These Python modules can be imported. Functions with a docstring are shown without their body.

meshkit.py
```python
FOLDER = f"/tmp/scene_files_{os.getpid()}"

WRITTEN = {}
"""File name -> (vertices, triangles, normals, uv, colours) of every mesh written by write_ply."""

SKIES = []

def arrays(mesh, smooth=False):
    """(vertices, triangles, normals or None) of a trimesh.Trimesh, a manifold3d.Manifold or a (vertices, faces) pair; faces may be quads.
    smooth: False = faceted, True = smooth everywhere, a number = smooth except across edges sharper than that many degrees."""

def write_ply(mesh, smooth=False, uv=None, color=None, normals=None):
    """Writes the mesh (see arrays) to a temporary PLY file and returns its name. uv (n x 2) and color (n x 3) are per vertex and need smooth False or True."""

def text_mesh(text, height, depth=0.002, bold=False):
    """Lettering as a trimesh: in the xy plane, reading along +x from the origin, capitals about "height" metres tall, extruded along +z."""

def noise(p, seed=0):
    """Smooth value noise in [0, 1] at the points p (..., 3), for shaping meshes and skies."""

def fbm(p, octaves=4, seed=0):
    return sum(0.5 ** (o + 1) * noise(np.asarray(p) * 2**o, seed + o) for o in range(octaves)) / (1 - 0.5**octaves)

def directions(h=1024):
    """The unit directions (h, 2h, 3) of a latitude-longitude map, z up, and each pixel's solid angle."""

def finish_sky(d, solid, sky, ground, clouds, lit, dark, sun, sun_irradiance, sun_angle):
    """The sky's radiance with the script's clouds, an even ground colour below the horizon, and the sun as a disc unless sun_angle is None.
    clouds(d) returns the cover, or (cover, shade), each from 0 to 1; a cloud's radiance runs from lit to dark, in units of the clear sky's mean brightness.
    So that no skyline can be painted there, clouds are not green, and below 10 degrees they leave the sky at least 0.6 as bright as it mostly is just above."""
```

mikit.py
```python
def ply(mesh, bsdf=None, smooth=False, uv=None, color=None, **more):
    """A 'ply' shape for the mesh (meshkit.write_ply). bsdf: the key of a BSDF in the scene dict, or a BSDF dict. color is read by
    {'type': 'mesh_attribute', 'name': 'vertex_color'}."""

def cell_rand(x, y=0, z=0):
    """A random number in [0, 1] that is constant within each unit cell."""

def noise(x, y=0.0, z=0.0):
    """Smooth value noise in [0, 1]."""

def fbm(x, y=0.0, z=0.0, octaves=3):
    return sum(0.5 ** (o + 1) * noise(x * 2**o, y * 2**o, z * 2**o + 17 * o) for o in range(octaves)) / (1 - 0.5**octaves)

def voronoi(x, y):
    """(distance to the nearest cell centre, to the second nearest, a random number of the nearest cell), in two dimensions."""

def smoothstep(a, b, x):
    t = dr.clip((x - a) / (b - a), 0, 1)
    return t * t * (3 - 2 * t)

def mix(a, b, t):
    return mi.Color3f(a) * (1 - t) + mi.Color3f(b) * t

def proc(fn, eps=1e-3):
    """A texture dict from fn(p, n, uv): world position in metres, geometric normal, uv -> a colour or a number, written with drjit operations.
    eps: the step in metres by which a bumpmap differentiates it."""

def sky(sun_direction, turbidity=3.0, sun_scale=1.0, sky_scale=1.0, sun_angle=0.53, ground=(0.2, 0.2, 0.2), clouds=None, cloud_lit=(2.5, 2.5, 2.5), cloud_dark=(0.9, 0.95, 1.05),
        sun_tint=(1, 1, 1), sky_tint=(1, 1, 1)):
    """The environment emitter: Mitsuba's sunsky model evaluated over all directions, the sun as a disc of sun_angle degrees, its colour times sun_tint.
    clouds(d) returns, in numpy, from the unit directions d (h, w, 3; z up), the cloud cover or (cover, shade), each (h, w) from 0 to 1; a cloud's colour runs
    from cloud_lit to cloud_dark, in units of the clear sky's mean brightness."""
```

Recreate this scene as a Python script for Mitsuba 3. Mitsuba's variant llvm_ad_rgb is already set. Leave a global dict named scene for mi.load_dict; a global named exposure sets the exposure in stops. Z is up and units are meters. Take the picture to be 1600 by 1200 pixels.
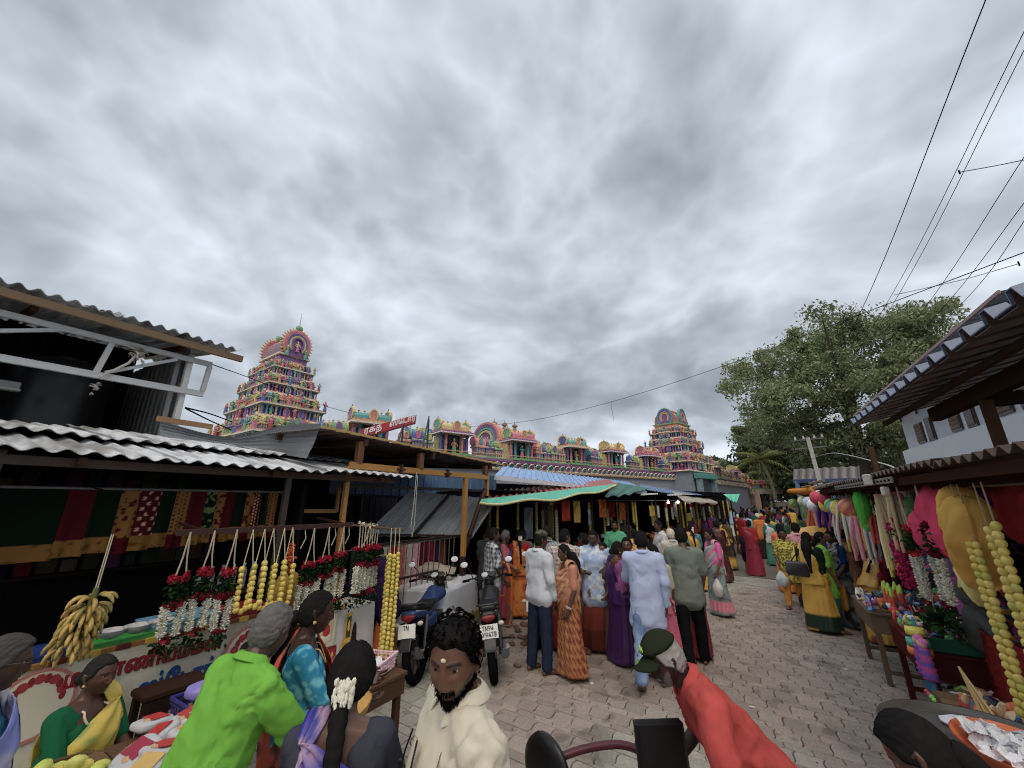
import math, random
import numpy as np, trimesh, manifold3d as m3
import mitsuba as mi, drjit as dr
import mikit, meshkit
from mikit import proc
from meshkit import noise as nz, fbm as nfbm
T4 = mi.ScalarTransform4f
PI = math.pi
scene, labels = {}, {}

# ---------------------------------------------------------------- camera, sky, exposure
CAM_Z = 2.1
YAW, PITCH = math.radians(31.0), math.atan(183 / 601.0)
_d = np.array([-math.sin(YAW) * math.cos(PITCH), math.cos(YAW) * math.cos(PITCH), math.sin(PITCH)])
scene['camera'] = {'type': 'perspective', 'fov_axis': 'x', 'fov': 2 * math.degrees(math.atan(800 / 601.0)), 'near_clip': 0.05, 'far_clip': 3000.0,
                   'to_world': T4().look_at(origin=[0, 0, CAM_Z], target=[float(_d[0]), float(_d[1]), float(CAM_Z + _d[2])], up=[0, 0, 1])}
exposure = 1.72

def sky_clouds(d):
 z = np.clip(d[..., 2], 0.0, 1)
 k = 1.0 / (z + 0.30)
 p = np.stack([d[..., 0] * k, d[..., 1] * k, 0 * z + 8.9], -1)
 w = np.stack([nfbm(p * 1.6 + 3.1, 3, 5), nfbm(p * 1.6 + 9.7, 3, 8), 0 * z], -1) - 0.5
 q = p + 0.38 * w
 low = np.exp(-((z - 0.25) / 0.16) ** 2)                    # the heavy bank stands low over the horizon
 broad = nfbm(q + [1.3, 4.6, 0], 3, 21) - .5
 puff = np.abs(2 * nfbm(q * 2.3 + [2.0, 0.4, 0], 5, 33) - 1) - .2         # billows: bright rims, grey bellies
 puff2 = np.abs(2 * nfbm(q * 5.5 + [5.0, 1.4, 0], 4, 35) - 1) - .22
 fine = nfbm(q * 12.0, 3, 44) - .5
 e = d + 0.22 * np.stack([w[..., 0], w[..., 1], 0 * z], -1)
 blot = .9 * (nfbm(e * 4.2, 4, 71) - .5) + .55 * (np.abs(2 * nfbm(e * 7.5 + 3, 4, 72) - 1) - .2) + .22 * (nfbm(e * 24, 3, 73) - .5)
 s = 0.35 + 1.1 * broad + .75 * blot * (1.15 - .5 * low) + 0.80 * puff * (.6 + .6 * low) + 0.30 * (.3 + low) * puff2 + 0.22 * (.3 + low) * fine + 0.14 * low - 0.30 * np.exp(-(z / 0.10) ** 2)
 s = np.where(s > .55, .55 + .45 * np.tanh((s - .55) / .45 * .8), s) - .06
 return np.ones_like(z), np.clip((s - .40) * 1.02 + .50, 0, 1)
scene['sky'] = mikit.sky([0.30, -0.55, 0.78], turbidity=4, sun_scale=0.30, sun_angle=45, sky_scale=1.0, clouds=sky_clouds,
                         cloud_lit=(2.58, 2.82, 3.12), cloud_dark=(0.68, 0.78, 0.92), ground=(0.2, 0.19, 0.18))

# ---------------------------------------------------------------- helpers
def rng(seed): return np.random.default_rng(seed)
def C(r, g, b):
 c = np.array([r, g, b], float) / 255
 return np.where(c <= 0.04045, c / 12.92, ((c + 0.055) / 1.055) ** 2.4)
def C16(h): return C(int(h[0:2], 16), int(h[2:4], 16), int(h[4:6], 16))
def mixc(a, b, t): return mikit.mix([float(x) for x in a], [float(x) for x in b], t)   # mikit.mix wants plain floats
_count = {}
def numbered(base):
 n = _count.get(base, 0); _count[base] = n + 1
 return base if n == 0 else '%s_%03d' % (base, n)
def thing(name, label, cat, group=None, kind=None):
 key = numbered(name)
 labels[key] = {'label': label, 'category': cat}
 if group: labels[key]['group'] = group
 if kind: labels[key]['kind'] = kind
 return key
def struct(name):
 key = numbered(name); labels[key] = {'kind': 'structure'}
 return key
def M4(pos=(0, 0, 0), rz=0, s=1.0, rx=0, ry=0):
 """numpy 4x4: scale, rotate x, y, z (degrees), then move"""
 a, b, c = (math.radians(t) for t in (rx, ry, rz))
 X = np.array([[1, 0, 0], [0, math.cos(a), -math.sin(a)], [0, math.sin(a), math.cos(a)]])
 Y = np.array([[math.cos(b), 0, math.sin(b)], [0, 1, 0], [-math.sin(b), 0, math.cos(b)]])
 Z = np.array([[math.cos(c), -math.sin(c), 0], [math.sin(c), math.cos(c), 0], [0, 0, 1]])
 m = np.eye(4); m[:3, :3] = (Z @ Y @ X) * np.asarray(s, float); m[:3, 3] = pos
 return m
def xf(mesh, m):
 v, f = mesh
 return (np.asarray(v) @ m[:3, :3].T + m[:3, 3], f if np.linalg.det(m[:3, :3]) > 0 else np.asarray(f)[:, ::-1])
def join(meshes):
 vs, fs, n = [], [], 0
 for v, f in meshes:
  v = np.asarray(v, float); f = np.asarray(f, int)
  if f.shape[1] == 4: f = np.vstack([f[:, [0, 1, 2]], f[:, [0, 2, 3]]])
  vs.append(v); fs.append(f + n); n += len(v)
 return np.vstack(vs), np.vstack(fs)
def tri(f):
 f = np.asarray(f, int)
 return np.vstack([f[:, [0, 1, 2]], f[:, [0, 2, 3]]]) if f.shape[1] == 4 else f
def shape(mesh, mat, col=None, smooth=False):
 """a ply dict: colour is a tuple, an array per vertex or a function of the vertices"""
 if hasattr(mesh, 'to_mesh'):
  mm = mesh.to_mesh(); mesh = (np.array(mm.vert_properties[:, :3], float), np.array(mm.tri_verts))
 if isinstance(mesh, trimesh.Trimesh): mesh = (np.array(mesh.vertices), np.array(mesh.faces))
 v, f = np.asarray(mesh[0], float), tri(mesh[1])
 mat = SAME.get(mat, mat)
 if col is None: return mikit.ply((v, f), mat, smooth)
 if not callable(col) and np.ndim(col) == 2 and not isinstance(smooth, bool): smooth = True
 if not isinstance(smooth, bool):
  t = trimesh.graph.smooth_shade(trimesh.Trimesh(v, f, process=False), angle=math.radians(smooth), facet_minarea=None)
  v, f, smooth = np.array(t.vertices), np.array(t.faces), True
 if callable(col): c = col(v)
 else: c = np.asarray(col, float)
 if c.ndim == 1: c = np.tile(c, (len(v), 1))
 c = c * .84 + (c @ [.3, .55, .15])[:, None] * .16            # every colour muted a little towards grey
 return mikit.ply((v, f), mat, smooth, color=np.clip(c, 0.002, 0.95))
def put(parent, name, sh, m=None, label=None, kind=None):
 key = numbered(parent + '__' + name) if name else parent
 e = dict(sh)
 if m is not None: e['to_world'] = T4(np.asarray(m, float).tolist())
 scene[key] = e
 if label or kind:
  labels[key] = {**labels.get(key, {}), **({'label': label} if label else {}), **({'kind': kind} if kind else {})}
 return key
def part(parent, name, mesh, mat, col=None, smooth=False, m=None, label=None, kind=None):
 return put(parent, name, shape(mesh, mat, col, smooth), m, label, kind)

# ---- shapes as (vertices, faces)
def box(sx, sy, sz, c=(0, 0, 0), bev=0.0):
 if bev > 0 and max(sx, sy, sz) < 8:
  b = min(bev, 0.45 * min(sx, sy, sz))
  pts = []
  for x in (-1, 1):
   for y in (-1, 1):
    for z in (-1, 1):
     pts += [(x * sx / 2, y * (sy / 2 - b), z * (sz / 2 - b)), (x * (sx / 2 - b), y * sy / 2, z * (sz / 2 - b)), (x * (sx / 2 - b), y * (sy / 2 - b), z * sz / 2)]
  mm = m3.Manifold.hull_points(np.array(pts)).to_mesh()
  return np.array(mm.vert_properties[:, :3], float) + c, np.array(mm.tri_verts)
 v = np.array([[x, y, z] for x in (-.5, .5) for y in (-.5, .5) for z in (-.5, .5)]) * [sx, sy, sz] + c
 return v, np.array([[0, 1, 3], [0, 3, 2], [4, 6, 7], [4, 7, 5], [0, 4, 5], [0, 5, 1], [2, 3, 7], [2, 7, 6], [0, 2, 6], [0, 6, 4], [1, 5, 7], [1, 7, 3]])
def frames(p):
 p = np.asarray(p, float); t = np.gradient(p, axis=0); t /= np.linalg.norm(t, axis=1, keepdims=True) + 1e-12
 a = np.cross(t[0], [0, 0, 1.0] if abs(t[0][2]) < 0.9 else [1.0, 0, 0]); out = []
 for q in t:
  a = a - q * (a @ q); a = a / (np.linalg.norm(a) + 1e-12); out.append((a, np.cross(q, a)))
 return t, np.array([o[0] for o in out]), np.array([o[1] for o in out])
def tube(pts, r, n=6, close=True, flat=1.0):
 p = np.asarray(pts, float); r = np.broadcast_to(r, (len(p),)); _, a, b = frames(p)
 ang = np.arange(n) * 2 * PI / n + PI / n
 v = p[:, None] + r[:, None, None] * (np.cos(ang)[None, :, None] * a[:, None] + flat * np.sin(ang)[None, :, None] * b[:, None])
 return grid_faces(v, close)
def grid_faces(v, caps=True, wrap=True):
 """v (rows, n, 3) -> mesh, each row a closed ring when wrap"""
 R, n = v.shape[:2]
 i, j = np.meshgrid(np.arange(R - 1), np.arange(n if wrap else n - 1), indexing='ij'); k = (j + 1) % n
 f = np.stack([i * n + j, i * n + k, (i + 1) * n + k, (i + 1) * n + j], -1).reshape(-1, 4)
 f = tri(f); vv = v.reshape(-1, 3)
 if caps and wrap:
  c0, c1 = len(vv), len(vv) + 1; jj = np.arange(n); kk = (jj + 1) % n
  vv = np.vstack([vv, v[0].mean(0), v[-1].mean(0)])
  f = np.vstack([f, np.stack([kk, jj, 0 * jj + c0], 1), np.stack([(R - 1) * n + jj, (R - 1) * n + kk, 0 * jj + c1], 1)])
 return vv, f
def bar(p0, p1, w, h=None, up=(0, 0, 1)):
 """a rectangular bar from p0 to p1"""
 p0, p1 = np.asarray(p0, float), np.asarray(p1, float); h = h or w
 t = p1 - p0; L = np.linalg.norm(t); t /= L
 a = np.cross(t, up)
 if np.linalg.norm(a) < 1e-3: a = np.cross(t, [1, 0, 0.0])
 a /= np.linalg.norm(a); b = np.cross(a, t)
 m = np.eye(4); m[:3, 0], m[:3, 1], m[:3, 2], m[:3, 3] = a, t, b, (p0 + p1) / 2
 return xf(box(w, L, h, bev=min(w, h) * 0.08 if L < 5 else 0.0), m)
def lathe(prof, n=16):
 prof = np.asarray(prof, float); ang = np.arange(n) * 2 * PI / n
 v = np.stack([prof[:, None, 0] * np.cos(ang), prof[:, None, 0] * np.sin(ang), np.broadcast_to(prof[:, 1:2], (len(prof), n))], -1)
 return grid_faces(v)
def ball(r=1.0, n=10, c=(0, 0, 0), sc=(1, 1, 1)):
 th = np.linspace(0.02, PI - 0.02, n + 1)[::-1]
 v, f = lathe(np.stack([np.sin(th), np.cos(th)], 1), 2 * n)
 return v * r * np.asarray(sc) + c, f
def sheet(P, thick=0.004):
 """a thin solid from a grid of points (rows, cols, 3)"""
 P = np.asarray(P, float); R, n = P.shape[:2]
 du, dv = np.gradient(P, axis=1), np.gradient(P, axis=0)
 N = np.cross(du, dv); N /= np.linalg.norm(N, axis=2, keepdims=True) + 1e-12
 top, bot = P + N * thick / 2, P - N * thick / 2
 i, j = np.meshgrid(np.arange(R - 1), np.arange(n - 1), indexing='ij'); o = R * n
 q = np.stack([i * n + j, i * n + j + 1, (i + 1) * n + j + 1, (i + 1) * n + j], -1).reshape(-1, 4)
 ring = np.concatenate([np.arange(n), np.arange(1, R) * n + n - 1, (R - 1) * n + np.arange(n - 2, -1, -1), np.arange(R - 2, 0, -1) * n])
 nx = np.roll(ring, -1)
 side = np.stack([ring, ring + o, nx + o, nx], 1)
 return np.vstack([top.reshape(-1, 3), bot.reshape(-1, 3)]), tri(np.vstack([q, (q + o)[:, ::-1], side]))
def corrugated(p0, pu, pv, pitch=0.075, amp=0.018, box_rib=False, nv=6, thick=0.003, jitter=0.0, seed=0):
 """roof sheet: corner p0, eave edge p0->pu, slope edge p0->pv; the waves repeat along pu"""
 p0, pu, pv = (np.asarray(x, float) for x in (p0, pu, pv))
 U, V = pu - p0, pv - p0; L = np.linalg.norm(U); N = np.cross(U, V); N /= np.linalg.norm(N)
 if N[2] < 0: N = -N
 k = max(int(L / pitch), 1)
 if box_rib:
  one = np.array([0, .58, .66, .86, .94]); hh = np.array([0, 0, 1, 1, 0.0])
  s = np.concatenate([(i + one) / k for i in range(k)] + [[1.0]]); h = np.concatenate([np.tile(hh, k), [0]]) * amp
 else:
  s = np.linspace(0, 1, k * 8 + 1); h = amp * np.cos(s * k * 2 * PI)
 t = np.linspace(0, 1, nv)
 P = p0 + s[None, :, None] * U + t[:, None, None] * V + h[None, :, None] * N
 if jitter: P = P + (nfbm(P * 1.3, 3, seed)[..., None] - 0.5) * 2 * jitter * N
 return sheet(P, thick)
def mvec(v): return np.asarray(v, float)
def cat_rom(pts, n):
 p = np.asarray(pts, float); p = np.vstack([2 * p[0] - p[1], p, 2 * p[-1] - p[-2]])
 t = np.linspace(0, len(p) - 3 - 1e-9, n); i = t.astype(int); u = (t - i)[:, None]
 a, b, c, d = p[i], p[i + 1], p[i + 2], p[i + 3]
 return 0.5 * (2 * b + (c - a) * u + (2 * a - 5 * b + 4 * c - d) * u ** 2 + (3 * b - a - 3 * c + d) * u ** 3)
def mottled(col, amt=0.18, sc=8.0, seed=0):
 col = np.asarray(col, float)
 return lambda v: col * (1 + amt * 2 * (nfbm(v * sc, 3, seed) - 0.5))[:, None]
def sag(p0, p1, drop, n=16):
 t = np.linspace(0, 1, n)[:, None]
 return (1 - t) * mvec(p0) + t * mvec(p1) - np.array([0, 0, 1.0]) * drop * 4 * t * (1 - t)

# ---------------------------------------------------------------- materials
VC = {'type': 'mesh_attribute', 'name': 'vertex_color'}
def mat(name, rough=0.7, spec=0.4, base=VC):
 scene[name] = {'type': 'twosided', 'm': {'type': 'principled', 'base_color': base, 'roughness': rough, 'specular': spec}}
 return name
def matte(name, base=VC, bump=None, scale=0.0):
 b = {'type': 'diffuse', 'reflectance': base}
 scene[name] = {'type': 'twosided', 'm': b if bump is None else {'type': 'bumpmap', 'b': proc(bump), 'scale': scale, 'm': b}}
 return name
# few BSDFs render much faster than many: the colours differ per vertex, the finish is one of these
SAME = {**dict.fromkeys(('m_cloth', 'm_wood', 'm_plush', 'm_stone', 'm_hair'), 'm_matte'), **dict.fromkeys(('m_skin', 'm_silk', 'm_galv', 'm_gloss', 'm_metal', 'm_chrome'), 'm_paint')}
matte('m_matte'); mat('m_paint', 0.36, 0.42)
scene['m_leaf'] = {'type': 'principledthin', 'base_color': VC, 'roughness': 0.6, 'spec_trans': 0.0, 'diff_trans': 0.9}

# ---------------------------------------------------------------- ground, road, pavers
PAV_A = math.radians(-5.0)
PAV_L, PAV_S, PAV_B = 0.212, 0.205, 0.104                      # length along the row; depth of the square row and of the bar row
def paver_rgb(p, n, uv):
 ca, sa = math.cos(PAV_A), math.sin(PAV_A)
 x, y = p.x * ca + p.y * sa, -p.x * sa + p.y * ca
 pair = dr.floor(y / (PAV_S + PAV_B))
 row = 2 * pair + dr.select(y - pair * (PAV_S + PAV_B) > PAV_S, 1.0, 0.0)
 colm = dr.floor(x / PAV_L + 0.37 * row)
 r1 = mikit.cell_rand(colm, row, 3)
 r2 = mikit.cell_rand(colm, row, 11)
 zone = mikit.fbm(p.x * 0.42 + 4, p.y * 0.42 + 9, 0.0, octaves=3)
 red = mikit.smoothstep(0.47, 0.66, zone + 0.14 * (r2 - 0.5) + 0.10 * mikit.smoothstep(3.5, 7.0, p.y))
 base = mixc(C(164, 160, 150), C(160, 148, 139), red) * (0.84 + 0.28 * r1)
 fine = mikit.fbm(p.x * 90, p.y * 90, 1.0, octaves=3)
 stain = mikit.smoothstep(0.56, 0.8, mikit.fbm(p.x * 1.9 + 31, p.y * 1.9, 2.0, octaves=4))
 spot = mikit.smoothstep(0.70, 0.78, mikit.fbm(p.x * 7 + 3, p.y * 7 + 8, 5.0, octaves=2))
 return base * (0.72 + 0.56 * fine) * (1 - 0.30 * stain) * (1 - 0.28 * spot)
matte('m_paver', proc(paver_rgb))
matte('m_dirt', proc(lambda p, n, uv: mixc(C(70, 62, 54), C(96, 84, 70), mikit.fbm(p.x * 3, p.y * 3, 0.0)) * (0.7 + 0.6 * mikit.fbm(p.x * 70, p.y * 70, 0.0))))
matte('m_asphalt', proc(lambda p, n, uv: mixc(C(104, 102, 100), C(128, 122, 114), mikit.fbm(p.x * 1.2, p.y * 1.2, 0.0, octaves=4)) * (0.72 + 0.55 * mikit.fbm(p.x * 130, p.y * 130, 0.0))))
def flat(x0, x1, y0, y1, z):
 return np.array([[x0, y0, z], [x1, y0, z], [x1, y1, z], [x0, y1, z]], float), np.array([[0, 1, 2], [0, 2, 3]])
part(struct('ground'), '', flat(-900, 900, -900, 1400, -0.03), 'm_dirt')
part(struct('road'), '', flat(-5.6, 8, 14.05, 160, -0.004), 'm_asphalt')
pvk = struct('pavement')
part(pvk, '', flat(-6.2, 6.5, -3, 14.05, -0.017), 'm_dirt')
def paver_shape(W, seed=0):
 a, g, b = 0.012, 0.0045, 0.005                     # the short joints zigzag
 def outline(ins):
  L, w = PAV_L / 2 - ins, W / 2 - ins
  ys = [-w, -W * .26, W * .22, w]; off = [0, a, -a, 0]
  return [(L + o, y) for y, o in zip(ys, off)] + [(-L + o, y) for y, o in zip(ys[::-1], off[::-1])]
 lo, hi = outline(g), outline(g + b)
 v = np.array([(x, y, -0.016) for x, y in lo] + [(x, y, -0.004) for x, y in lo] + [(x, y, 0.0) for x, y in hi])
 f = []
 for r in (0, 8):
  for i in range(8):
   j = (i + 1) % 8; f += [(r + i, r + j, r + 8 + j), (r + i, r + 8 + j, r + 8 + i)]
 f += [(16 + i, 16 + i + 1, 16 + 7 - i) for i in range(3)] + [(16 + i + 1, 16 + 6 - i, 16 + 7 - i) for i in range(3)]
 return v, np.array(f)
def _pavers():
 R = rng(4); ca, sa = math.cos(PAV_A), math.sin(PAV_A)
 sh = {s: shape(paver_shape(s), 'm_paver') for s in (PAV_S, PAV_B)}
 items = []
 for row in range(-24, 100):
  odd = row % 2; y = (row // 2) * (PAV_S + PAV_B) + (PAV_S + PAV_B / 2 if odd else PAV_S / 2)
  for colm in range(-60, 60):
   x = (colm + 0.5 - (0.37 * row) % 1) * PAV_L + 0.0
   wx, wy = x * ca - y * sa, x * sa + y * ca
   if -5.4 < wx < 5.2 and -0.2 < wy < 14.0: items.append((wx, wy, PAV_B if odd else PAV_S))
 def view(x, y):                                          # is this spot inside the photo's field of view, and how near
  a = (math.degrees(math.atan2(x, y)) + 31); return abs(a) < 50 and math.hypot(x, y) > 1.75 and x > -3.3 + 0.2 * y and x < 2.6
 vis = sorted([i for i in items if view(i[0], i[1])], key=lambda i: math.hypot(i[0], i[1]))
 near = set(vis[:300])
 rest = []
 for it in items:
  x, y, s = it
  m = M4((x, y, R.normal() * 0.0012), math.degrees(PAV_A), rx=R.normal() * 0.5, ry=R.normal() * 0.5)
  if it in near: put(pvk, 'paver', sh[s], m)
  else: rest.append(xf(paver_shape(s), m))
 k = part(pvk, 'pavers', join(rest), 'm_paver', kind='stuff')
_pavers()
# a row of kerb stones closes the paving off from the asphalt
for i in range(14): part(pvk, 'edge_stone', box(0.62, 0.16, 0.06, bev=0.012), 'm_stone', mottled(C(120, 112, 102) * R0, 0.2, 6, i) if (R0 := 0.9 + 0.2 * (i * 7 % 5) / 5) else None, m=M4((-4.6 + i * 0.64, 14.1, -0.01)))

# ---------------------------------------------------------------- temple
PINK, BLUE, TEAL, YEL, GRN, SALM, PURP, CREAM, RED, WHT, OCHRE = (C(*c) for c in ((214, 96, 132), (78, 98, 178), (60, 164, 158), (214, 188, 92), (108, 172, 104), (226, 128, 100), (142, 84, 160), (230, 212, 168), (176, 44, 52), (226, 222, 214), (206, 158, 84)))
PALS = [(PINK, PURP, YEL), (BLUE, TEAL, PINK), (YEL, GRN, SALM), (TEAL, BLUE, YEL), (GRN, YEL, PURP), (SALM, PINK, TEAL), (PURP, PINK, GRN)]
class MC:
 """several coloured pieces in one mesh"""
 mute = .80                                             # weathered enamel
 def __init__(s): s.p = []; s.c = []
 def add(s, mesh, col):
  v, f = mesh; s.p.append((v, tri(f))); c = np.asarray(col, float); s.c.append(np.tile(c, (len(v), 1)) if c.ndim == 1 else c); return s
 def mesh(s): return join(s.p)
 def cols(s): return np.vstack(s.c)
 def to(s, parent, name, mt='m_paint', m=None, smooth=False, label=None, kind=None):
  me, c = s.mesh(), s.cols()
  c = c * (1 + 0.30 * (nfbm(me[0] * 3.1 + len(scene), 3, 3) - 0.5) * 2)[:, None]; c = c * s.mute + (c @ [.3, .55, .15])[:, None] * (1 - s.mute)
  return part(parent, name, me, mt, c, smooth, m, label, kind)
 def sh(s, mt='m_paint', smooth=False):
  me, c = s.mesh(), s.cols(); c = c * (1 + 0.2 * (nfbm(me[0] * 9.1, 3, 3) - 0.5) * 2)[:, None]
  return shape(me, mt, c, smooth)
def finial(h=0.2): return lathe([(0.001, 0), (.22 * h, .02 * h), (.25 * h, .2 * h), (.1 * h, .34 * h), (.3 * h, .5 * h), (.26 * h, .62 * h), (.06 * h, .75 * h), (.01 * h, h)], 8)
def arch_plate(w, h, t, n=12, rin=0.0):
 """horseshoe arch plate in the xz plane (front at -y), base at z 0"""
 a = np.linspace(-0.28 * PI, 1.28 * PI, n)
 o = np.stack([np.cos(a) * w / 2, 0 * a, h * 0.46 + np.sin(a) * h * 0.54], 1)
 if rin <= 0:
  c = o.mean(0); v = np.vstack([o + [0, -t / 2, 0], o + [0, t / 2, 0], [c + [0, -t / 2, 0]], [c + [0, t / 2, 0]]]); f = []
  for i in range(n):
   j = (i + 1) % n; f += [(i, j, 2 * n), (n + j, n + i, 2 * n + 1), (j, i, n + i), (j, n + i, n + j)]
  return v, np.array(f)
 c = o.mean(0); q = c + (o - c) * rin
 ring = np.stack([o + [0, -t / 2, 0], o + [0, t / 2, 0], q + [0, t / 2, 0], q + [0, -t / 2, 0]], 1)
 return grid_faces(ring)
def barrel(L, w, h, n=8):
 """barrel roof along x, base at z 0"""
 a = np.linspace(0, PI, n); r = np.stack([np.cos(a) * w / 2 * (1 + .10 * np.sin(a * 2) ** 2), np.sin(a) * h], 1)
 v = np.array([[[x, y, z] for y, z in r] for x in (-L / 2, L / 2)])
 return grid_faces(v)
def figure(h, skin, cloth, seed=0, arms=True):
 R = rng(seed); f = MC()
 f.add(lathe([(.16 * h, 0), (.15 * h, .3 * h), (.11 * h, .5 * h)], 7), cloth)
 f.add(lathe([(.10 * h, .5 * h), (.14 * h, .66 * h), (.12 * h, .76 * h), (.04 * h, .8 * h)], 7), skin)
 f.add(ball(.085 * h, 5, (0, 0, .87 * h)), skin)
 f.add(lathe([(.09 * h, .9 * h), (.07 * h, .98 * h), (.02 * h, 1.08 * h)], 6), YEL)
 if arms:
  for s in (-1, 1):
   up = R.random() < 0.4
   f.add(tube([(s * .12 * h, 0, .74 * h), (s * .24 * h, -.05 * h, (.66 if up else .56) * h), (s * (.26 if up else .16) * h, -.14 * h, (.86 if up else .46) * h)], [.045 * h, .036 * h, .028 * h], 5), skin)
 return f
def turret(seed, w=0.5, h=0.7, kind='kuta'):
 """a small parapet shrine: plinth, pilastered body, cornices and a dome or barrel roof"""
 a, b, c = PALS[seed % len(PALS)]; t = MC()
 t.add(box(w, w * .9, .1 * h, (0, 0, .05 * h)), GRN if seed % 2 else YEL)
 t.add(box(w * .74, w * .66, .34 * h, (0, 0, .26 * h)), b)
 for x in (-.33, -.11, .11, .33): t.add(lathe([(.05 * w, .1 * h), (.045 * w, .38 * h), (.065 * w, .43 * h)], 6), c) ; t.p[-1] = (t.p[-1][0] + [x * w, -.36 * w, 0], t.p[-1][1])
 t.add(box(w * .96, w * .88, .06 * h, (0, 0, .45 * h)), a); t.add(box(w * .82, w * .76, .05 * h, (0, 0, .505 * h)), CREAM)
 if kind == 'kuta':
  t.add(lathe([(.36 * w, .53 * h), (.46 * w, .58 * h), (.46 * w, .66 * h), (.40 * w, .70 * h), (.42 * w, .74 * h), (.30 * w, .84 * h), (.08 * w, .88 * h)], 10), a)
  t.add(xf(finial(.14 * h), M4((0, 0, .87 * h))), YEL)
  t.add(xf(arch_plate(.36 * w, .3 * h, .05), M4((0, -.44 * w, .53 * h))), b); t.add(xf(arch_plate(.36 * w, .3 * h, .09, 12, .7), M4((0, -.44 * w, .53 * h))), YEL)
 else:
  t.add(xf(barrel(w * .96, w * .8, .3 * h), M4((0, 0, .53 * h))), a)
  for s in (-1, 1): t.add(xf(arch_plate(w * .86, .36 * h, .06), M4((s * w * .5, 0, .52 * h), 90)), b)
  for x in (-.3, 0, .3): t.add(xf(finial(.14 * h), M4((x * w, 0, .82 * h))), YEL)
  t.add(xf(arch_plate(.34 * w, .3 * h, .08), M4((0, -.4 * w, .53 * h))), c)
 return t
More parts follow.
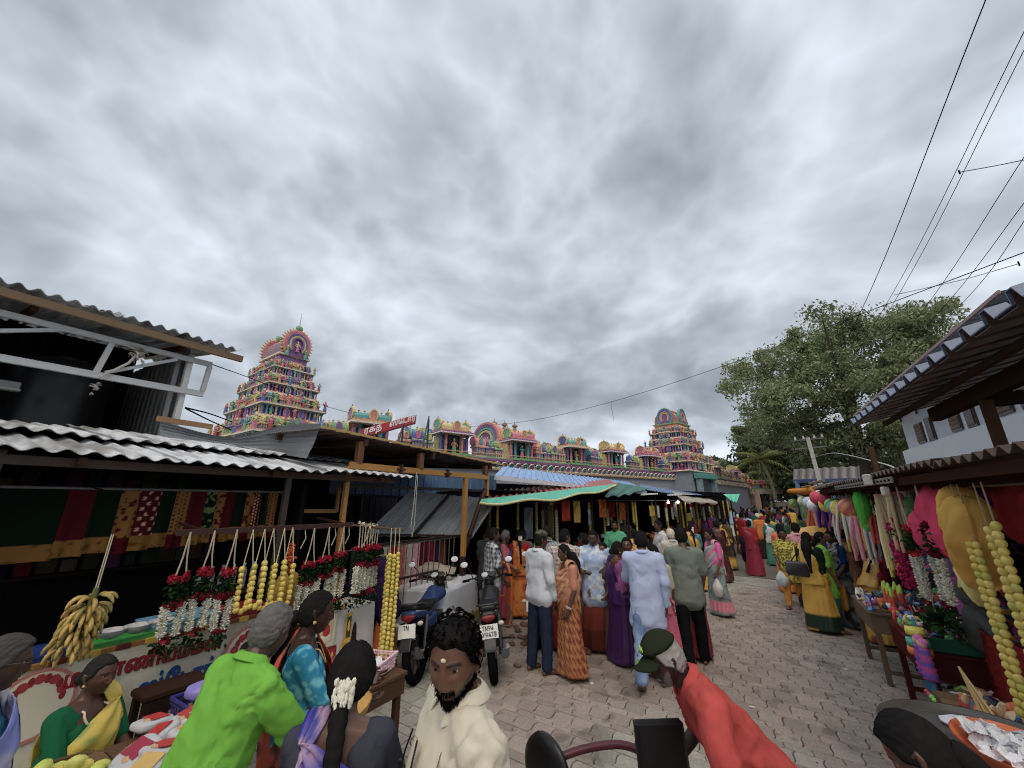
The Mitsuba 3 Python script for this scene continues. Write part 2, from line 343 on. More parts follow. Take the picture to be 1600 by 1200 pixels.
def pavilion(key, m, seed, w=1.5, h=1.5):
 """a pillared roof shrine: parts of the temple wall"""
 a, b, c = PALS[seed % len(PALS)]
 p = part(key, 'pavilion', box(w, w * .8, .1, (0, 0, .05)), 'm_paint', GRN, m=m)
 def sub(name, mc): mc.to(p, name, m=m)
 n = MC(); n.add(box(w * .46, .5, .62 * h - .1, (0, .12, (.62 * h + .1) / 2)), C(34, 40, 78)); n.add(box(w * .30, .03, .5 * h, (0, -.15, .1 + .25 * h)), C(22, 24, 44)); sub('niche', n)
 for i, x in enumerate((-.44, -.27, .27, .44)):
  q = MC(); q.add(lathe([(.085, .1), (.085, .2), (.06, .24), (.066, .45 * h), (.055, .54 * h), (.1, .58 * h), (.1, .62 * h)], 8), (BLUE, SALM, SALM, PURP)[i] if seed % 2 else (PINK, TEAL, TEAL, PINK)[i]); q.p[-1] = (q.p[-1][0] + [x * w, -.26, 0], q.p[-1][1])
  q.add(box(.17, .3, .5 * h, (x * w, .1, .1 + .25 * h)), BLUE if i % 2 else YEL); sub('pillar', q)
 f = figure(.42 * h, SALM if seed % 2 else TEAL, ORNG if False else (GRN if seed % 2 else PINK), seed); f.p = [(v + [0, -.28, .12], t) for v, t in f.p]; sub('statue', f)
 e = MC(); e.add(box(w * 1.14, w * .84, .05, (0, 0, .645 * h)), WHT); e.add(box(w * 1.06, w * .78, .07, (0, 0, .685 * h)), PURP if seed % 3 else YEL); e.add(box(w * .98, w * .7, .06, (0, 0, .73 * h)), SALM)
 for x in np.linspace(-.5, .5, 9): e.add(box(.05, .03, .045, (x * w, -w * .43, .625 * h)), PINK)
 sub('cornice', e)
 r = MC(); r.add(xf(barrel(w * .94, w * .62, .22 * h), M4((0, 0, .75 * h))), (TEAL, YEL, PINK)[seed % 3])
 for s in (-1, 1):
  r.add(xf(arch_plate(w * .5, .34 * h, .06), M4((s * w * .48, 0, .74 * h), 90)), b); r.add(xf(arch_plate(w * .54, .36 * h, .10, 12, .72), M4((s * w * .48, 0, .74 * h), 90)), YEL)
  r.add(xf(figure(.16, PURP, BLUE, 1, False).mesh(), M4((s * w * .48, 0, 1.05 * h))), C(70, 60, 110))
 r.add(xf(arch_plate(.34, .26 * h, .08), M4((0, -w * .3, .74 * h))), SALM); r.add(xf(arch_plate(.38, .29 * h, .12, 12, .7), M4((0, -w * .3, .74 * h))), YEL); sub('roof', r)
 for x in np.linspace(-.3, .3, 5): k = MC(); k.add(xf(finial(.17), M4((x * w, 0, .96 * h))), OCHRE); sub('finial', k)
tw = thing('temple_wall', 'long grey temple compound wall topped with brightly painted shrines above the stall roofs', 'wall')
WP = [np.array([-13.0, 8.0, 0]), np.array([-4.4, 29.5, 0]), np.array([-3.6, 32.2, 0]), np.array([0.1, 52.0, 0])]
def _wall():
 def seg(A, B):
  u = (B - A) / np.linalg.norm(B - A); ang = math.degrees(math.atan2(u[1], u[0])); return np.linalg.norm(B - A), ang
 st = 0
 for A, B, pavs, turs in ((WP[0], WP[1], (2.0, 5.7, 9.55, 13.45, 16.95, 20.65), 0), (WP[2], WP[3], (1.5, 7.4, 14.3), 1)):
  L, ang = seg(A, B); m = M4(A, ang)           # local x along the wall, the street side is -y
  w = MC(); w.add(box(L, 0.5, 3.5, (L / 2, 0.25, 1.75)), C(150, 154, 166)); k = w.to(tw, 'masonry', 'm_stone', m)
  for z, hh, d, col, nm in ((3.52, .07, .16, OCHRE, 'moulding'), (3.86, .09, .24, C(120, 62, 110), 'moulding'), (3.95, .10, .13, C(146, 76, 132), 'moulding'), (3.48, .04, .07, CREAM, 'moulding')):
   q = MC(); q.add(box(L, 0.5 + d, hh, (L / 2, 0.25 - d / 2, z), bev=.015), col); q.to(tw, nm, m=m)
  q = MC(); q.add(bar((0, -.14, 3.56), (L, -.02, 3.82) if False else (L, -.14, 3.56), .03, .03), YEL)
  sl = np.array([[[x, -.17, 3.56], [x, -.13, 3.64], [x, -.02, 3.80], [x, .1, 3.86], [x, .1, 3.5]] for x in np.linspace(0, L, 40)]); q.add(grid_faces(sl), WHT if st else CREAM); q.to(tw, 'eave', m=m)
  nx = int(L / .42)
  for i in range(nx):                                                        # lotus petals along the eave
   x = (i + .5) * L / nx; q = MC()
   pm = M4((x, -.135, 3.575), 0, rx=28)
   if st == 0: q.add(xf(arch_plate(.30, .25, .03, 10), pm), (TEAL, PINK)[i % 2] * .8); q.add(xf(arch_plate(.38, .30, .045, 10, .76), pm), WHT)
   else: q.add(xf(arch_plate(.2, .24, .03, 10), pm), WHT); q.add(xf(arch_plate(.24, .26, .045, 10, .8), pm), CREAM * .85)
   q.to(tw, 'petal', m=m)
  x = .3; i = 0
  while x < L - .2:
   if all(abs(x - p) > 1.12 for p in pavs):
    kd = 'sala' if i % 3 == 1 else 'kuta'
    tt = turret(i * 3 + 1, .54 if kd == 'kuta' else .60, (1.02, 1.12, 1.06)[i % 3], kd)
    tt.to(tw, 'turret', m=m @ M4((x, .3, 4.0)))
   x += .52; i += 1
  for i, p in enumerate(pavs): pavilion(tw, m @ M4((p, .42, 4.0)), i + st * 2)
  rl = MC(); rl.add(bar((0, .02, 4.22), (L, .02, 4.22), .03), YEL); rl.add(bar((0, .02, 4.04), (L, .02, 4.04), .05), GRN); rl.to(tw, 'railing', m=m)
  for i, p in enumerate((4.2, 11.6, 15.5) if st == 0 else ()):                     # smaller shrines a step behind
   turret(i * 2 + 3, 1.15, 1.5, 'sala').to(tw, 'shrine', m=m @ M4((p + .3, 1.5, 4.0)))
  st += 1
 # blank end wall and the shed roofs that lean on it
_wall()

def gopuram(key, C0, ang, w, d, zs, taper, faces, seed, gate=True):
 """a stepped temple tower. C0 its centre on the ground, w the street face, d the long face; zs the tier heights"""
 base = M4((C0[0], C0[1], 0), ang); R = rng(seed)
 part(key, 'base', box(w * 1.02, d * 1.02, zs[0], (0, 0, zs[0] / 2)), 'm_stone', mottled(C(140, 150, 160), .15, .8), m=base)
 n = len(zs) - 1
 for t in range(n):
  z0, z1 = zs[t], zs[t + 1]; h = z1 - z0
  s0, s1 = taper(z0), taper(z1)
  W, D = w * s0, d * s0; W1, D1 = w * s1, d * s1
  k = MC(); k.add(box(W * .90, D * .90, h * .52, (0, 0, z0 + h * .26)), (PURP, BLUE, C(96, 70, 120))[t % 3] * .8); k.add(box(W1 * 1.0, D1 * 1.0, h * .5, (0, 0, z0 + h * .74)), (C(120, 80, 120), C(90, 84, 140), C(140, 84, 100))[t % 3] * .85)
  tk = k.to(key, 'tier', m=base)
  for z, o, hh, col in ((.02, 1.03, .06, CREAM), (.075, .98, .05, PINK), (.455, 1.0, .035, TEAL), (.50, 1.035, .055, CREAM), (.545, 1.01, .04, SALM), (.585, .95, .04, BLUE), (.93, 1.02 * s1 / s0, .05, PINK), (.975, 1.05 * s1 / s0, .04, CREAM)):
   q = MC(); q.add(box(W * o, D * o if o > 1 else D * o, hh * h, (0, 0, z0 + z * h), bev=.02), col * (.85 + .2 * R.random())); q.to(tk, 'cornice', m=base)
  for fc in faces:
   L, dep, rot = (W, D / 2, 0) if fc in (0, 2) else (D, W / 2, 90)
   rot += {0: 0, 2: 180, 1: 0, 3: 180}[fc]
   fm = base @ M4((0, 0, z0), rot)                          # face looks along -y at y = -dep
   L1, dep1 = (W1, D1 / 2) if fc in (0, 2) else (D1, W1 / 2)
   # central projecting bay
   q = MC(); q.add(box(L * .34, .28, h * .44, (0, -dep * .92, h * .25)), C(60, 66, 130)); q.add(box(L * .38, .34, h * .05, (0, -dep * .92, h * .49)), YEL); q.add(box(L * .40, .4, h * .05, (0, -dep * .92, h * .54)), PINK); q.add(box(L * .36, .34, h * .06, (0, -dep * .92, h * .60)), (TEAL, GRN, CREAM)[t % 3])
   q.to(tk, 'bay', m=fm)
   xs = np.linspace(-.47, .47, 15)
   for i, x in enumerate(xs):
    if abs(x) < .10: continue
    bay = abs(x) < .19
    q = MC(); q.add(lathe([(.048 * h, .09 * h), (.05 * h, .15 * h), (.036 * h, .18 * h), (.038 * h, .36 * h), (.06 * h, .41 * h), (.066 * h, .45 * h)], 7), (BLUE, PINK, TEAL, PURP, YEL)[(i + t) % 5]); q.p[-1] = (q.p[-1][0] + [x * L, -dep * (.93 if not bay else .92) - (.17 if bay else .02), 0], q.p[-1][1]); q.to(tk, 'pilaster', m=fm)
   for sx in (-.28, .28):                                              # niches with painted sun fans
    q = MC(); q.add(xf(arch_plate(L * .11, h * .34, .05), M4((sx * L * .46 * .9, -dep * .92 - .15, h * .10))), BLUE)
    q.add(xf(arch_plate(L * .11, h * .34, .08, 12, .7), M4((sx * L * .46 * .9, -dep * .92 - .15, h * .10))), (YEL, PINK)[t % 2]); q.to(tk, 'niche', m=fm)
   # upper row: little shrines and figures
   for i, x in enumerate((-.43, -.22, 0, .22, .43)):
    kd = 'sala' if x == 0 else 'kuta'
    wd = min(L1 * (.28 if x == 0 else .17), h * .72)
    turret(i * 2 + t + seed, wd, h * (.58 if x else .66), kd).to(tk, 'shrine', m=fm @ M4((x * L1 * 1.02, -(dep + dep1) / 2 + wd * .22, h * .48)))
   for i, x in enumerate((-.5, -.325, -.12, .12, .325, .5)):
    fg = figure(h * .46, (SALM, TEAL, YEL, PINK, GRN)[(i + t + seed) % 5], (PINK, BLUE, RED, GRN, OCHRE)[(i * 2 + t) % 5], i + t * 7)
    fg.to(tk, 'figure', m=fm @ M4((x * L * .98, -dep * .99, h * .53)))
   for i, x in enumerate((-.35, 0, .35)):
    fg = figure(h * (.42 if x == 0 else .32), (OCHRE, TEAL, SALM)[(i + t) % 3], (RED, BLUE, GRN)[(i + t + 1) % 3], i + t * 5); fg.to(tk, 'figure', m=fm @ M4((x * L, -dep * .95 - (.2 if x == 0 else .05), h * .1)))
 return base
gp = thing('temple_tower', 'tall stepped temple tower covered in painted figures rising behind the tin roofs', 'temple tower', 'none'); labels[gp].pop('group')
def _big():
 zs = [6.0, 8.75, 10.95, 12.75, 14.3]; tp = lambda z: 1.06 - .0700 * (z - 6.0)
 w, d = 6.1, 9.2; ang = 85.0
 near = np.array([-32.6, 15.2]); e1 = np.array([math.cos(math.radians(ang)), math.sin(math.radians(ang))]); e2 = np.array([-e1[1], e1[0]])
 c0 = near + e1 * w / 2 * .98 + e2 * d / 2 * .98
 # local x runs along the street face (e1), the face itself looks along -y
 b = gopuram(gp, c0, ang, w, d, zs, tp, (0, 3), 2)
 z, s = zs[-1], tp(zs[-1]); W, D = w * s, d * s
 v = MC(); v.add(box(W * .84, D * .9, .7, (0, 0, z + .35)), PURP); v.add(box(W * .96, D * .98, .14, (0, 0, z + .72)), CREAM); v.add(box(W * .9, D * .94, .1, (0, 0, z + .84)), TEAL)
 v.add(xf(barrel(D * .92, W * .86, 1.9, 12), M4((0, 0, z + .9), 90)), C(150, 92, 110)); v.to(gp, 'vault', m=b)
 for s2 in (-1, 1):
  a = MC(); am = M4((0, s2 * D * .47, z + .55))
  a.add(xf(arch_plate(W * .80, 2.6, .3, 24), am), PURP)
  for k, (r, ri, col) in enumerate(((1.0, .86, SALM), (.87, .72, PINK), (.72, .6, BLUE), (.6, .48, YEL), (.48, .36, PURP))):
   a.add(xf(arch_plate(W * .86 * r, 2.75 * r, .42 + .06 * k, 26, ri / r), am @ M4((0, 0, 1.28 * (1 - r)))), col)
  ak = a.to(gp, 'arch', m=b)
  for i in range(25):                                    # flame teeth round the arch
   t = -.24 * PI + 1.48 * PI * i / 24
   q = MC(); q.add(xf(lathe([(.1, 0), (.08, .12), (.01, .3)], 6), am @ M4((math.cos(t) * W * .43, 0, 2.75 * .46 + math.sin(t) * 2.75 * .54)) @ M4(ry=90 - math.degrees(t))), (YEL, OCHRE)[i % 2]); q.to(ak, 'flame', m=b)
  for x in (-.28, .28): figure(.95, GRN, TEAL, 3).to(ak, 'figure', m=b @ M4((x * W, s2 * (D * .47 + .3), z + .55)))
  figure(1.0, YEL, PINK, 5).to(ak, 'figure', m=b @ M4((0, s2 * (D * .47 + .3), z + 1.1)))
  f = figure(.8, TEAL, GRN, 8); f.add(ball(.34, 6, (0, 0, .45), (1, .6, .9)), GRN); f.to(ak, 'crest', m=b @ M4((0, s2 * D * .47, z + 3.1)))
 for i in range(7): q = MC(); q.add(xf(finial(.85), M4((0, (i - 3) * D * .125, z + 2.7))), C(96, 84, 60)); q.to(gp, 'finial', m=b)
 part(gp, 'lightning_rod', tube([(0, -D * .46, z + 3.6), (0, -D * .46, z + 5.2)], [.03, .012], 5), 'm_metal', C(60, 60, 62), m=b)
_big()
sp = thing('gate_tower', 'smaller painted temple gate tower with a domed top near the end of the wall', 'temple tower')
def _small():
 zs = [4.05, 5.35, 6.45, 7.3]; tp = lambda z: 1.08 - .15 * (z - 4.05)
 w, d = 3.9, 3.3; ang = 75.0
 b = gopuram(sp, (-4.5, 31.2), ang, w, d, zs, tp, (0, 3), 5)
 z, s = zs[-1], tp(zs[-1]); W, D = w * s * .98, d * s
 v = MC(); v.add(box(W * .9, D * .9, .3, (0, 0, z + .15)), SALM); v.add(box(W, D, .08, (0, 0, z + .3)), GRN); v.add(xf(barrel(W * .92, D * .86, .95, 12), M4((0, 0, z + .34))), C(180, 110, 100)); v.to(sp, 'vault', m=b)
 for s2, rot, dist in ((-1, 90, W * .46), (1, 90, W * .46), (-1, 0, D * .42)):
  a = MC(); am = (M4((s2 * dist, 0, z + .25), 90) if rot else M4((0, s2 * dist, z + .25)))
  a.add(xf(arch_plate(1.05, 1.15, .12, 20), am), PURP)
  for r, ri, col in ((1.08, .9, TEAL), (.9, .74, BLUE), (.72, .56, SALM), (.54, .4, YEL)): a.add(xf(arch_plate(1.1 * r, 1.2 * r, .2, 22, ri / r), am @ M4((0, 0, .55 * (1 - r)))), col)
  a.to(sp, 'arch', m=b)
 for i in range(6): q = MC(); q.add(xf(finial(.42), M4(((i - 2.5) * W * .14, 0, z + 1.25))), SALM); q.to(sp, 'finial', m=b)
 g = MC()                                                     # doorway under the tower
 for x in (-1.3, 1.3): g.add(box(.35, .3, 3.9, (x, -D * .5 - 1.0, 1.95)), C(120, 150, 160))
 g.add(box(3.2, .4, .35, (0, -D * .5 - 1.0, 3.75)), TEAL); g.add(box(2.2, .05, 3.3, (0, -D * .5 - .82, 1.7)), C(70, 84, 92)); g.to(sp, 'gateway', m=b)
_small()
def _archshrine():                                            # the larger arched vault behind the parapet
 k = thing('arched_shrine', 'painted arched shrine vault with spiky rim behind the temple wall parapet', 'shrine')
 A, B = WP[0], WP[1]; u = (B - A) / np.linalg.norm(B - A); ang = math.degrees(math.atan2(u[1], u[0]))
 m = M4(A + u * 11.5, ang) @ M4((0, 4.3, 0)); R = 1.55
 q = MC(); q.add(box(2.6, 3.4, 4.4, (0, 0, 2.2)), C(150, 120, 140)); q.to(k, 'body', 'm_stone', m)
 q = MC(); q.add(box(3.0, 3.8, .2, (0, 0, 4.5)), CREAM); q.add(box(2.8, 3.6, .2, (0, 0, 4.7)), PINK); q.to(k, 'cornice', m=m)
 q = MC(); q.add(xf(barrel(2.6, 2.9, 1.6, 14), M4((0, 0, 4.8))), SALM); q.to(k, 'vault', m=m)
 for s in (-1,):
  q = MC(); am = M4((s * 1.35, 0, 4.55), 90)
  q.add(xf(arch_plate(2.9, 2.0, .2, 24), am), C(120, 70, 130))
  for r, ri, col in ((1.02, .88, SALM), (.88, .74, PURP), (.74, .6, TEAL), (.58, .44, YEL)): q.add(xf(arch_plate(3.0 * r, 2.1 * r, .3, 24, ri / r), am @ M4((0, 0, 1.0 * (1 - r)))), col)
  q.to(k, 'arch', m=m)
 for i in range(3): q = MC(); q.add(xf(finial(.65), M4(((i - 1) * .8, 0, 6.35))), C(150, 120, 80)); q.to(k, 'finial', m=m)
_archshrine()
MC.mute = 1.0

# ---------------------------------------------------------------- people
_U = np.array(trimesh.creation.icosphere(subdivisions=1).vertices); _U0 = np.array(trimesh.creation.icosphere(subdivisions=0).vertices) * 1.12
_U2 = np.array(trimesh.creation.icosphere(subdivisions=2).vertices)
def hul(*sph, fine=False):
 U = _U2 if fine is True else (_U0 if fine == 0 and fine is not False else _U)
 return m3.Manifold.hull_points(np.vstack([U * r + np.asarray(p, float) for p, r in sph]))
def uni(ms): return m3.Manifold.batch_boolean(ms, m3.OpType.Add)
def mani(v, f): return m3.Manifold(m3.Mesh(vert_properties=np.asarray(v, np.float32), tri_verts=np.asarray(f, np.uint32)))
def blob(ms, L=0.03, it=8):
 m = uni(ms).refine_to_length(L).to_mesh()
 t = trimesh.Trimesh(np.array(m.vert_properties[:, :3], float), np.array(m.tri_verts), process=False)
 if it: trimesh.smoothing.filter_taubin(t, lamb=0.5, nu=0.53, iterations=it)
 return t
def wrinkle(t, amp, sc=(9, 9, 5), seed=0, oct=3):
 v, n = np.array(t.vertices), np.array(t.vertex_normals)
 k = nfbm(v * np.asarray(sc, float) + 5.0, oct, seed) - 0.5
 rid = 0.5 - np.abs(nfbm(v * np.asarray(sc, float) * 1.1 + [9, 3, 1], 3, seed + 7) - 0.5) * 2
 q = v * np.asarray(sc, float) * 1.7; q = q + 1.2 * (nfbm(q * .6 + 3, 2, seed + 3)[:, None] - .5)
 crease = np.clip(1 - np.abs(2 * nfbm(q + [4, 8, 2], 2, seed + 9) - 1) * 3.2, 0, 1) ** 1.5 * sst(.42, .6, nfbm(v * 5 + 2, 2, seed + 4))
 return v + n * (amp * (1.2 * k + 0.8 * rid - .62 * crease))[:, None], np.array(t.faces)
def G(x, s): return np.exp(-(x / s) ** 2)
def sst(a, b, x): t = np.clip((x - a) / (b - a), 0, 1); return t * t * (3 - 2 * t)
_heads = {}
def head_grid(det):
 nt, nph = {2: (68, 88), 1: (26, 34), 0: (11, 14)}[det]
 th = np.linspace(0.03, PI - 0.03, nt)[::-1]; t = np.linspace(-PI, PI, nph + 1)[:-1]
 ph = t - 0.42 * np.sin(t)
 d = np.stack([np.sin(th)[:, None] * np.sin(ph), np.sin(th)[:, None] * np.cos(ph), np.cos(th)[:, None] + 0 * ph], -1)
 return d[:, ::-1]
def head_shape(d, fem):
 r = 1 / np.sqrt((d[..., 0] / .074) ** 2 + (d[..., 1] / .096) ** 2 + (d[..., 2] / .115) ** 2)
 v = d * r[..., None]; x, y, z = v[..., 0].copy(), v[..., 1].copy(), v[..., 2].copy()
 lo = sst(-.005, -.11, z); x = x * (1 - (.30 if fem else .22) * lo)
 bk = (y < 0); y = np.where(bk, y * (1 - .55 * sst(-.03, -.11, z)), y)
 y = np.where(y > .055, .055 + (y - .055) * .86, y)
 y = y + .016 * G(z + .098, .022) * G(x, .03) * (y > 0)                   # chin
 fr = sst(.02, .06, y)
 hz = np.interp(z, [-.050, -.043, -.030, -.012, .012, .030], [0, .007, .0190, .0125, .006, 0])
 wz = np.interp(z, [-.043, -.03, .01], [.0155, .0125, .008])
 y = y + fr * hz * G(x, wz)
 for s in (-1, 1):
  y = y + fr * (.007 * G(x - s * .0135, .007) * G(z + .035, .007) - .0095 * G(x - s * .031, .017) * G(z - .010, .012) + .004 * G(x - s * .03, .022) * G(z - .031, .008) + .004 * G(x - s * .043, .022) * G(z + .022, .022))
 y = y + fr * (.0065 * G(z + .0555, .006) * G(x, .021) + .007 * G(z + .069, .006) * G(x, .018) - .005 * G(z + .0625, .003) * G(x, .022) - .004 * G(z + .081, .007) * G(x, .025))
 return np.stack([x, y, z], -1)
def head_template(det, fem):
 if (det, fem) not in _heads:
  d = head_grid(det); v = head_shape(d, fem); m = mani(*grid_faces(v))
  if det > 0:
   for s in (-1, 1):
    e = [hul(((s * .073, -.004, -.020), .009), ((s * .083, -.018, .012), .010), ((s * .085, -.020, .024), .007)), hul(((s * .083, -.020, .026), .007), ((s * .075, .002, .020), .006)), hul(((s * .075, .0, -.028), .007), ((s * .083, -.016, .01), .008))]
    m = m + uni(e)
  _heads[det, fem] = m
 return _heads[det, fem]
def hairline(v):
 """above 0 where hair grows on the head"""
 ph = np.abs(np.arctan2(v[..., 0], v[..., 1]))
 return v[..., 2] - np.interp(ph, [0, .5, .95, 1.15, 1.45, 1.75, 2.2, PI], [.066, .070, .045, .008, -.004, -.035, -.070, -.082])
def hair_cap(det, fem, thick=.012, seed=0, rough=.004, top=0.0, freq=30, part_line=False, line=0.0):
 d = head_grid(det); v = head_shape(d, fem); k = sst(-.002, .014, hairline(v) - line)
 th = thick + rough * 2 * (nfbm(d * freq / 6 + seed, 4, seed) - .5) * 2 + top * sst(.02, .1, v[..., 2])
 if part_line: th = th * (1 - .75 * G(v[..., 0], .004) * (v[..., 1] > -.02)) + .0015 * np.sin(v[..., 1] * 260 + 14 * np.abs(v[..., 0]) * 30)
 off = np.where(k > 0, th, 0) * k - .006 * (1 - k)
 return grid_faces(v + d * off[..., None])
_hands = {}
def hand_template(det, curl):
 """right hand, fingers down -z, palm facing -x, thumb towards +y"""
 key = (det, round(curl, 1)); hul_ = hul if det == 2 else (lambda *a: hul(*a, fine=0.0))
 if key not in _hands:
  p = [hul_(((0, .028, -.008), .013), ((0, -.026, -.008), .012), ((0, .032, -.085), .0105), ((0, -.030, -.080), .010))]
  for i, (y, L) in enumerate(((.030, .068), (.010, .077), (-.010, .072), (-.029, .056))):
   a = curl * (.75 + .12 * i); q = np.array([0, y, -.088 + (.006 if i == 3 else 0)]); ang = 0; r = .0088 - .0006 * i
   for k, fr in enumerate((.45, .32, .25)):
    ang += a; n = q + L * fr * np.array([-math.sin(ang), 0.06 * (1.5 - i), -math.cos(ang)])
    p.append(hul_((q, r), (n, r * .9))); q, r = n, r * .9
  t0, t1, t2 = np.array([-.006, .030, -.022]), np.array([-.016, .052, -.055]), np.array([-.022 - .012 * curl, .054 - .016 * curl, -.085])
  p += [hul_((t0, .0135), (t1, .0100)), hul_((t1, .0100), (t2, .0085))]
  m = uni(p)
  if det == 2:
   t = blob([m], .006, 3); m = mani(t.vertices, t.faces)
  _hands[key] = m
 return _hands[key]
POSE0 = dict(lean=0, side=0, twist=0, arm_r=(4, 9, 18, 6), arm_l=(4, 9, 18, 6), leg_r=(2, 4, 4), leg_l=(-3, 2, 4), head=(0, 0), curl=.45, roll=0)
def body(h=1.68, fem=False, fat=0.0, det=1, **pose):
 """joints and the one continuous body mesh, in metres, facing +y, feet on z = 0"""
 P = {**POSE0, **pose}; s = h / 1.70; J = {}
 rad = math.radians
 legs = {}
 for sd, nm in ((1, 'r'), (-1, 'l')):
  a, k, o = P['leg_' + nm]; a, k, o = rad(a), rad(k), rad(o)
  hip = np.array([sd * .085, 0, 0.0])
  kn = hip + .43 * np.array([sd * math.sin(o), math.cos(o) * math.sin(a), -math.cos(o) * math.cos(a)])
  an = kn + .41 * np.array([sd * math.sin(o) * .4, math.sin(a - k), -math.cos(a - k)])
  legs[nm] = (hip, kn, an)
 pz = P.get('pelvis_z', None)
 pz = pz / s if pz is not None else max(-legs['r'][2][2], -legs['l'][2][2]) + .075
 pel = np.array([0, 0, pz]); J['pel'] = pel
 L, S, TW = rad(P['lean']), rad(P['side']), rad(P['twist'])
 up = np.array([math.sin(S), math.sin(L) * math.cos(S), math.cos(L) * math.cos(S)])
 right = np.array([math.cos(TW), math.sin(TW), 0]); right = right - up * (right @ up); right /= np.linalg.norm(right)
 fwd = np.cross(up, right); J['up'], J['right'], J['fwd'] = up, right, fwd
 at = lambda w, u=0, f=0: pel + up * w + right * u + fwd * f
 J['at'] = at
 sw = .158 if fem else .178
 bw = 1 + fat; hul = globals()['hul'] if det else (lambda *q: globals()['hul'](*q, fine=0.0))
 pieces = [hul((at(.0, -.07), .108 * bw), (at(.0, .07), .108 * bw), (at(.13, -.035), .098 * bw), (at(.13, .035), .098 * bw)),
              hul((at(.13, -.035), .098 * bw), (at(.13, .035), .098 * bw), (at(.33, -.055, .012), .105), (at(.33, .055, .012), .105)),
              hul((at(.33, -.055, .012), .105), (at(.33, .055, .012), .105), (at(.455, -sw + .03, -.01), .056), (at(.455, sw - .03, -.01), .056), (at(.48, 0, -.015), .07)),
              hul((at(.48, 0, -.018), .064), (at(.57, 0, .0), .052 if not fem else .047))]
 if fem: pieces += [hul((at(.32, sd * .07, .07), .058), (at(.36, sd * .065, .04), .06)) for sd in (-1, 1)]
 if fat > .05: pieces.append(hul((at(.1, 0, .06), .1 * bw), (at(.2, 0, .04), .09 * bw)))
 for nm, (hip, kn, an) in legs.items():
  sd = 1 if nm == 'r' else -1
  hip, kn, an = hip + pel, kn + pel, an + pel; J['leg_' + nm] = (hip, kn, an)
  pieces += [hul((hip, .088 * bw), (kn, .058)), hul((kn, .056), ((kn * .65 + an * .35) + [0, -.012, 0], .057)), hul(((kn * .65 + an * .35) + [0, -.012, 0], .057), (an, .036))]
  toe = P.get('toe_' + nm, 0); tx, tz = math.cos(rad(toe)), math.sin(rad(toe))
  f = lambda y, x=0, z=0: an + np.array([sd * (.02 * y / .15) + x, y * tx, z - y * tz])
  pieces += [hul((an, .036), (f(-.045, 0, -.045), .028), (f(.06, 0, -.04), .03)), hul((f(.06, -.015, -.04), .028), (f(.06, .02, -.045), .026), (f(.125, -.018, -.053), .021), (f(.125, .026, -.055), .019))]
  if det: pieces += [hul((f(.13, x - .02 * 1, -.056), .0125), (f(.165 - abs(x - (-.0)) * .5, x - .02, -.058), .011)) for x in (-.012, .008, .025, .04, .054)]
 arms = {}
 for sd, nm in ((1, 'r'), (-1, 'l')):
  a, o, fl, inn = (rad(t) for t in P['arm_' + nm]);
  sh = at(.455, sd * sw, -.01)
  def loc(v): return right * v[0] + (fwd * v[1] + up * v[2]) * .5 + (np.array([0, v[1], v[2]])) * .5
  u1 = loc(np.array([sd * math.sin(o), math.cos(o) * math.sin(a), -math.cos(o) * math.cos(a)])); u1 /= np.linalg.norm(u1)
  el = sh + .285 * u1
  b = a + fl; u2 = loc(np.array([-sd * math.sin(inn), math.cos(inn) * math.sin(b), -math.cos(inn) * math.cos(b)])); u2 /= np.linalg.norm(u2)
  wr = el + .245 * u2
  J['arm_' + nm] = (sh, el, wr); J['dir_' + nm] = u2
  pieces += [hul((sh, .052), (el, .037)), hul((el, .037), (el + (wr - el) * .3, .038)), hul((el + (wr - el) * .3, .038), (wr, .025))]
 ms = [mani(*(lambda t: (t.vertices, t.faces))(blob(pieces, {2: .020, 1: .052, 0: .15}[det], {2: 10, 1: 6, 0: 1}[det])))]
 for sd, nm in ((1, 'r'), (-1, 'l')):
  sh, el, wr = J['arm_' + nm]; u2 = J['dir_' + nm]
  z = -u2; th = np.array(P.get('thumb_' + nm, (0, 1, 0.3)), float); th = right * th[0] + fwd * th[1] + np.array([0, 0, th[2]]); th = th - z * (th @ z); th /= np.linalg.norm(th) + 1e-9
  xx = np.cross(th, z)
  m = np.eye(4)[:3]; hand = hand_template(det if det else 1, P.get('curl_' + nm, P['curl'])) if det else hul(((0, .02, 0), .018), ((0, -.02, -.08), .016), ((0, 0, -.15), .012))
  if sd < 0: hand = hand.mirror([1, 0, 0]) ;
  m = np.hstack([np.stack([xx, th, z], 1), (wr - z * (-.0))[:, None]])
  ms.append(hand.transform(m)); J['hand_' + nm] = wr + u2 * .09; J['hm_' + nm] = m
 yaw, pitch = P['head']
 neck = at(.566, 0, .006)
 hm = (M4((0, 0, 0)) ); R = M4((0, 0, 0), yaw + math.degrees(TW), rx=-pitch - P['lean'] * .35, ry=P['roll'])[:3, :3]
 hc = neck + R @ np.array([0, .024, .088]); J['hc'], J['R'] = hc, R
 ms.append(head_template(det, fem).transform(np.hstack([R, hc[:, None]])))
 ms.append(hul((at(.545, 0, .002), .052 if not fem else .046), (hc + R @ np.array([0, -.022, -.045]), .054 if not fem else .049)))
 o = uni(ms).to_mesh()
 v, f = np.array(o.vert_properties[:, :3], float), np.array(o.tri_verts)
 J['s'] = s; J['fem'] = fem; J['det'] = det; J['fat'] = fat; J['sw'] = sw
 return J, v, f
def S_(J, m): return xf(m, M4(s=J['s']))
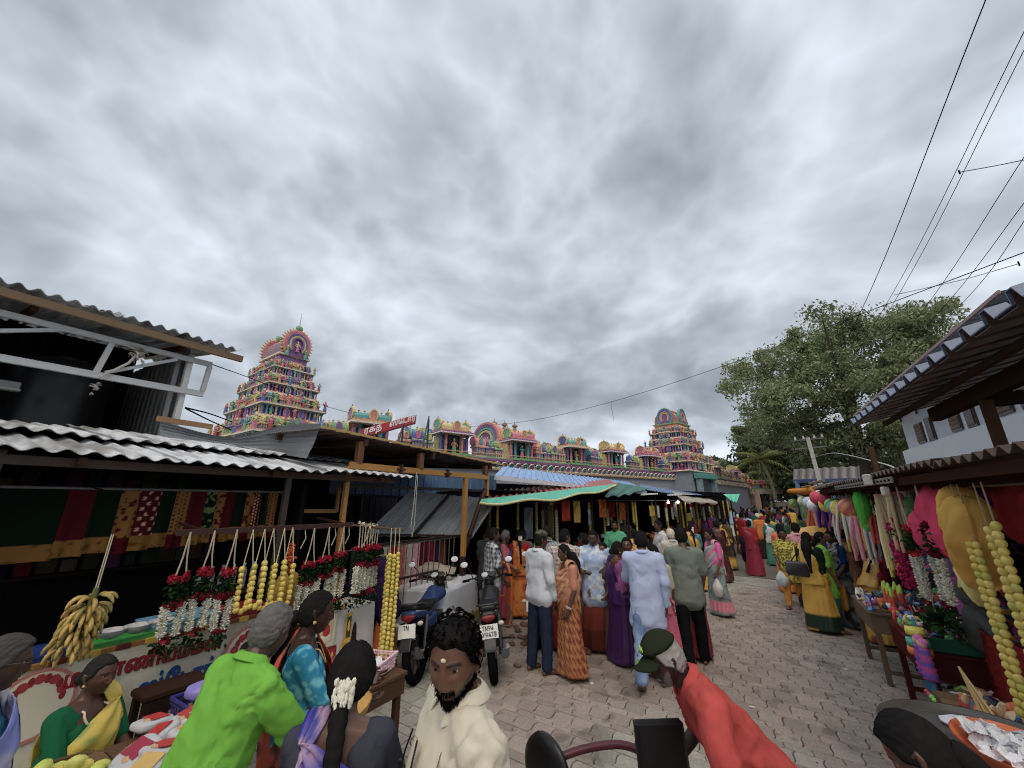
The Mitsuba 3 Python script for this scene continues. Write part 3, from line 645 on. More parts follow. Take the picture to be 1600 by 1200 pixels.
def skin_cols(J, v, skin, beard=0.0, stache=False, hair=(0.02, 0.018, 0.016), bindi=None, bindi_z=.036):
 q = (v - J['hc']) @ J['R']; x, y, z = q.T; n = len(v)
 c = np.tile(np.asarray(skin, float), (n, 1)) * (1 + .16 * (nfbm(v * 26, 3, 5) - .5) * 2)[:, None]
 face = (np.linalg.norm(q, axis=1) < .15) & (y > .03)
 def put_(mask, col): nonlocal c; m = (np.clip(mask, 0, 1) * face)[:, None]; c = c * (1 - m) + np.asarray(col, float) * m
 put_(.75 * G(z + .0615, .0115) * G(x, .024) ** .7, np.asarray(skin) * [.85, .55, .55])
 ax = np.abs(x)
 put_(.92 * sst(.0065, .0035, np.abs(z - (.033 - ((ax - .03) / .045) ** 2 * .02))) * sst(.008, .014, ax) * sst(.056, .048, ax), np.asarray(hair))
 put_(.3 * G(z - .004, .006) * G(ax - .031, .014), np.asarray(skin) * .6)
 if stache: put_(.95 * sst(.010, .006, np.abs(z + .0475)) * sst(.034, .026, ax), hair)
 if beard:
  jaw = sst(.009, -.009, z + .066 - 1.25 * np.maximum(ax - .026, 0))
  put_(beard * np.clip(jaw, 0, 1) * (1 - G(z + .0635, .009) * G(x, .02)), hair)
 if bindi is not None: put_(sst(.0075, .005, np.hypot(x, (z - bindi_z))), bindi)
 return c
def eyes_mesh(J, skin):
 me = MC()
 tv = head_shape(np.array([[[.031, .085, .012]]]) / np.linalg.norm([.031, .085, .012]), J['fem'])[0, 0]
 for s in (-1, 1):
  v, f = ball(1, 9 if J['det'] == 2 else 6); c = np.tile(C(176, 164, 152), (len(v), 1))
  an = np.arccos(np.clip(v[:, 1], -1, 1)); c[an < .62] = C(40, 26, 18); c[an < .3] = C(8, 8, 8)
  c[(v[:, 2] > .34) | (v[:, 2] < -.40)] = np.asarray(skin) * .72
  v = v * .0118 + [s * .031, tv[1] - .0082, tv[2] * 1.0]
  me.add((v @ J['R'].T + J['hc'], f), c)
 return me
_seat = np.interp
def torso_ax(w, fat):
 k = 1 + fat
 return (np.interp(w, [-.12, 0, .12, .30, .40, .455, .5], [.180 * k, .182 * k, .140 * k, .166, .182, .175, .10]), np.interp(w, [-.12, 0, .12, .30, .40, .455, .5], [.125 * k, .125 * k, .118 * k, .150, .122, .085, .075]))
def leg_center(J, z):
 out = []
 for nm in ('r', 'l'):
  hip, kn, an = J['leg_' + nm]
  p = hip + (kn - hip) * np.clip((hip[2] - z) / max(hip[2] - kn[2], .02), 0, 1) if z > kn[2] else kn + (an - kn) * np.clip((kn[2] - z) / max(kn[2] - an[2], .02), 0, 1)
  out.append(p)
 return out
def skirt(J, top=.10, hem=.05, flare=.05, pleat=.016, n=72, rows=26, seed=0, nl=15, tight=0.0, inset=0.0):
 """a wrapped cloth from the waist to the ankles, with pleats that deepen towards the hem"""
 pel, at = J['pel'], J['at']; R = rng(seed); ph = R.random(4) * 6
 ang = np.arange(n) * 2 * PI / n; V = []
 zt = at(top)[2]
 for i in range(rows):
  t = i / (rows - 1); z = zt + (hem - zt) * t; w = z - pel[2]
  a0, b0 = torso_ax(max(w, -.12), J['fat']); a0, b0 = a0 + .016, b0 + .018
  if w > -.02: c = at(w); ax, ay = a0, b0
  else:
   r, l = leg_center(J, z); c = (r + l) / 2; k = sst(-.02, -.25, w)
   fl = .098 - tight + flare * t
   ax, ay = (1 - k) * a0 + k * (abs(r[0] - l[0]) / 2 + fl), (1 - k) * b0 + k * (abs(r[1] - l[1]) / 2 + fl + .005)
  q_ = inset * sst(.55, .3, t); ax, ay = ax - q_ * .8, ay - q_ * 1.25
  am = pleat * (.25 + .9 * t) * (.45 + .55 * np.maximum(np.cos(ang - PI / 2 + .5), 0) ** .6)
  fold = am * (np.sin(ang * nl + 1.2 * np.sin(2 * ang + ph[0]) + ph[1] + 1.5 * t) + .5 * np.sin(ang * nl * .47 + ph[2] - 2 * t)) + .010 * t * np.sin(5 * ang + ph[3] + 4 * t)
  sag_ = .006 * np.sin(ang * 3 + 9 * t + ph[2])
  V.append(np.stack([c[0] + (ax + fold + sag_) * np.cos(ang), c[1] + (ay + fold + sag_) * np.sin(ang), 0 * ang + z + (.012 * np.sin(2 * ang + ph[0]) if i == rows - 1 else 0)], -1))
 V.append(V[-1].mean(0) + (V[-1] - V[-1].mean(0)) * .9 + [0, 0, .01])
 return grid_faces(np.array(V))
def pallu(J, wid=.30, drop=-.12, n=46, m=12, over='l', seed=0, back_w=.34, start=.02):
 """the saree's end: from the right hip up across the chest, over the shoulder and down the back"""
 s = -1 if over == 'l' else 1; at = J['at']; fat = J['fat']
 # (angle from the front towards the over side, degrees; height along the spine; width)
 K = np.array([(-115, start, wid * .9), (-60, start + .05, wid), (-15, .17, wid), (22, .29, wid * .92), (45, .40, wid * .8), (68, .470, wid * .62), (100, .497, wid * .55), (135, .46, wid * .62), (158, .36, back_w * .8), (168, .20, back_w), (172, .02, back_w), (174, drop, back_w)], float)
 c = cat_rom(K, n); R = rng(seed); ph = R.random(3) * 6
 P = np.zeros((n, m, 3))
 for i in range(n):
  a, w, wd = c[i]; a0, a1 = c[max(i - 1, 0)], c[min(i + 1, n - 1)]
  ta = math.radians(a1[0] - a0[0]) * .16; tw = a1[1] - a0[1]; L = math.hypot(ta, tw) + 1e-9
  for j in range(m):
   q = (j / (m - 1) - .5) * wd
   aa = a - math.degrees(q * tw / L / .16) ; ww = w + q * ta / L
   over_sh = sst(.43, .49, w)
   aa = a + (aa - a) * (1 - sst(.33, .45, w))
   ax, ay = torso_ax(min(ww, .455), fat); ex = .028 + .012 * math.sin(j * 1.9 + ph[0] + i * .12) + .008 * math.sin(i * .5 + ph[1] + j * .4)
   r = math.radians(aa)
   p1 = at(min(ww, .47), s * math.sin(r) * (ax + ex), math.cos(r) * (ay + ex))
   # on top of the shoulder the band lies flat across it
   fb = math.cos(math.radians(np.clip((a - 100) * 1.25 + 90, 10, 175)))
   p2 = at(.562 + .008 * math.sin(j * 1.9 + ph[0]) - .15 * fb * fb - .10 * max(abs(q * .55 + J['sw'] * .62) - .10, 0) , s * (J['sw'] * .62 + q * .55), fb * .132)
   P[i, j] = p1 * (1 - over_sh) + p2 * over_sh
 return P
def torso_shirt(J, grow=.020, hem=-.16, sleeve='half', arm_grow=.020, cuff=.92, deep=False):
 at, sw = J['at'], J['sw']; g = grow; bw = 1 + J['fat']
 w1 = .10 * bw + g
 ps = [hul((at(hem, -.08), .116 * bw + g), (at(hem, .08), .116 * bw + g), (at(.05, -.065), .108 * bw + g), (at(.05, .065), .108 * bw + g)),
          hul((at(.05, -.065), .108 * bw + g), (at(.05, .065), .108 * bw + g), (at(.33, -.06, .012), .106 + g), (at(.33, .06, .012), .106 + g)),
          hul((at(.33, -.06, .012), .106 + g), (at(.33, .06, .012), .106 + g), (at(.455, -sw + .028, -.01), .056 + g), (at(.455, sw - .028, -.01), .056 + g), (at(.476, 0, -.016), .070 + g * .35)) ]
 if deep:                                             # a low neckline, front and back
  ps.pop(); ps += [hul((at(.30, sd * .085, .0), .075 + g * 2), (at(.31, sd * .02, .0), .06 + g), (at(.455, sd * (sw - .03), -.01), .057 + g), (at(.40, sd * .10, -.01), .074 + g * 2.2)) for sd in (-1, 1)]
 if J['fem']: ps += [hul((at(.32, sd * .07, .07), .058 + g * .6), (at(.36, sd * .065, .04), .06 + g * .6)) for sd in (-1, 1)]
 # cut the hem flat
 for nm in ('r', 'l'):
  sh, el, wr = J['arm_' + nm]; ag = arm_grow
  if sleeve == 'none': continue
  e = {'short': .42, 'half': .85, 'long': 1, 'elbow': 1}[sleeve]
  q = sh + (el - sh) * e
  ps.append(hul((sh, .053 + ag), (q, (.052 if sleeve == 'short' else .042) + ag * 1.05)))
  if sleeve == 'long': q2 = el + (wr - el) * cuff; ps += [hul((el, .040 + ag), (q2, .029 + ag * .8))]
 return ps
def trouser(J, grow=.016, flare=.012, hem=1.0, top=.08):
 ps = [hul((J['at'](0, -.07), .108 * (1 + J['fat'])), (J['at'](0, .07), .108 * (1 + J['fat'])), (J['at'](top, -.05), .098 * (1 + J['fat'])), (J['at'](top, .05), .106 * (1 + J['fat'])))]
 for nm in ('r', 'l'):
  hip, kn, an = J['leg_' + nm]; e = kn + (an - kn) * hem
  ps += [hul((hip, .095 * (1 + J['fat'])), (kn, .062 + grow)), hul((kn, .062 + grow), (e + (0 if hem < .9 else 0), .050 + flare))]
 return ps
def lap_cloth(J, grow=.03):
 (h1, k1, a1), (h2, k2, a2) = J['leg_r'], J['leg_l']
 e1, e2 = k1 + (a1 - k1) * .9, k2 + (a2 - k2) * .9
 return [hul((J['at'](.08, -.05), .10), (J['at'](.08, .05), .10), (h1, .11), (h2, .11)), hul((h1, .09 + grow), (h2, .09 + grow), (k1, .07 + grow), (k2, .07 + grow)), hul((k1, .065 + grow), (k2, .065 + grow), (e1, .055 + grow), (e2, .055 + grow))]
SK = dict(d=C(94, 64, 49), m=C(120, 83, 63))
def plaid(base, lines, k=17.0, w=.2):
 base, lines = np.asarray(base), np.asarray(lines)
 def f(v):
  a = (np.abs(((v[:, 0] + .6 * v[:, 1]) * k) % 1 - .5) < w / 2); b = (np.abs((v[:, 2] * k) % 1 - .5) < w / 2)
  t = (.55 * a + .55 * b).clip(0, 1)[:, None]; return base * (1 - t) + lines * t
 return f
def speck(base, other, sc=30., thr=.56, seed=0, soft=.05):
 base, other = np.asarray(base), np.asarray(other)
 return lambda v: (lambda t: base * (1 - t) + other * t)(sst(thr - soft, thr + soft, nfbm(v * sc, 2, seed))[:, None])
def tone(col, amt=.12, sc=7, seed=1): return mottled(col, amt, sc, seed)
def banded(fn, border, z0, z1):
 border = np.asarray(border)
 return lambda v: np.where(((v[:, 2] > z0) & (v[:, 2] < z1))[:, None], border, fn(v))
class Fig:
 def __init__(s, key, m, J): s.key, s.m, s.J = key, m, J
 def add(s, name, mesh, mt, col, smooth=True, label=None, kind=None):
  if isinstance(mesh, trimesh.Trimesh): mesh = (np.array(mesh.vertices), np.array(mesh.faces))
  return part(s.key, name, mesh, mt, col, smooth, s.m @ M4(s=s.J['s']), label, kind)
PROTO = []
def person(label, xy, face, h=1.66, fem=False, skin='d', fat=0.0, det=1, top=None, bottom=None, saree=None, hair='short', hcol=(.017, .016, .016), group=None, z=0.0, beard=0, stache=False,
           bindi=None, flowers=None, seed=0, tcol=None, bcol=None, pcol=None, blouse=None, sleeve='half', hem=-.14, skirt_kw={}, pallu_kw={}, cap=None, thick=.010, extra=None, bodyname='person', by_head=False, **pose):
 A = math.degrees(math.atan2(-xy[0], xy[1])) if abs(xy[0]) + abs(xy[1]) > 0 else 0
 rz = A + face
 key = thing(bodyname, label, 'person', group)
 J, v, f = body(h, fem, fat, det, **pose)
 s_ = J['s']; m = M4((xy[0], xy[1], z), rz)
 if by_head: m[:2, 3] -= (m[:3, :3] @ J['hc'])[:2] * s_
 F = Fig(key, m, J); F.rz = rz
 sk = SK[skin] if isinstance(skin, str) else np.asarray(skin)
 part(key, '', (v, f), 'm_skin', skin_cols(J, v, sk, beard, stache, hcol, bindi), True, m @ M4(s=s_))
 if det >= 1:
  e = eyes_mesh(J, sk); F.add('eyes', e.mesh(), 'm_skin', e.cols(), True)
 L = {2: .015, 1: .034, 0: .13}[det]; it = {2: 8, 1: 6, 0: 1}[det]
 wr = lambda t, a, sc, q=0: wrinkle(t, a, sc, seed + q)
 if saree is not None:                              # a woman in a saree: blouse, skirt, pallu
  bl = blob(torso_shirt(J, .010, .20 if not J['fat'] else .17, sleeve, .010, deep=det > 0), L, it)
  F.add('blouse', wr(bl, .005, (10, 10, 10)), 'm_cloth', blouse if callable(blouse) else tone(blouse if blouse is not None else saree))
  if pose.get('pelvis_z') is None: sm = skirt(J, seed=seed, **({} if det else dict(n=28, rows=8)), **skirt_kw)
  else: sm = wr(blob(lap_cloth(J), L, it), .02, (7, 7, 7), 4)
  sc_ = saree if callable(saree) else tone(saree, .14, 6, seed)
  F.add('saree', sm, 'm_silk', sc_)
  kw = dict(n=46, m=12) if det else dict(n=16, m=4)
  F.add('shoulder_drape', sheet(pallu(J, seed=seed, **kw, **pallu_kw), .008), 'm_silk', pcol if callable(pcol) else tone(pcol if pcol is not None else (saree if not callable(saree) else C(150, 90, 60)), .14, 6, seed) if not (pcol is None and callable(saree)) else saree)
 else:
  if bottom == 'trousers' or bottom == 'jeans':
   F.add('trousers', wr(blob(trouser(J, .016, .016, .97 if bottom == 'trousers' else .98), L, it), .016 if bottom == 'trousers' else .020, (9, 9, 11), 1), 'm_cloth', bcol if callable(bcol) else tone(bcol))
  elif bottom == 'shorts': F.add('shorts', wr(blob(trouser(J, .03, .03, .12), L, it), .01, (9, 9, 9), 1), 'm_cloth', tone(bcol))
  elif bottom == 'lungi': F.add('lungi', skirt(J, .10, .07, .02, .010, seed=seed, nl=9, inset=.034, **{'n': 72 if det else 24, 'rows': 26 if det else 6, **skirt_kw}), 'm_cloth', bcol if callable(bcol) else tone(bcol))
  elif bottom == 'lap': F.add('lungi', wr(blob(lap_cloth(J), L, it), .016, (8, 8, 8), 1), 'm_cloth', tone(bcol))
  if top:
   sm = blob(torso_shirt(J, .020 if top != 'kurta' else .018, hem if top != 'kurta' else -.30, sleeve), L, it)
   F.add({'shirt': 'shirt', 'tee': 'shirt', 'kurta': 'kurta'}[top], wr(sm, (.006, .028, .022)[det], ((7, 7, 9), (7, 7, 9), (9, 9, 8))[det], 2), 'm_cloth', tcol if callable(tcol) else tone(tcol, .10))
   if top == 'shirt' and det:
    nk = J['at'](.546, 0, -.002); a = np.linspace(.62, 2 * PI - .62, 22) + PI / 2
    ring = np.array([nk + J['right'] * math.cos(t) * .071 + J['fwd'] * math.sin(t) * .069 + J['up'] * (.018 - .045 * max(math.sin(t), 0)) for t in a])
    lo = np.array([p + (p - nk) * .42 - J['up'] * .040 for p in ring])
    F.add('collar', sheet(np.stack([ring, ring * .6 + lo * .4 + J['up'] * .004, lo], 0), .006), 'm_cloth', tcol if callable(tcol) else tone(tcol, .06))
 # hair
 R, hc = J['R'], J['hc']; fe = fem
 hl = lambda me: (np.asarray(me[0]) @ R.T + hc, me[1])
 hd = {2: 2, 1: 1, 0: 0}[det]
 def strand_cols(c, k=1.):
  return lambda v: np.asarray(c) * (.7 + .6 * nfbm(((v - hc) @ R) * [70, 14, 70], 2, 3))[:, None]
 hcl = strand_cols(hcol)
 if hair == 'short': F.add('hair', hl(hair_cap(hd, fe, thick, seed, .005, .008)), 'm_hair', hcl)
 elif hair == 'bald': F.add('hair', hl(hair_cap(hd, fe, .002, seed, .0005, 0, line=.0)), 'm_hair', hcl)
 elif hair in ('bun', 'braid', 'long', 'tail'):
  F.add('hair', hl(hair_cap(hd, True, .011 if thick == .010 else thick, seed, .002, .002, 20, part_line=det > 0)), 'm_hair', hcl)
  if hair == 'bun':
   bv, bf = ball(.042, 9 if det else 5, (0, -.118, -.028), (1.15, .8, 1)); bv = bv + (nfbm(bv * 60, 2, seed)[:, None] - .5) * .012; F.add('hair_bun', hl((bv, bf)), 'm_hair', hcl)
  else:
   nap = hc + R @ np.array([0, -.098, -.045]); bk = J['at'](.36, 0.01, -.165); lo = J['at'](.12 if hair != 'long' else .08, .02, -.185)
   if pose.get('braid_end') is not None: lo = J['at'](*pose['braid_end'])
   pts = cat_rom([hc + R @ np.array([0, -.085, -.005]), nap, nap * .5 + bk * .5 + np.array([0, -.02, 0]), bk, lo], 40 if det else 8)
   t = np.linspace(0, 1, len(pts))
   if hair == 'braid': rr = (.032 + .4 * max(thick - .012, 0) - .016 * t) * (1 + .24 * np.abs(np.sin(t * 34)))
   elif hair == 'tail': rr = .026 + .018 * np.sin(PI * t ** .7) - .014 * t
   else: rr = .05 + .035 * np.sin(PI * np.minimum(t * 1.1, 1)) - .03 * t ** 3
   mv, mf = tube(pts, rr, 14 if det else 6, flat=1.0)
   if det: mv = mv + (nfbm(mv * [60, 60, 12], 3, seed)[:, None] - .5) * .010
   F.add('hair_' + {'braid': 'braid', 'tail': 'tail', 'long': 'length'}[hair], (mv, mf), 'm_hair', hcl)
 elif hair == 'scarf':
  F.add('headscarf', hl(hair_cap(hd, True, .020, seed, .010, .004, 16, line=-.012)), 'm_cloth', tone(hcol, .1, 20))
 if cap is not None and hair != 'scarf':
  dcap = head_grid(max(hd, 1)); vv = head_shape(dcap, fe); k = sst(.0, .006, vv[..., 2] - .052 + .10 * np.clip(-vv[..., 1], -.02, .1) * 0)
  vv = vv + dcap * (np.where(k > 0, .026, -.01) * k + (-.01) * (1 - k))[..., None]; vv[..., 2] += .012 * k
  F.add('cap', hl(grid_faces(vv)), 'm_cloth', cap)
  u = np.linspace(-1, 1, 15); br = np.array([[[x * .078, .070 + q * .085 * math.sqrt(max(1 - (x * .92) ** 2, .05)) + .012 - .03 * x * x, .062 - q * .020 - .022 * x * x] for x in u] for q in np.linspace(0, 1, 6)])
  F.add('cap_brim', hl((lambda sh: sh)(sheet(br, .006))), 'm_cloth', cap)
 if flowers is not None:
  Rn = rng(seed + 5); fm = []
  n = 150 if det == 2 else 42
  for i in range(n):
   p = np.clip(Rn.normal(size=3), -1.6, 1.6) * (np.array([.022, .010, .026]) if flowers != 'string' else np.array([.013, .009, .045])) + [.012, -.130, -.045]
   fm.append(xf(ball(.0105 if det == 2 else .015, 3), M4(hc + R @ p, rz=Rn.random() * 360, s=(1, .7, 1.5))))
  F.add('jasmine_flowers', join(fm), 'm_matte', tone(C(236, 232, 212), .12, 60), kind='stuff')
 if extra: extra(F)
 return F

# ---------------------------------------------------------------- left stalls
def zinc(v):
 st = nfbm(v * [1.2, 7.0, 2.0], 4, 3); sp = sst(.60, .74, nfbm(v * [2.5, 11, 4], 3, 8))
 t = sst(.40, .70, st)[:, None]
 return (C(204, 207, 210) * (1 - t) + C(138, 136, 134) * t) * (1 - .38 * sp)[:, None] * (.88 + .24 * nz(v * 37, 2))[:, None]
GREY, DARK, RUST, YPNT, WOOD = C(128, 130, 132), C(24, 22, 20), C(74, 44, 32), C(176, 124, 48), C(104, 74, 48)
st = thing('flower_stall', 'dark open-fronted stall under silver corrugated roofing, hung with garlands and striped cloths', 'market stall')
def beam(key, name, p0, p1, w, h=None, col=RUST, mt='m_paint', **k): return part(key, name, bar(p0, p1, w, h), mt, mottled(col, .25, 7, len(scene)), **k)
for i in range(4):                                           # eave sheets, overlapping end to end
 y0, y1 = -1.4 + i * 1.44, -1.4 + (i + 1) * 1.44 + .06
 part(st, 'roof_sheet', corrugated((-4.42, y0, 2.455 + .012 * (i % 2)), (-4.42, y1, 2.44 + .012 * (i % 2)), (-5.5, y0, 2.66 + .012 * (i % 2)), .146, .017, nv=16, thick=.006, jitter=.015, seed=i), 'm_gloss', zinc, smooth=50)
 part(st, 'roof_sheet', corrugated((-5.32, y0 - .3, 2.70), (-5.32, y1 - .3, 2.69), (-7.1, y0 - .3, 2.99), .146, .018, nv=16, thick=.006, jitter=.02, seed=i + 9), 'm_gloss', zinc, smooth=50)
for y in (-1.2, .5, 2.62): beam(st, 'post', (-4.62, y, 0), (-4.62, y, 2.46), .06, col=C(70, 60, 52))
for x, z in ((-4.6, 2.39), (-5.45, 2.55), (-6.3, 2.72)): beam(st, 'purlin', (x, -1.5, z), (x, 4.2, z), .05, .07, col=WOOD * .5)
for y in (-.6, .9, 2.4, 3.9): beam(st, 'rafter', (-4.5, y, 2.40), (-7.0, y, 2.86), .05, .06, col=WOOD * .5)
part(st, 'back_wall', box(.08, 6.2, 2.9, (-7.1, 1.2, 1.45)), 'm_matte', mottled(C(46, 44, 46), .3, 2))  # near-black walls: the shade inside the stall is painted into their colour
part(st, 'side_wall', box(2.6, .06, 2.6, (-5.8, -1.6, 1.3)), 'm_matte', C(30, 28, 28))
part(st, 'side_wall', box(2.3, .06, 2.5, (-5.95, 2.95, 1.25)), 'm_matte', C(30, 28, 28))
part(st, 'counter', box(.75, 4.2, .98, (-4.72, .48, .5)), 'm_wood', mottled(C(60, 46, 38), .3, 3))
part(st, 'counter_edge', bar((-4.33, -1.6, 1.03), (-4.33, 2.58, 1.03), .03, .035), 'm_paint', (lambda v: np.where((np.floor(v[:, 1] * 6) % 2 == 0)[:, None], C(200, 160, 40), C(120, 50, 30))))
for i in range(24): part(st, 'edge_stripe', box(.034, .085, .037, (-4.329, -1.5 + i * .17, 1.03)), 'm_paint', C(96, 34, 28) if i % 2 else C(206, 168, 40))
for z in (1.35, 2.2): part(st, 'shelf', box(.4, 4.2, .03, (-6.6, .6, z)), 'm_wood', C(60, 50, 42))
R_ = rng(11)
for z, n in ((1.37, 26), (2.22, 22)):                        # boxes and bundles stored in the dark behind
 for i in range(n):
  h = R_.uniform(.1, .34); part(st, 'stored_carton', box(R_.uniform(.15, .3), R_.uniform(.1, .17), h, (-6.55, -1.2 + i * .165, z + h / 2), .01), 'm_matte', C(*R_.integers(30, 120, 3)))
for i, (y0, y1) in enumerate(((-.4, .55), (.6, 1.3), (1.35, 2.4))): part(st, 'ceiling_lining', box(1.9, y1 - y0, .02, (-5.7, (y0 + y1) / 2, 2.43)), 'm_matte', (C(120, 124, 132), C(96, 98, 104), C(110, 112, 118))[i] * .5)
for i, (y, z) in enumerate(((.9, 2.3), (1.4, 2.32), (1.9, 2.31))): part(st, 'electric_wire', tube(sag((-4.7, y, z), (-4.9, y + .55, z - .02), .1), .006, 5), 'm_matte', DARK)
# cloths hung in a row under the eave
cl_px = [0, 92, 124, 153, 184, 216, 242, 266, 290, 310, 327, 349, 371, 387, 402, 416, 437]
cl_y = [.52, .93, 1.09, 1.235, 1.37, 1.52, 1.645, 1.76, 1.88, 1.98, 2.06, 2.165, 2.275, 2.355, 2.43, 2.50, 2.60]
MUS, MAR, DGR = C(126, 86, 34), C(70, 14, 22), C(16, 28, 20)  # dyes darkened: the deep shade under the eave is put into the colour
cl_k = ['g', 'm', 'g', 'yf', 'md', 'g', 'yd', 'm', 'gp', 'yf', 'm', 'g', 'yf', 'mp', 'g', 'yd']
cl_lab = dict(g='dark green cotton cloth with a mustard border', m='plain maroon cotton cloth with a mustard border', yf='mustard cloth printed with red flower sprigs', md='maroon cloth printed with a lattice of cream diamonds', yd='mustard cloth printed with small red dots', gp='dark green cloth with a leafy print', mp='maroon cloth with tiny pale spots')
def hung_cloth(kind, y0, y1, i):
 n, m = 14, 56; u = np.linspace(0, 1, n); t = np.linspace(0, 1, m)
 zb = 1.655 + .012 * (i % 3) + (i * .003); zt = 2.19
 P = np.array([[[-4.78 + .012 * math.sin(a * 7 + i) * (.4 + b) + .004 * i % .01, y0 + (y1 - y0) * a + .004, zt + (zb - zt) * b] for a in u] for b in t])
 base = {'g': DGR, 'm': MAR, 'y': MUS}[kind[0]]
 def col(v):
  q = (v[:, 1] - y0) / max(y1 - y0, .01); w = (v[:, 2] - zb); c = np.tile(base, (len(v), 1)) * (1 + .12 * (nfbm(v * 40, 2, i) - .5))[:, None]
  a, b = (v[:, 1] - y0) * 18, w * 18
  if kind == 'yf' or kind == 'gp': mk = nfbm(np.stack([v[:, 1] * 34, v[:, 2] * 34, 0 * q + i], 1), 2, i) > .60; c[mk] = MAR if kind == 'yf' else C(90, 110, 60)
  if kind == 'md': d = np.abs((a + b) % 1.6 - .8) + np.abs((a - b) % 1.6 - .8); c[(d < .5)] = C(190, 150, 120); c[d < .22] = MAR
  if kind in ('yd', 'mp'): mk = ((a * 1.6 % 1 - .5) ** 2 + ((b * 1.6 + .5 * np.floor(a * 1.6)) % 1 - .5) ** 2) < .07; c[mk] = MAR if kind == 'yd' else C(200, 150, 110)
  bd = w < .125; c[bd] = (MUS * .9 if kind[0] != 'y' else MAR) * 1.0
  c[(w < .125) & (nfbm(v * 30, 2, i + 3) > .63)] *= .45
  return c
 lab = cl_lab[kind] + ', ' + ('first' if i == 0 else '%s' % ['', 'second', 'third', 'fourth', 'fifth', 'sixth', 'seventh', 'eighth', 'ninth', 'tenth', 'eleventh', 'twelfth', 'thirteenth', 'fourteenth', 'fifteenth', 'sixteenth'][i]) + ' along the rail from the left'
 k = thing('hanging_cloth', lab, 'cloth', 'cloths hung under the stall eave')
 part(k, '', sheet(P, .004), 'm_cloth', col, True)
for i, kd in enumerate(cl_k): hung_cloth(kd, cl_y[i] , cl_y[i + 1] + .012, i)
part(st, 'cloth_rail', tube([(-4.79, -.6, 2.2), (-4.79, 2.7, 2.2)], .014, 6), 'm_metal', C(90, 86, 80))
part(st, 'garland_rail', bar((-4.17, 1.5, 1.845), (-4.15, 3.22, 1.83), .022, .05), 'm_paint', mottled(C(70, 46, 40), .2, 9))
part(st, 'hanging_rod', tube([(-4.16, 3.16, 1.83), (-3.9, 3.82, 1.745)], .011, 6), 'm_matte', mottled(C(110, 84, 62), .2, 9))
for y in (1.7, 3.1): part(st, 'rail_bracket', bar((-4.7, y, 1.9), (-4.16, y, 1.845), .025), 'm_paint', RUST * .6)
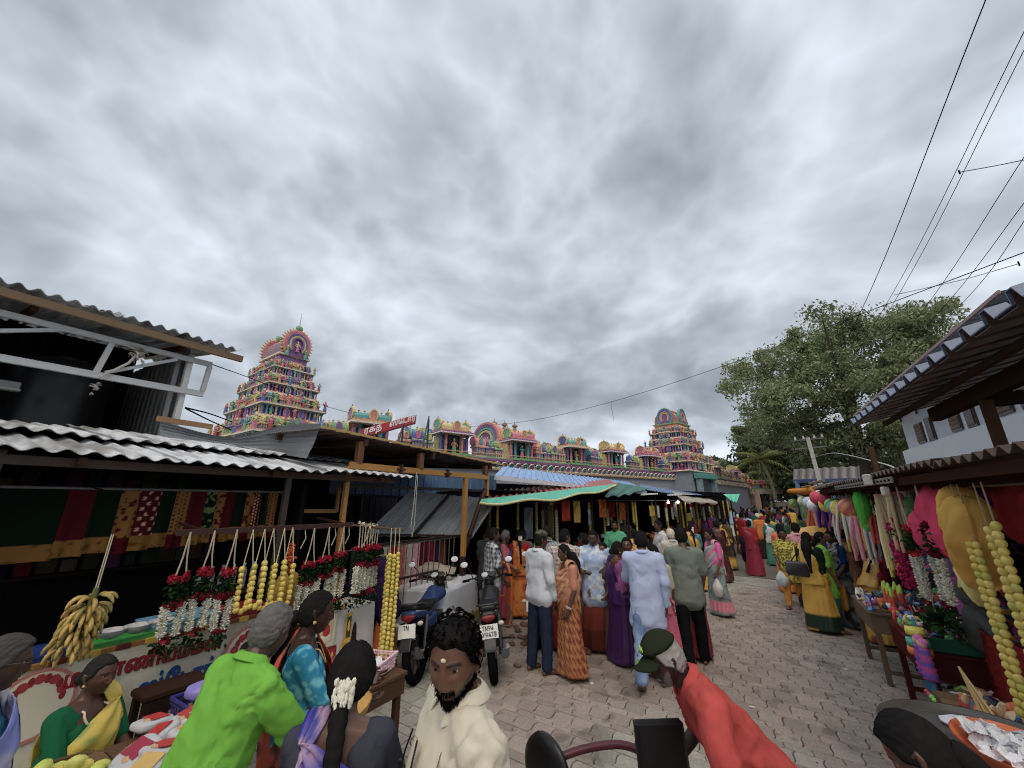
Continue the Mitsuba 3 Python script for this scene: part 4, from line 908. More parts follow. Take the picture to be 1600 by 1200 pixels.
# painted banner on the counter front
GLY = {
 'masani': '805,17 805,29 810,41 820,50 830,54 858,55 873,49 887,54 933,54 933,43 919,43 919,0 903,0 903,43 892,43 885,41 893,28 894,13 891,6 880,-1 865,0 861,2 855,10 854,24 858,35 862,40 859,43 840,44 829,40 824,35 824,33 840,33 848,25 848,9 838,0 822,-1 814,2 809,7/869,16 873,10 878,12 879,24 875,32 872,32 870,28/821,22 821,14 827,10 832,11 834,14 833,21 830,23|899,69 900,77 905,80 911,80 916,75 916,68 911,63 901,65|717,54 733,54 733,13 735,11 749,11 749,40 752,48 756,52 763,55 779,55 786,52 794,43 797,33 797,19 795,12 788,4 775,0 717,0/766,12 775,12 780,17 780,37 774,44 769,44 765,38|626,0 626,54 642,54 642,13 644,11 658,11 658,40 661,48 665,52 672,55 688,55 695,52 703,43 706,33 706,19 704,12 697,4 684,0/675,12 684,12 689,17 689,37 683,44 678,44 674,38|675,69 676,77 681,80 687,80 692,75 692,68 687,63 677,65|525,13 525,55 541,55 541,17 544,11 548,10 554,14 554,55 570,55 571,11 596,12 596,55 612,55 612,0 554,0 553,2 547,-1 538,-1 529,4|311,17 311,29 316,41 326,50 336,54 364,55 380,50 393,55 414,55 428,50 439,54 455,54 454,66 457,73 462,78 472,82 489,82 499,78 506,71 510,62 511,0 495,0 494,59 492,65 483,71 473,70 469,65 469,57 471,54 485,54 485,43 472,43 472,0 456,0 455,43 438,42 446,28 447,13 440,2 432,-1 417,0 413,2 407,10 407,28 415,41 410,44 398,44 390,42 398,31 400,13 397,6 386,-1 371,0 367,2 361,10 360,24 365,37 368,40 365,43 346,44 335,40 330,35 330,33 346,33 354,25 354,9 344,0 328,-1 320,2 315,7/421,16 426,11 430,11 432,15 432,24 428,33 425,33 422,28/375,16 379,10 384,12 385,24 381,32 378,32 376,28/327,22 327,14 333,10 338,11 340,14 339,21 336,23|246,54 306,54 306,43 292,43 292,0 276,0 275,43 262,43 262,0 246,0|163,12 164,23 173,30 173,54 235,54 235,43 217,42 217,34 235,34 235,23 217,23 215,10 207,2 197,-1 181,-1 168,4/200,34 201,43 187,43 187,34/179,16 183,11 196,11 200,15 201,23 182,22|98,54 158,54 158,43 144,43 144,0 128,0 127,43 114,43 114,0 98,0|7,54 23,54 23,13 25,11 39,11 39,40 42,48 46,52 53,55 69,55 76,52 84,43 87,33 87,19 85,12 78,4 65,0 7,0/56,12 65,12 70,17 70,37 64,44 59,44 55,38',
 'stor': '364,0 364,54 424,54 424,43 410,43 410,-1 390,-20 384,-17 379,-10 394,3 394,43 380,43 380,0|390,69 391,77 396,80 402,80 407,75 407,68 402,63 392,65|296,0 296,54 356,54 356,43 342,43 342,0 326,0 325,43 312,43 312,0|224,54 240,54 241,11 288,11 288,0 224,0|144,33 144,47 147,59 152,67 164,77 181,82 196,82 206,79 212,74 215,67 215,58 208,48 200,45 188,45 181,48 175,55 174,66 173,67 163,58 159,46 161,26 171,14 173,14 174,27 181,35 198,37 206,34 212,26 213,14 209,6 205,3 194,-1 179,-1 167,2 152,13 148,19/188,60 191,56 197,56 200,60 200,65 196,70 190,71 187,67/187,15 189,11 194,11 197,14 198,22 195,26 187,24|4,17 5,34 9,42 19,51 30,55 52,54 62,47 74,55 91,54 97,49 100,43 102,15 104,12 109,10 115,11 119,19 118,35 112,48 109,50 111,53 123,58 132,44 135,33 135,18 131,8 126,3 115,-1 99,0 89,7 85,17 85,38 81,44 76,44 72,38 72,0 56,0 55,34 49,42 44,44 31,43 27,41 22,34 39,33 46,27 48,22 48,12 41,2 33,-1 21,-1 15,1 8,7/19,21 20,14 26,10 31,11 33,14 32,21 29,23|105,69 106,77 111,80 117,80 122,75 122,68 117,63 107,65',
 'rak': '163,-18 165,-13 173,-7 216,-5 224,-2 230,7 229,17 222,22 218,22 214,8 206,1 199,-1 179,-1 169,3 164,9 163,20 166,26 173,30 173,54 234,54 234,43 218,43 217,34 233,31 243,23 246,16 246,3 243,-4 234,-12 222,-16 183,-18 179,-23 179,-31 164,-31/179,18 182,11 194,10 199,13 201,23 182,22/187,35 201,34 201,43 187,43|72,12 73,23 82,30 82,54 144,54 144,43 126,43 126,34 144,32 153,25 155,20 153,6 149,2 141,-1 125,0 127,11 134,10 140,14 140,19 133,23 126,23 125,12 118,3 106,-1 90,-1 83,1 76,5/88,18 92,11 105,11 109,15 110,23 91,22/97,43 96,34 110,34 110,43|124,69 125,77 130,80 136,80 141,75 141,68 136,63 126,65|7,0 7,54 67,54 67,43 53,43 53,-1 33,-20 27,-17 22,-10 37,3 37,43 23,43 23,0',
 'po': '185,54 245,54 245,43 231,43 231,0 215,0 214,43 201,43 201,0 185,0|104,54 120,54 121,11 153,11 155,13 155,54 171,54 171,0 104,0|5,29 7,53 12,63 20,72 30,78 45,82 69,80 82,72 89,58 90,0 74,0 73,53 68,65 60,70 43,70 33,66 25,58 20,43 20,30 23,18 25,18 28,31 35,36 50,37 58,34 62,30 65,23 65,14 58,3 47,-1 33,-1 23,2 12,11/37,21 40,10 48,12 50,17 49,24 45,26 39,25',
}
def glyph_mesh(key, sx, sy, depth=.003):
 from shapely.geometry import Polygon
 ms = []
 for g in GLY[key].split('|'):
  rs = [[tuple(map(float, c.split(','))) for c in r.split()] for r in g.split('/')]
  pg = Polygon(rs[0], [r for r in rs[1:] if len(r) > 2]).buffer(0)
  for q in getattr(pg, 'geoms', [pg]):
   if q.area < 4: continue
   t = trimesh.creation.extrude_polygon(q, depth, engine='earcut'); ms.append((np.array(t.vertices) * [sx, sy, 1], np.array(t.faces)))
 return join(ms)
TOX = np.array([[0, 0, 1, 0], [1, 0, 0, 0], [0, 1, 0, 0], [0, 0, 0, 1.0]])          # letters onto a wall that looks along +x
bn = thing('painted_banner', 'cream banner with red and blue Tamil shop lettering along the flower stall counter', 'banner')
bq = np.array([[[-4.325 + .006 * math.sin(y * 5) + .01 * (1 - t) ** 2, y, .30 + .715 * t] for y in np.linspace(-1.5, 2.56, 60)] for t in np.linspace(0, 1, 8)])
part(bn, 'cloth', sheet(bq, .004), 'm_matte', lambda v: C(214, 210, 186) * (1 - .30 * sst(.5, .75, nfbm(v * [1, 2.2, 3], 4, 5)) - .3 * sst(.62, .7, nfbm(v * 9, 3, 6)))[:, None])
def letters(key, nm, y, z, sx, sy, col, x=-4.309):
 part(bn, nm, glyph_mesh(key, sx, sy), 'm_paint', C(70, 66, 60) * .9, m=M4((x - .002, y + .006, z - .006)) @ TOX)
 part(bn, nm, glyph_mesh(key, sx, sy), 'm_paint', col, m=M4((x, y, z)) @ TOX)
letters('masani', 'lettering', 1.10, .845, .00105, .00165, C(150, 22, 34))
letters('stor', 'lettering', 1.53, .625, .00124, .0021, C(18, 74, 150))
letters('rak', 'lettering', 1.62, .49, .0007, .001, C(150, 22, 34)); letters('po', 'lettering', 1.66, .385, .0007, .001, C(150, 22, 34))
R_ = rng(3)
fl = MC()
for i in range(11):                                           # small white flowers stencilled on the blue letters
 c = np.array([-4.302, 1.56 + i * .046, .655 + .03 * math.sin(i * 2.1)])
 for k in range(5): fl.add(ball(.0055, 3, c + [0, .008 * math.cos(k * 1.257), .008 * math.sin(k * 1.257)], (.3, 1, 1)), C(225, 230, 235))
fl.to(bn, 'flower_print', 'm_paint')
def deity_print(y, z, s, seed):
 q = MC(); X = -4.31
 disc = lambda cy, cz, ry, rz_, col, dx: q.add((lambda a: (np.vstack([np.stack([0 * a + X + dx, y + s * (cy + ry * np.cos(a)), z + s * (cz + rz_ * np.sin(a))], 1), [[X + dx, y + s * cy, z + s * cz]]]), np.array([(i, (i + 1) % 24, 24) for i in range(24)])))(np.arange(24) * 2 * PI / 24), col)
 disc(0, .02, .24, .25, C(196, 120, 110), .001); disc(0, .02, .215, .225, C(214, 208, 186), .0025)
 for k in range(11): a = .1 + k * .3; disc(.15 * math.cos(a), .03 + .17 * math.sin(a), .02 + .012 * (k % 2), .034, C(158, 46, 54) * (.8 + .4 * (k % 2)), .0035 + .0003 * k)
 if seed == 2: q.to(bn, 'printed_figure', 'm_paint'); return
 disc(0, -.02, .125, .155, C(120, 84, 80) if seed == 1 else C(170, 96, 90), .0075); disc(0, .09, .09, .05, C(60, 40, 44), .0078); disc(.03, .0, .075, .10, C(206, 170, 140), .008); disc(-.03, -.18, .17, .08, C(150, 80, 84), .008); disc(.02, -.13, .1, .02, C(200, 160, 90), .0085)
 disc(.01, .03, .016, .008, C(40, 26, 26), .0088); disc(.06, .03, .016, .008, C(40, 26, 26), .0088); disc(.036, .07, .008, .012, C(170, 30, 40), .0088); disc(.036, -.045, .022, .009, C(160, 50, 56), .0088); disc(.036, -.005, .006, .022, C(160, 120, 96), .0088)
 q.to(bn, 'printed_figure', 'm_paint')
deity_print(2.34, .70, 1.0, 1); deity_print(.99, .78, .85, 2)
# trays on the counter
def tray(label, x, y, z, L, W, H, col):
 k = thing('plastic_tray', label, 'tray')
 o = 1.12
 v = np.array([[sx * W / 2 * f, sy * L / 2 * f, zz] for zz, f in ((0, 1), (H, o), (H, o * .97), (.012, .97)) for sx, sy in ((-1, -1), (1, -1), (1, 1), (-1, 1))]).reshape(4, 4, 3)
 part(k, 'shell', grid_faces(v), 'm_gloss', col, m=M4((x, y, z)))
 part(k, 'rim', tube([(a * W / 2 * o, b * L / 2 * o, H) for a, b in ((-1, -1), (1, -1), (1, 1), (-1, 1), (-1, -1))], .008, 5), 'm_gloss', col * .9, m=M4((x, y, z)))
 return k
tray('green plastic tray on the stall counter beside the bananas', -4.5, 1.40, 1.0, .34, .3, .085, C(60, 170, 70))
tray('dark blue plastic tray tucked behind the hanging bananas', -4.5, 1.07, 1.0, .26, .3, .08, C(30, 60, 140))
tray('pale blue plastic tray behind the jasmine garlands', -4.52, 1.80, 1.0, .44, .34, .12, C(110, 170, 200))
tray('red plastic tray under the looped lemon garlands', -4.52, 2.28, 1.0, .4, .34, .1, C(150, 34, 40))
for i in range(3):
 k = thing('steel_bowl', 'shiny steel bowl in the dark of the counter, %s of three' % ('first', 'second', 'third')[i], 'bowl', 'steel bowls on the stall counter')
 part(k, '', lathe([(.03, 0), (.07, .02), (.09, .06), (.085, .06), (.06, .02), (.01, .012)], 16), 'm_chrome', C(190, 190, 190), True, M4((-4.42, 1.33 + i * .15, 1.085)))
for i in range(7):
 k = thing('water_bottle', 'clear water bottle on the stall shelf, number %s from the left behind the lemon garlands' % ('one', 'two', 'three', 'four', 'five', 'six', 'seven')[i], 'bottle', 'bottles behind the lemon garlands')
 m = M4((-5.0, 2.08 + i * .105, 1.18)); part(k, 'body', lathe([(.03, 0), (.033, .02), (.033, .17), (.03, .19), (.012, .225), (.012, .24)], 12), 'm_gloss', C(150, 150, 165), True, m)
 part(k, 'label', lathe([(.0335, .06), (.0338, .06), (.0338, .13), (.0335, .13)], 12), 'm_paint', C(150, 120, 140), m=m); part(k, 'lid', lathe([(.014, .235), (.014, .26), (.001, .26)], 10), 'm_paint', C(220, 220, 225), m=m)
part(st, 'bottle_shelf', box(.2, .95, .03, (-5.0, 2.4, 1.165)), 'm_wood', C(60, 50, 40)); part(st, 'shelf_leg', box(.05, .05, 1.15, (-5.0, 2.8, .58)), 'm_wood', C(50, 42, 36))
# bananas
def banana_mesh():
 t = np.linspace(0, 1, 8); p = np.stack([.035 * np.sin(PI * t) * 1.0, 0 * t, -.155 * t], 1)
 return tube(p, .0185 * np.array([.35, .75, .95, 1, 1, .92, .66, .25]), 6)
ban_sh = [shape(banana_mesh(), 'm_paint', (lambda b: lambda v: np.where((v[:, 2] < -.145)[:, None] | (v[:, 2] > -.006)[:, None], C(70, 60, 34), b * (1 - .45 * sst(.58, .7, nfbm(v * 50, 2, 4)))[:, None]))(C(*c)), True) for c in ((196, 160, 62), (206, 172, 74), (182, 146, 60), (168, 150, 70))]
bk = thing('banana_bunch', 'large bunch of ripe bananas hanging on a string in front of the stall counter', 'bananas')
B0 = np.array([-4.12, 1.09, 1.46]); R_ = rng(8)
part(bk, 'stalk', tube([B0 + [0, 0, .05], B0 + [0, -.01, -.14], B0 + [-.02, -.04, -.30]], [.016, .022, .018], 8), 'm_matte', C(110, 110, 60))
for c in (-1, 1): part(bk, 'string', tube([B0 + [-.06 + .02 * c, .02, .40], B0 + [0, c * .006, .03]], .004, 5), 'm_matte', C(190, 180, 150))
for lv in range(7):
 n = (8, 12, 13, 13, 13, 12, 9)[lv]; c = B0 + [-.003 * lv, -.009 * lv, -.010 - .050 * lv]
 for j in range(n):
  a = 2 * PI * j / n + lv * .35 + R_.normal() * .08; tilt = 40 + R_.normal() * 7 + (24 if lv == 0 else 0)
  m = M4(c + [.034 * math.cos(a), .034 * math.sin(a), R_.normal() * .008], math.degrees(a)) @ M4(ry=-tilt) @ M4((0, 0, .0), s=.70 + .14 * R_.random())
  put(bk, 'banana', ban_sh[int(R_.integers(0, 4))], m)
# garlands
def leaf_cloud(c0, sx, sy, sz, n, R, col=(C(38, 70, 34), C(56, 92, 44), C(28, 52, 28)), size=.045):
 q = MC()
 for i in range(n):
  p = np.clip(R.normal(size=3), -1.5, 1.5) * [sx, sy, sz]; L = size * R.uniform(.7, 1.2); w = L * .34
  v = np.array([[0, 0, 0], [w, L * .45, .006], [0, L, -.004], [-w, L * .45, .006], [0, L * .5, -.006]]); f = np.array([[0, 1, 4], [1, 2, 4], [2, 3, 4], [3, 0, 4]])
  q.add(xf((v, f), M4(np.asarray(c0) + p, R.uniform(0, 360), rx=R.uniform(-70, 50), ry=R.uniform(-60, 60))), col[int(R.integers(0, len(col)))] * R.uniform(.7, 1.3))
 return q
_petal = ball(1, 3)
def rose_cloud(c0, sx, sy, sz, n, R, col=C(150, 16, 44), r=.017):
 q = MC()
 for i in range(n):
  p = R.uniform(-1, 1, 3) * [sx, sy, sz]
  for k in range(4): q.add(xf(_petal, M4(np.asarray(c0) + p + R.normal(size=3) * r * .5, R.uniform(0, 360), s=np.array([1, .45, .9]) * r * R.uniform(.7, 1.1), rx=R.uniform(-50, 50), ry=R.uniform(-50, 50))), col * R.uniform(.55, 1.5))
 return q
_bud = (np.array([[.32, 0, .25], [0, .32, .25], [-.32, 0, .25], [0, -.32, .25], [0, 0, 1], [0, 0, -.6]]), np.array([[0, 1, 4], [1, 2, 4], [2, 3, 4], [3, 0, 4], [1, 0, 5], [2, 1, 5], [3, 2, 5], [0, 3, 5]]))
def jasmine(p0, p1, r, R, col=C(236, 234, 214), dens=1.9, bud=.022):
 p0, p1 = mvec(p0), mvec(p1); L = np.linalg.norm(p1 - p0); n = int(L / .0042 * dens); q = MC()
 q.add(tube([p0, (p0 + p1) / 2, p1], r * .75, 6), col * .62)
 for i in range(n):
  t = i / n; a = i * 2.4 + R.normal() * .2
  q.add(xf(_bud, M4(p0 + (p1 - p0) * t + np.array([math.cos(a), math.sin(a), 0]) * r * R.uniform(.55, 1.0), math.degrees(a), s=bud * R.uniform(.8, 1.25)) @ M4(ry=70 + R.normal() * 18)), (col if R.random() > .12 else C(150, 160, 110)) * R.uniform(.78, 1.05))
 return q
def garland(label, x, y, ztop, zr, zl, zj0, zj1, zend, wd, strands, seed, group='jasmine and rose garlands', red=C(150, 16, 44), slope=0.0, nm='flower_garland', axis=(0, 1)):
 R = rng(seed); k = thing(nm, label, 'garland', group); ax = np.array([axis[0], axis[1], 0.0])
 ys = np.linspace(-wd / 2, wd / 2, max(strands, 2)) if strands > 1 else [0]
 P = lambda u, z: np.array([x, y, z]) + ax * u
 for s in (-.28, .28): part(k, 'cord', tube([P(0, ztop + .02), P(s * wd * .5, (ztop + zr) / 2 - .02), P(s * wd * 1.2, zr)], .0065, 5), 'm_matte', mottled(C(190, 176, 146), .2, 30))
 sx, sy = .028 + abs(ax[0]) * wd * .45, .028 + abs(ax[1]) * wd * .45
 rose_cloud(P(0, zr - .01), sx * .9, sy * .78, .026, int(16 + 90 * wd), R, red).to(k, 'rose_cluster', 'm_matte', kind='stuff')
 leaf_cloud(P(0, (zr + zl) / 2 - .025), sx * .6 + .006, sy * .52, (zr - zl) / 3.2, int(90 + 480 * wd), R).to(k, 'leaf_band', 'm_leaf', kind='stuff')
 rose_cloud(P(0, (zl + zj0) / 2), sx * .9, sy * .78, .018, int(14 + 80 * wd), R, red * .8).to(k, 'rose_band', 'm_matte', kind='stuff')
 for i, u in enumerate(ys): jasmine(P(u, zj0 + .02), P(u * (.8 if strands < 3 else 1), zj1 + R.normal() * .01), .023, R).to(k, 'jasmine_strand', 'm_matte', kind='stuff')
 rose_cloud(P(0, zj1 - .015), .02 + (sx - .02) * .5, .02 + (sy - .02) * .5, .016, 5 + int(20 * wd), R, red).to(k, 'rose_knot', 'm_matte', kind='stuff')
 leaf_cloud(P(0, (zj1 + zend) / 2 - .02), sx * .6, sy * .6, (zj1 - zend) / 2.4 + .01, int(34 + 200 * wd), R).to(k, 'leaf_tassel', 'm_leaf', kind='stuff')
 return k
garland('jasmine garland with rose and leaf bands, nearest the bananas of the three hung together', -4.13, 1.585, 1.83, 1.50, 1.33, 1.28, 1.075, .985, .11, 2, 1)
garland('jasmine garland with rose and leaf bands, middle one of the three beside the bananas', -4.13, 1.765, 1.83, 1.53, 1.36, 1.30, 1.08, .98, .11, 2, 2)
garland('jasmine garland with rose and leaf bands, hanging right beside the looped lemons', -4.13, 1.945, 1.83, 1.50, 1.33, 1.265, 1.035, .95, .11, 2, 3)
garland('rose and jasmine garland behind the head of the woman in the orange saree', -4.14, 2.72, 1.80, 1.46, 1.31, 1.255, 1.0, .92, .16, 3, 4)
garland('rose and jasmine garland just past the lemon loops, over the orange cloth strip', -4.14, 2.90, 1.80, 1.49, 1.34, 1.29, 1.02, .94, .13, 2, 5)
garland('short rose and jasmine garland beside the wide six-strand garland', -4.14, 3.09, 1.80, 1.53, 1.38, 1.33, 1.08, 1.0, .11, 2, 6)
g = garland('wide six-strand jasmine garland with rose top, tied to the end of the rod', -4.02, 3.36, 1.80, 1.58, 1.43, 1.37, 1.12, 1.01, .44, 6, 7, axis=(-.37, .93))
for i in range(8): u = -.22 + i * .062; part(g, 'cord', tube([(-4.02 - .37 * u, 3.36 + .93 * u, 1.81 - .12 * (u + .2)), (-4.02 - .37 * u * .95, 3.36 + .93 * u * .95, 1.59)], .006, 5), 'm_matte', mottled(C(200, 186, 156), .2, 30))
for i in range(5): u = -.22 + i * .09; part(g, 'cord_knot', leaf_cloud((-4.02 - .37 * u, 3.36 + .93 * u, 1.84 - .12 * (u + .2)), .008, .008, .012, 7, rng(i), (C(206, 194, 166),), .05).mesh(), 'm_matte', C(206, 194, 166))
# lemons
lem_sh = [shape((lambda b: (b[0] * [1, 1, 1.14], b[1]))(ball(.0255, 6)), 'm_gloss', mottled(C(*c), .12, 40, i), True) for i, c in enumerate(((226, 200, 70), (216, 192, 60), (232, 208, 92), (196, 186, 62)))]
def lemon_line(k, pts, R, step=.047):
 p = np.asarray(pts, float); L = np.concatenate([[0], np.cumsum(np.linalg.norm(np.diff(p, axis=0), axis=1))]); n = int(L[-1] / step)
 for i in range(n + 1):
  q = np.array([np.interp(i * step, L, p[:, j]) for j in range(3)])
  put(k, 'lemon', lem_sh[int(R.choice(4, p=[.45, .3, .15, .10]))], M4(q + R.normal(size=3) * .002, R.uniform(0, 360), s=R.uniform(.92, 1.06), rx=R.normal() * 12))
lm_lab = ('nearest the jasmine garlands', 'second from the jasmine side', 'in the middle of the row', 'fourth from the jasmine side', 'last of the row, beside the rose garland')
for i in range(5):
 R = rng(40 + i); y = 2.07 + i * .096; x = -4.10 + .02 * (i % 2); zt = 1.50 + .014 * (i % 3); zb = 1.15 - .008 * i % .05 + .03 * (i % 2)
 k = thing('lemon_garland', 'loop of yellow lemons strung over the counter, ' + lm_lab[i], 'garland', 'lemon loops over the counter')
 a = np.linspace(0, PI, 12); lp = [(x, y - .035, zt)] + [(x + .008, y + .012 - .047 * math.cos(t), zb + .05 - .05 * math.sin(t)) for t in a] + [(x + .01, y + .058, zt - .01)]
 lemon_line(k, lp, R)
 for s in (-1, 1): part(k, 'cord', tube([(x - .04, y + .02, 1.84), (x, y + .012 + s * .045, zt)], .0045, 5), 'm_matte', C(206, 198, 150))
k = thing('lemon_garland', 'long hanging bundle of three lemon strands in front of the orange dhoti', 'garland')
for i in range(3):
 R = rng(60 + i); x, y = -3.90 + .012 * i, 3.60 + .058 * i
 lemon_line(k, [(x, y, 1.47 - .02 * (i % 2)), (x, y + .01, .9), (x + .01, y - .01, .36 + .02 * i)], R, .0485); part(k, 'cord', tube([(x - .01, y, 1.78), (x, y, 1.46)], .005, 5), 'm_matte', C(206, 198, 150))
 lemon_line(k, [(x - .05, y + .02, 1.44), (x - .05, y + .02, .42)], R, .0485)
k = thing('marigold_strip', 'dry orange marigold strip hanging past the lemon loops', 'garland'); R = rng(77)
rose_cloud((-4.2, 2.53, 1.53), .03, .03, .15, 60, R, C(196, 84, 34), .014).to(k, 'blossoms', 'm_matte', kind='stuff'); part(k, 'cord', tube([(-4.2, 2.53, 1.84), (-4.2, 2.53, 1.6)], .005, 5), 'm_matte', C(190, 170, 130))
for i, y in enumerate((2.62, 2.98, 3.16)):                    # loose cords with nothing on them
 part(st, 'loose_cord', tube([(-4.16, y, 1.84), (-4.15, y + .02, 1.72), (-4.17, y - .01, 1.62)], .0055, 5), 'm_matte', C(206, 196, 170))
# second counter with devotional prints and the side table
pc = thing('print_counter', 'small counter draped with white cloth and devotional prints beyond the lemon garlands', 'counter')
part(pc, 'body', box(.5, .9, .86, (-4.45, 3.25, .43)), 'm_wood', C(66, 50, 40))
cq = np.array([[[-4.2 + .03 * math.sin(y * 16) * t + .02 * t, y, .90 - .52 * t * (1 + .25 * math.sin(y * 9))] for y in np.linspace(2.82, 3.7, 30)] for t in np.linspace(0, 1, 10)])
part(pc, 'white_cloth', sheet(cq, .006), 'm_cloth', mottled(C(206, 204, 200), .12, 4), True)
part(pc, 'cloth_top', box(.5, .9, .012, (-4.45, 3.25, .905)), 'm_cloth', C(206, 204, 200))
def print_card(label, y, z, w, h, cols, x=-4.14):
 k = thing('devotional_print', label, 'print', 'prints pinned on the white cloth'); q = MC()
 q.add(box(.004, w, h, (x, y, z)), cols[0]); q.add(box(.005, w * .7, h * .75, (x + .002, y, z)), cols[1]); v, f = ball(1, 6); q.add((v * [.003, w * .2, h * .24] + [x + .006, y, z], f), cols[2]); q.add((v * [.003, w * .3, h * .16] + [x + .0055, y, z - h * .2], f), cols[3]); q.to(k, 'card', 'm_gloss')
print_card('cream print of a red-haloed face pinned on the white cloth', 3.02, .76, .22, .3, (C(220, 214, 180), C(210, 190, 130), C(190, 40, 40), C(226, 220, 200)))
print_card('narrow yellow and green packet print beside the haloed face', 3.30, .74, .08, .28, (C(220, 170, 40), C(60, 90, 50), C(230, 180, 60), C(90, 60, 30)))
print_card('small dark red print low on the white cloth', 3.12, .5, .1, .2, (C(120, 24, 30), C(160, 40, 40), C(220, 150, 60), C(60, 20, 20)))
print_card('small yellow print low on the white cloth beside the dark red one', 3.27, .52, .09, .2, (C(226, 180, 40), C(200, 140, 30), C(150, 50, 40), C(240, 210, 120)))
k = thing('snack_packets', 'heap of orange and yellow snack packets on the print counter', 'packets'); q = MC(); R = rng(6)
for i in range(26): q.add(xf(box(.08, .1, .03, bev=.012), M4((-4.3 + R.normal() * .07, 3.02 + R.normal() * .14, .93 + R.random() * .05), R.uniform(0, 360), rx=R.normal() * 20)), (C(216, 140, 30), C(226, 190, 60), C(180, 60, 30))[i % 3])
q.to(k, 'packets', 'm_gloss', kind='stuff')
k = thing('yellow_bundle', 'dark yellow cloth bundle leaning behind the lemon loops', 'bundle'); bv, bf = ball(.2, 14, (0, 0, 0), (.6, .9, 1.1)); part(k, '', (bv * (1 + .25 * (nfbm(bv * 9, 3, 2) - .5))[:, None] + [-4.45, 2.72, 1.15], bf), 'm_cloth', C(176, 132, 40), True)

# shack on top of the stall
sh = thing('upper_shack', 'dark tin shack with a white metal truss raised above the silver stall roof', 'shack')
for i in range(3): part(sh, 'roof_sheet', corrugated((-6.75, -1.6 + i * 1.42, 4.44 + .004 * i), (-6.75, -1.6 + (i + 1) * 1.42 + .07, 4.425 + .004 * i), (-10.4, -1.6 + i * 1.42, 4.95), .146, .026, nv=16, thick=.006, jitter=.01, seed=i), 'm_gloss', zinc, smooth=50)
part(sh, 'ridge_sheet', corrugated((-7.3, -1.6, 4.62), (-7.3, 1.78, 4.60), (-9.5, -1.6, 4.95), .146, .024, nv=4, thick=.006), 'm_gloss', zinc, smooth=50)
WW = C(176, 178, 178)
beam(sh, 'eave_beam', (-6.8, -1.6, 4.33), (-6.8, 2.78, 4.31), .05, .10, C(126, 104, 80), 'm_wood')
beam(sh, 'truss_top', (-7.0, -1.6, 4.13), (-7.0, 2.46, 4.155), .05, .075, WW); beam(sh, 'truss_bottom', (-7.0, -1.6, 3.60), (-7.0, 2.44, 3.67), .05, .085, WW)
beam(sh, 'truss_post', (-7.0, 1.28, 3.66), (-7.0, 1.30, 4.10), .05, .07, WW, up=(0, 1, 0)) if False else part(sh, 'truss_post', bar((-7.0, 1.26, 3.66), (-7.0, 1.32, 4.11), .06, .06), 'm_paint', mottled(WW, .2, 7))
part(sh, 'truss_end', bar((-7.0, 2.42, 3.70), (-7.0, 2.44, 4.12), .06, .06), 'm_paint', mottled(WW, .2, 7))
beam(sh, 'truss_brace', (-7.0, 1.34, 3.70), (-7.0, 2.03, 4.11), .045, .045, WW); beam(sh, 'truss_brace', (-7.0, .0, 3.75), (-7.0, .86, 4.12), .045, .045, WW)
part(sh, 'corner_post', bar((-7.08, 2.22, 2.9), (-7.08, 2.20, 4.25), .09, .07), 'm_paint', mottled(C(190, 190, 188), .3, 5)); part(sh, 'inner_post', bar((-7.2, 2.12, 2.9), (-7.2, 2.10, 4.25), .05, .06), 'm_paint', mottled(GREY, .3, 5))
part(sh, 'side_sheet', corrugated((-7.12, 2.19, 2.85), (-10.2, 2.19, 2.85), (-7.12, 2.19, 4.4), .20, .03, True, nv=4), 'm_galv', mottled(C(120, 118, 116), .2, 3))
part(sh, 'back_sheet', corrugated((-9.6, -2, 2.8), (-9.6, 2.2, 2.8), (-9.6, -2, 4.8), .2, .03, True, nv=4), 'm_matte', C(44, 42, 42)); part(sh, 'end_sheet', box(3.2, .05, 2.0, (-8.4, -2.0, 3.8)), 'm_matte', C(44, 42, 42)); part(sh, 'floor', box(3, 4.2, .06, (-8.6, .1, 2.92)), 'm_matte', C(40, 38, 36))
part(sh, 'rafter', bar((-6.9, 2.05, 4.28), (-10.2, 2.05, 4.74), .06, .08), 'm_wood', WOOD * .5); part(sh, 'rafter', bar((-6.9, .6, 4.28), (-10.2, .6, 4.74), .06, .08), 'm_wood', WOOD * .5)
k = thing('water_tank', 'dark cylindrical tank inside the upper shack', 'tank'); part(k, 'drum', lathe([(.5, 0), (.52, .1), (.5, .5), (.52, .9), (.42, 1.05), (.15, 1.1)], 24), 'm_paint', C(24, 24, 26), 40, M4((-8.3, 1.2, 2.95))); part(k, 'lid', lathe([(.16, 1.08), (.16, 1.14), (.02, 1.15)], 16), 'm_paint', C(40, 40, 42), m=M4((-8.3, 1.2, 2.95)))
k = thing('hanging_box', 'small pale switch box hanging in the dark shack', 'box'); part(k, 'case', box(.08, .22, .10, (-7.4, .65, 3.42), .01), 'm_paint', C(120, 120, 118)); part(k, 'lid', box(.1, .24, .03, (-7.38, .65, 3.37), .01), 'm_paint', C(150, 150, 146))
k = thing('knotted_rag', 'pale rag knotted round the truss brace of the upper shack', 'rag'); R = rng(5)
part(k, 'knot', leaf_cloud((-6.96, 1.58, 4.06), .02, .05, .05, 40, R, (C(190, 184, 172),), .10).mesh(), 'm_cloth', mottled(C(190, 184, 172), .2, 20)); part(k, 'tail', tube([(-6.95, 1.58, 4.04), (-6.95, 1.52, 3.88), (-6.95, 1.38, 3.72), (-6.95, 1.30, 3.62)], [.014, .018, .014, .01], 6), 'm_cloth', C(190, 184, 172))
part(k, 'tuft', leaf_cloud((-6.95, 1.28, 3.47), .012, .015, .04, 14, R, (C(180, 174, 160),), .06).mesh(), 'm_cloth', C(180, 174, 160))
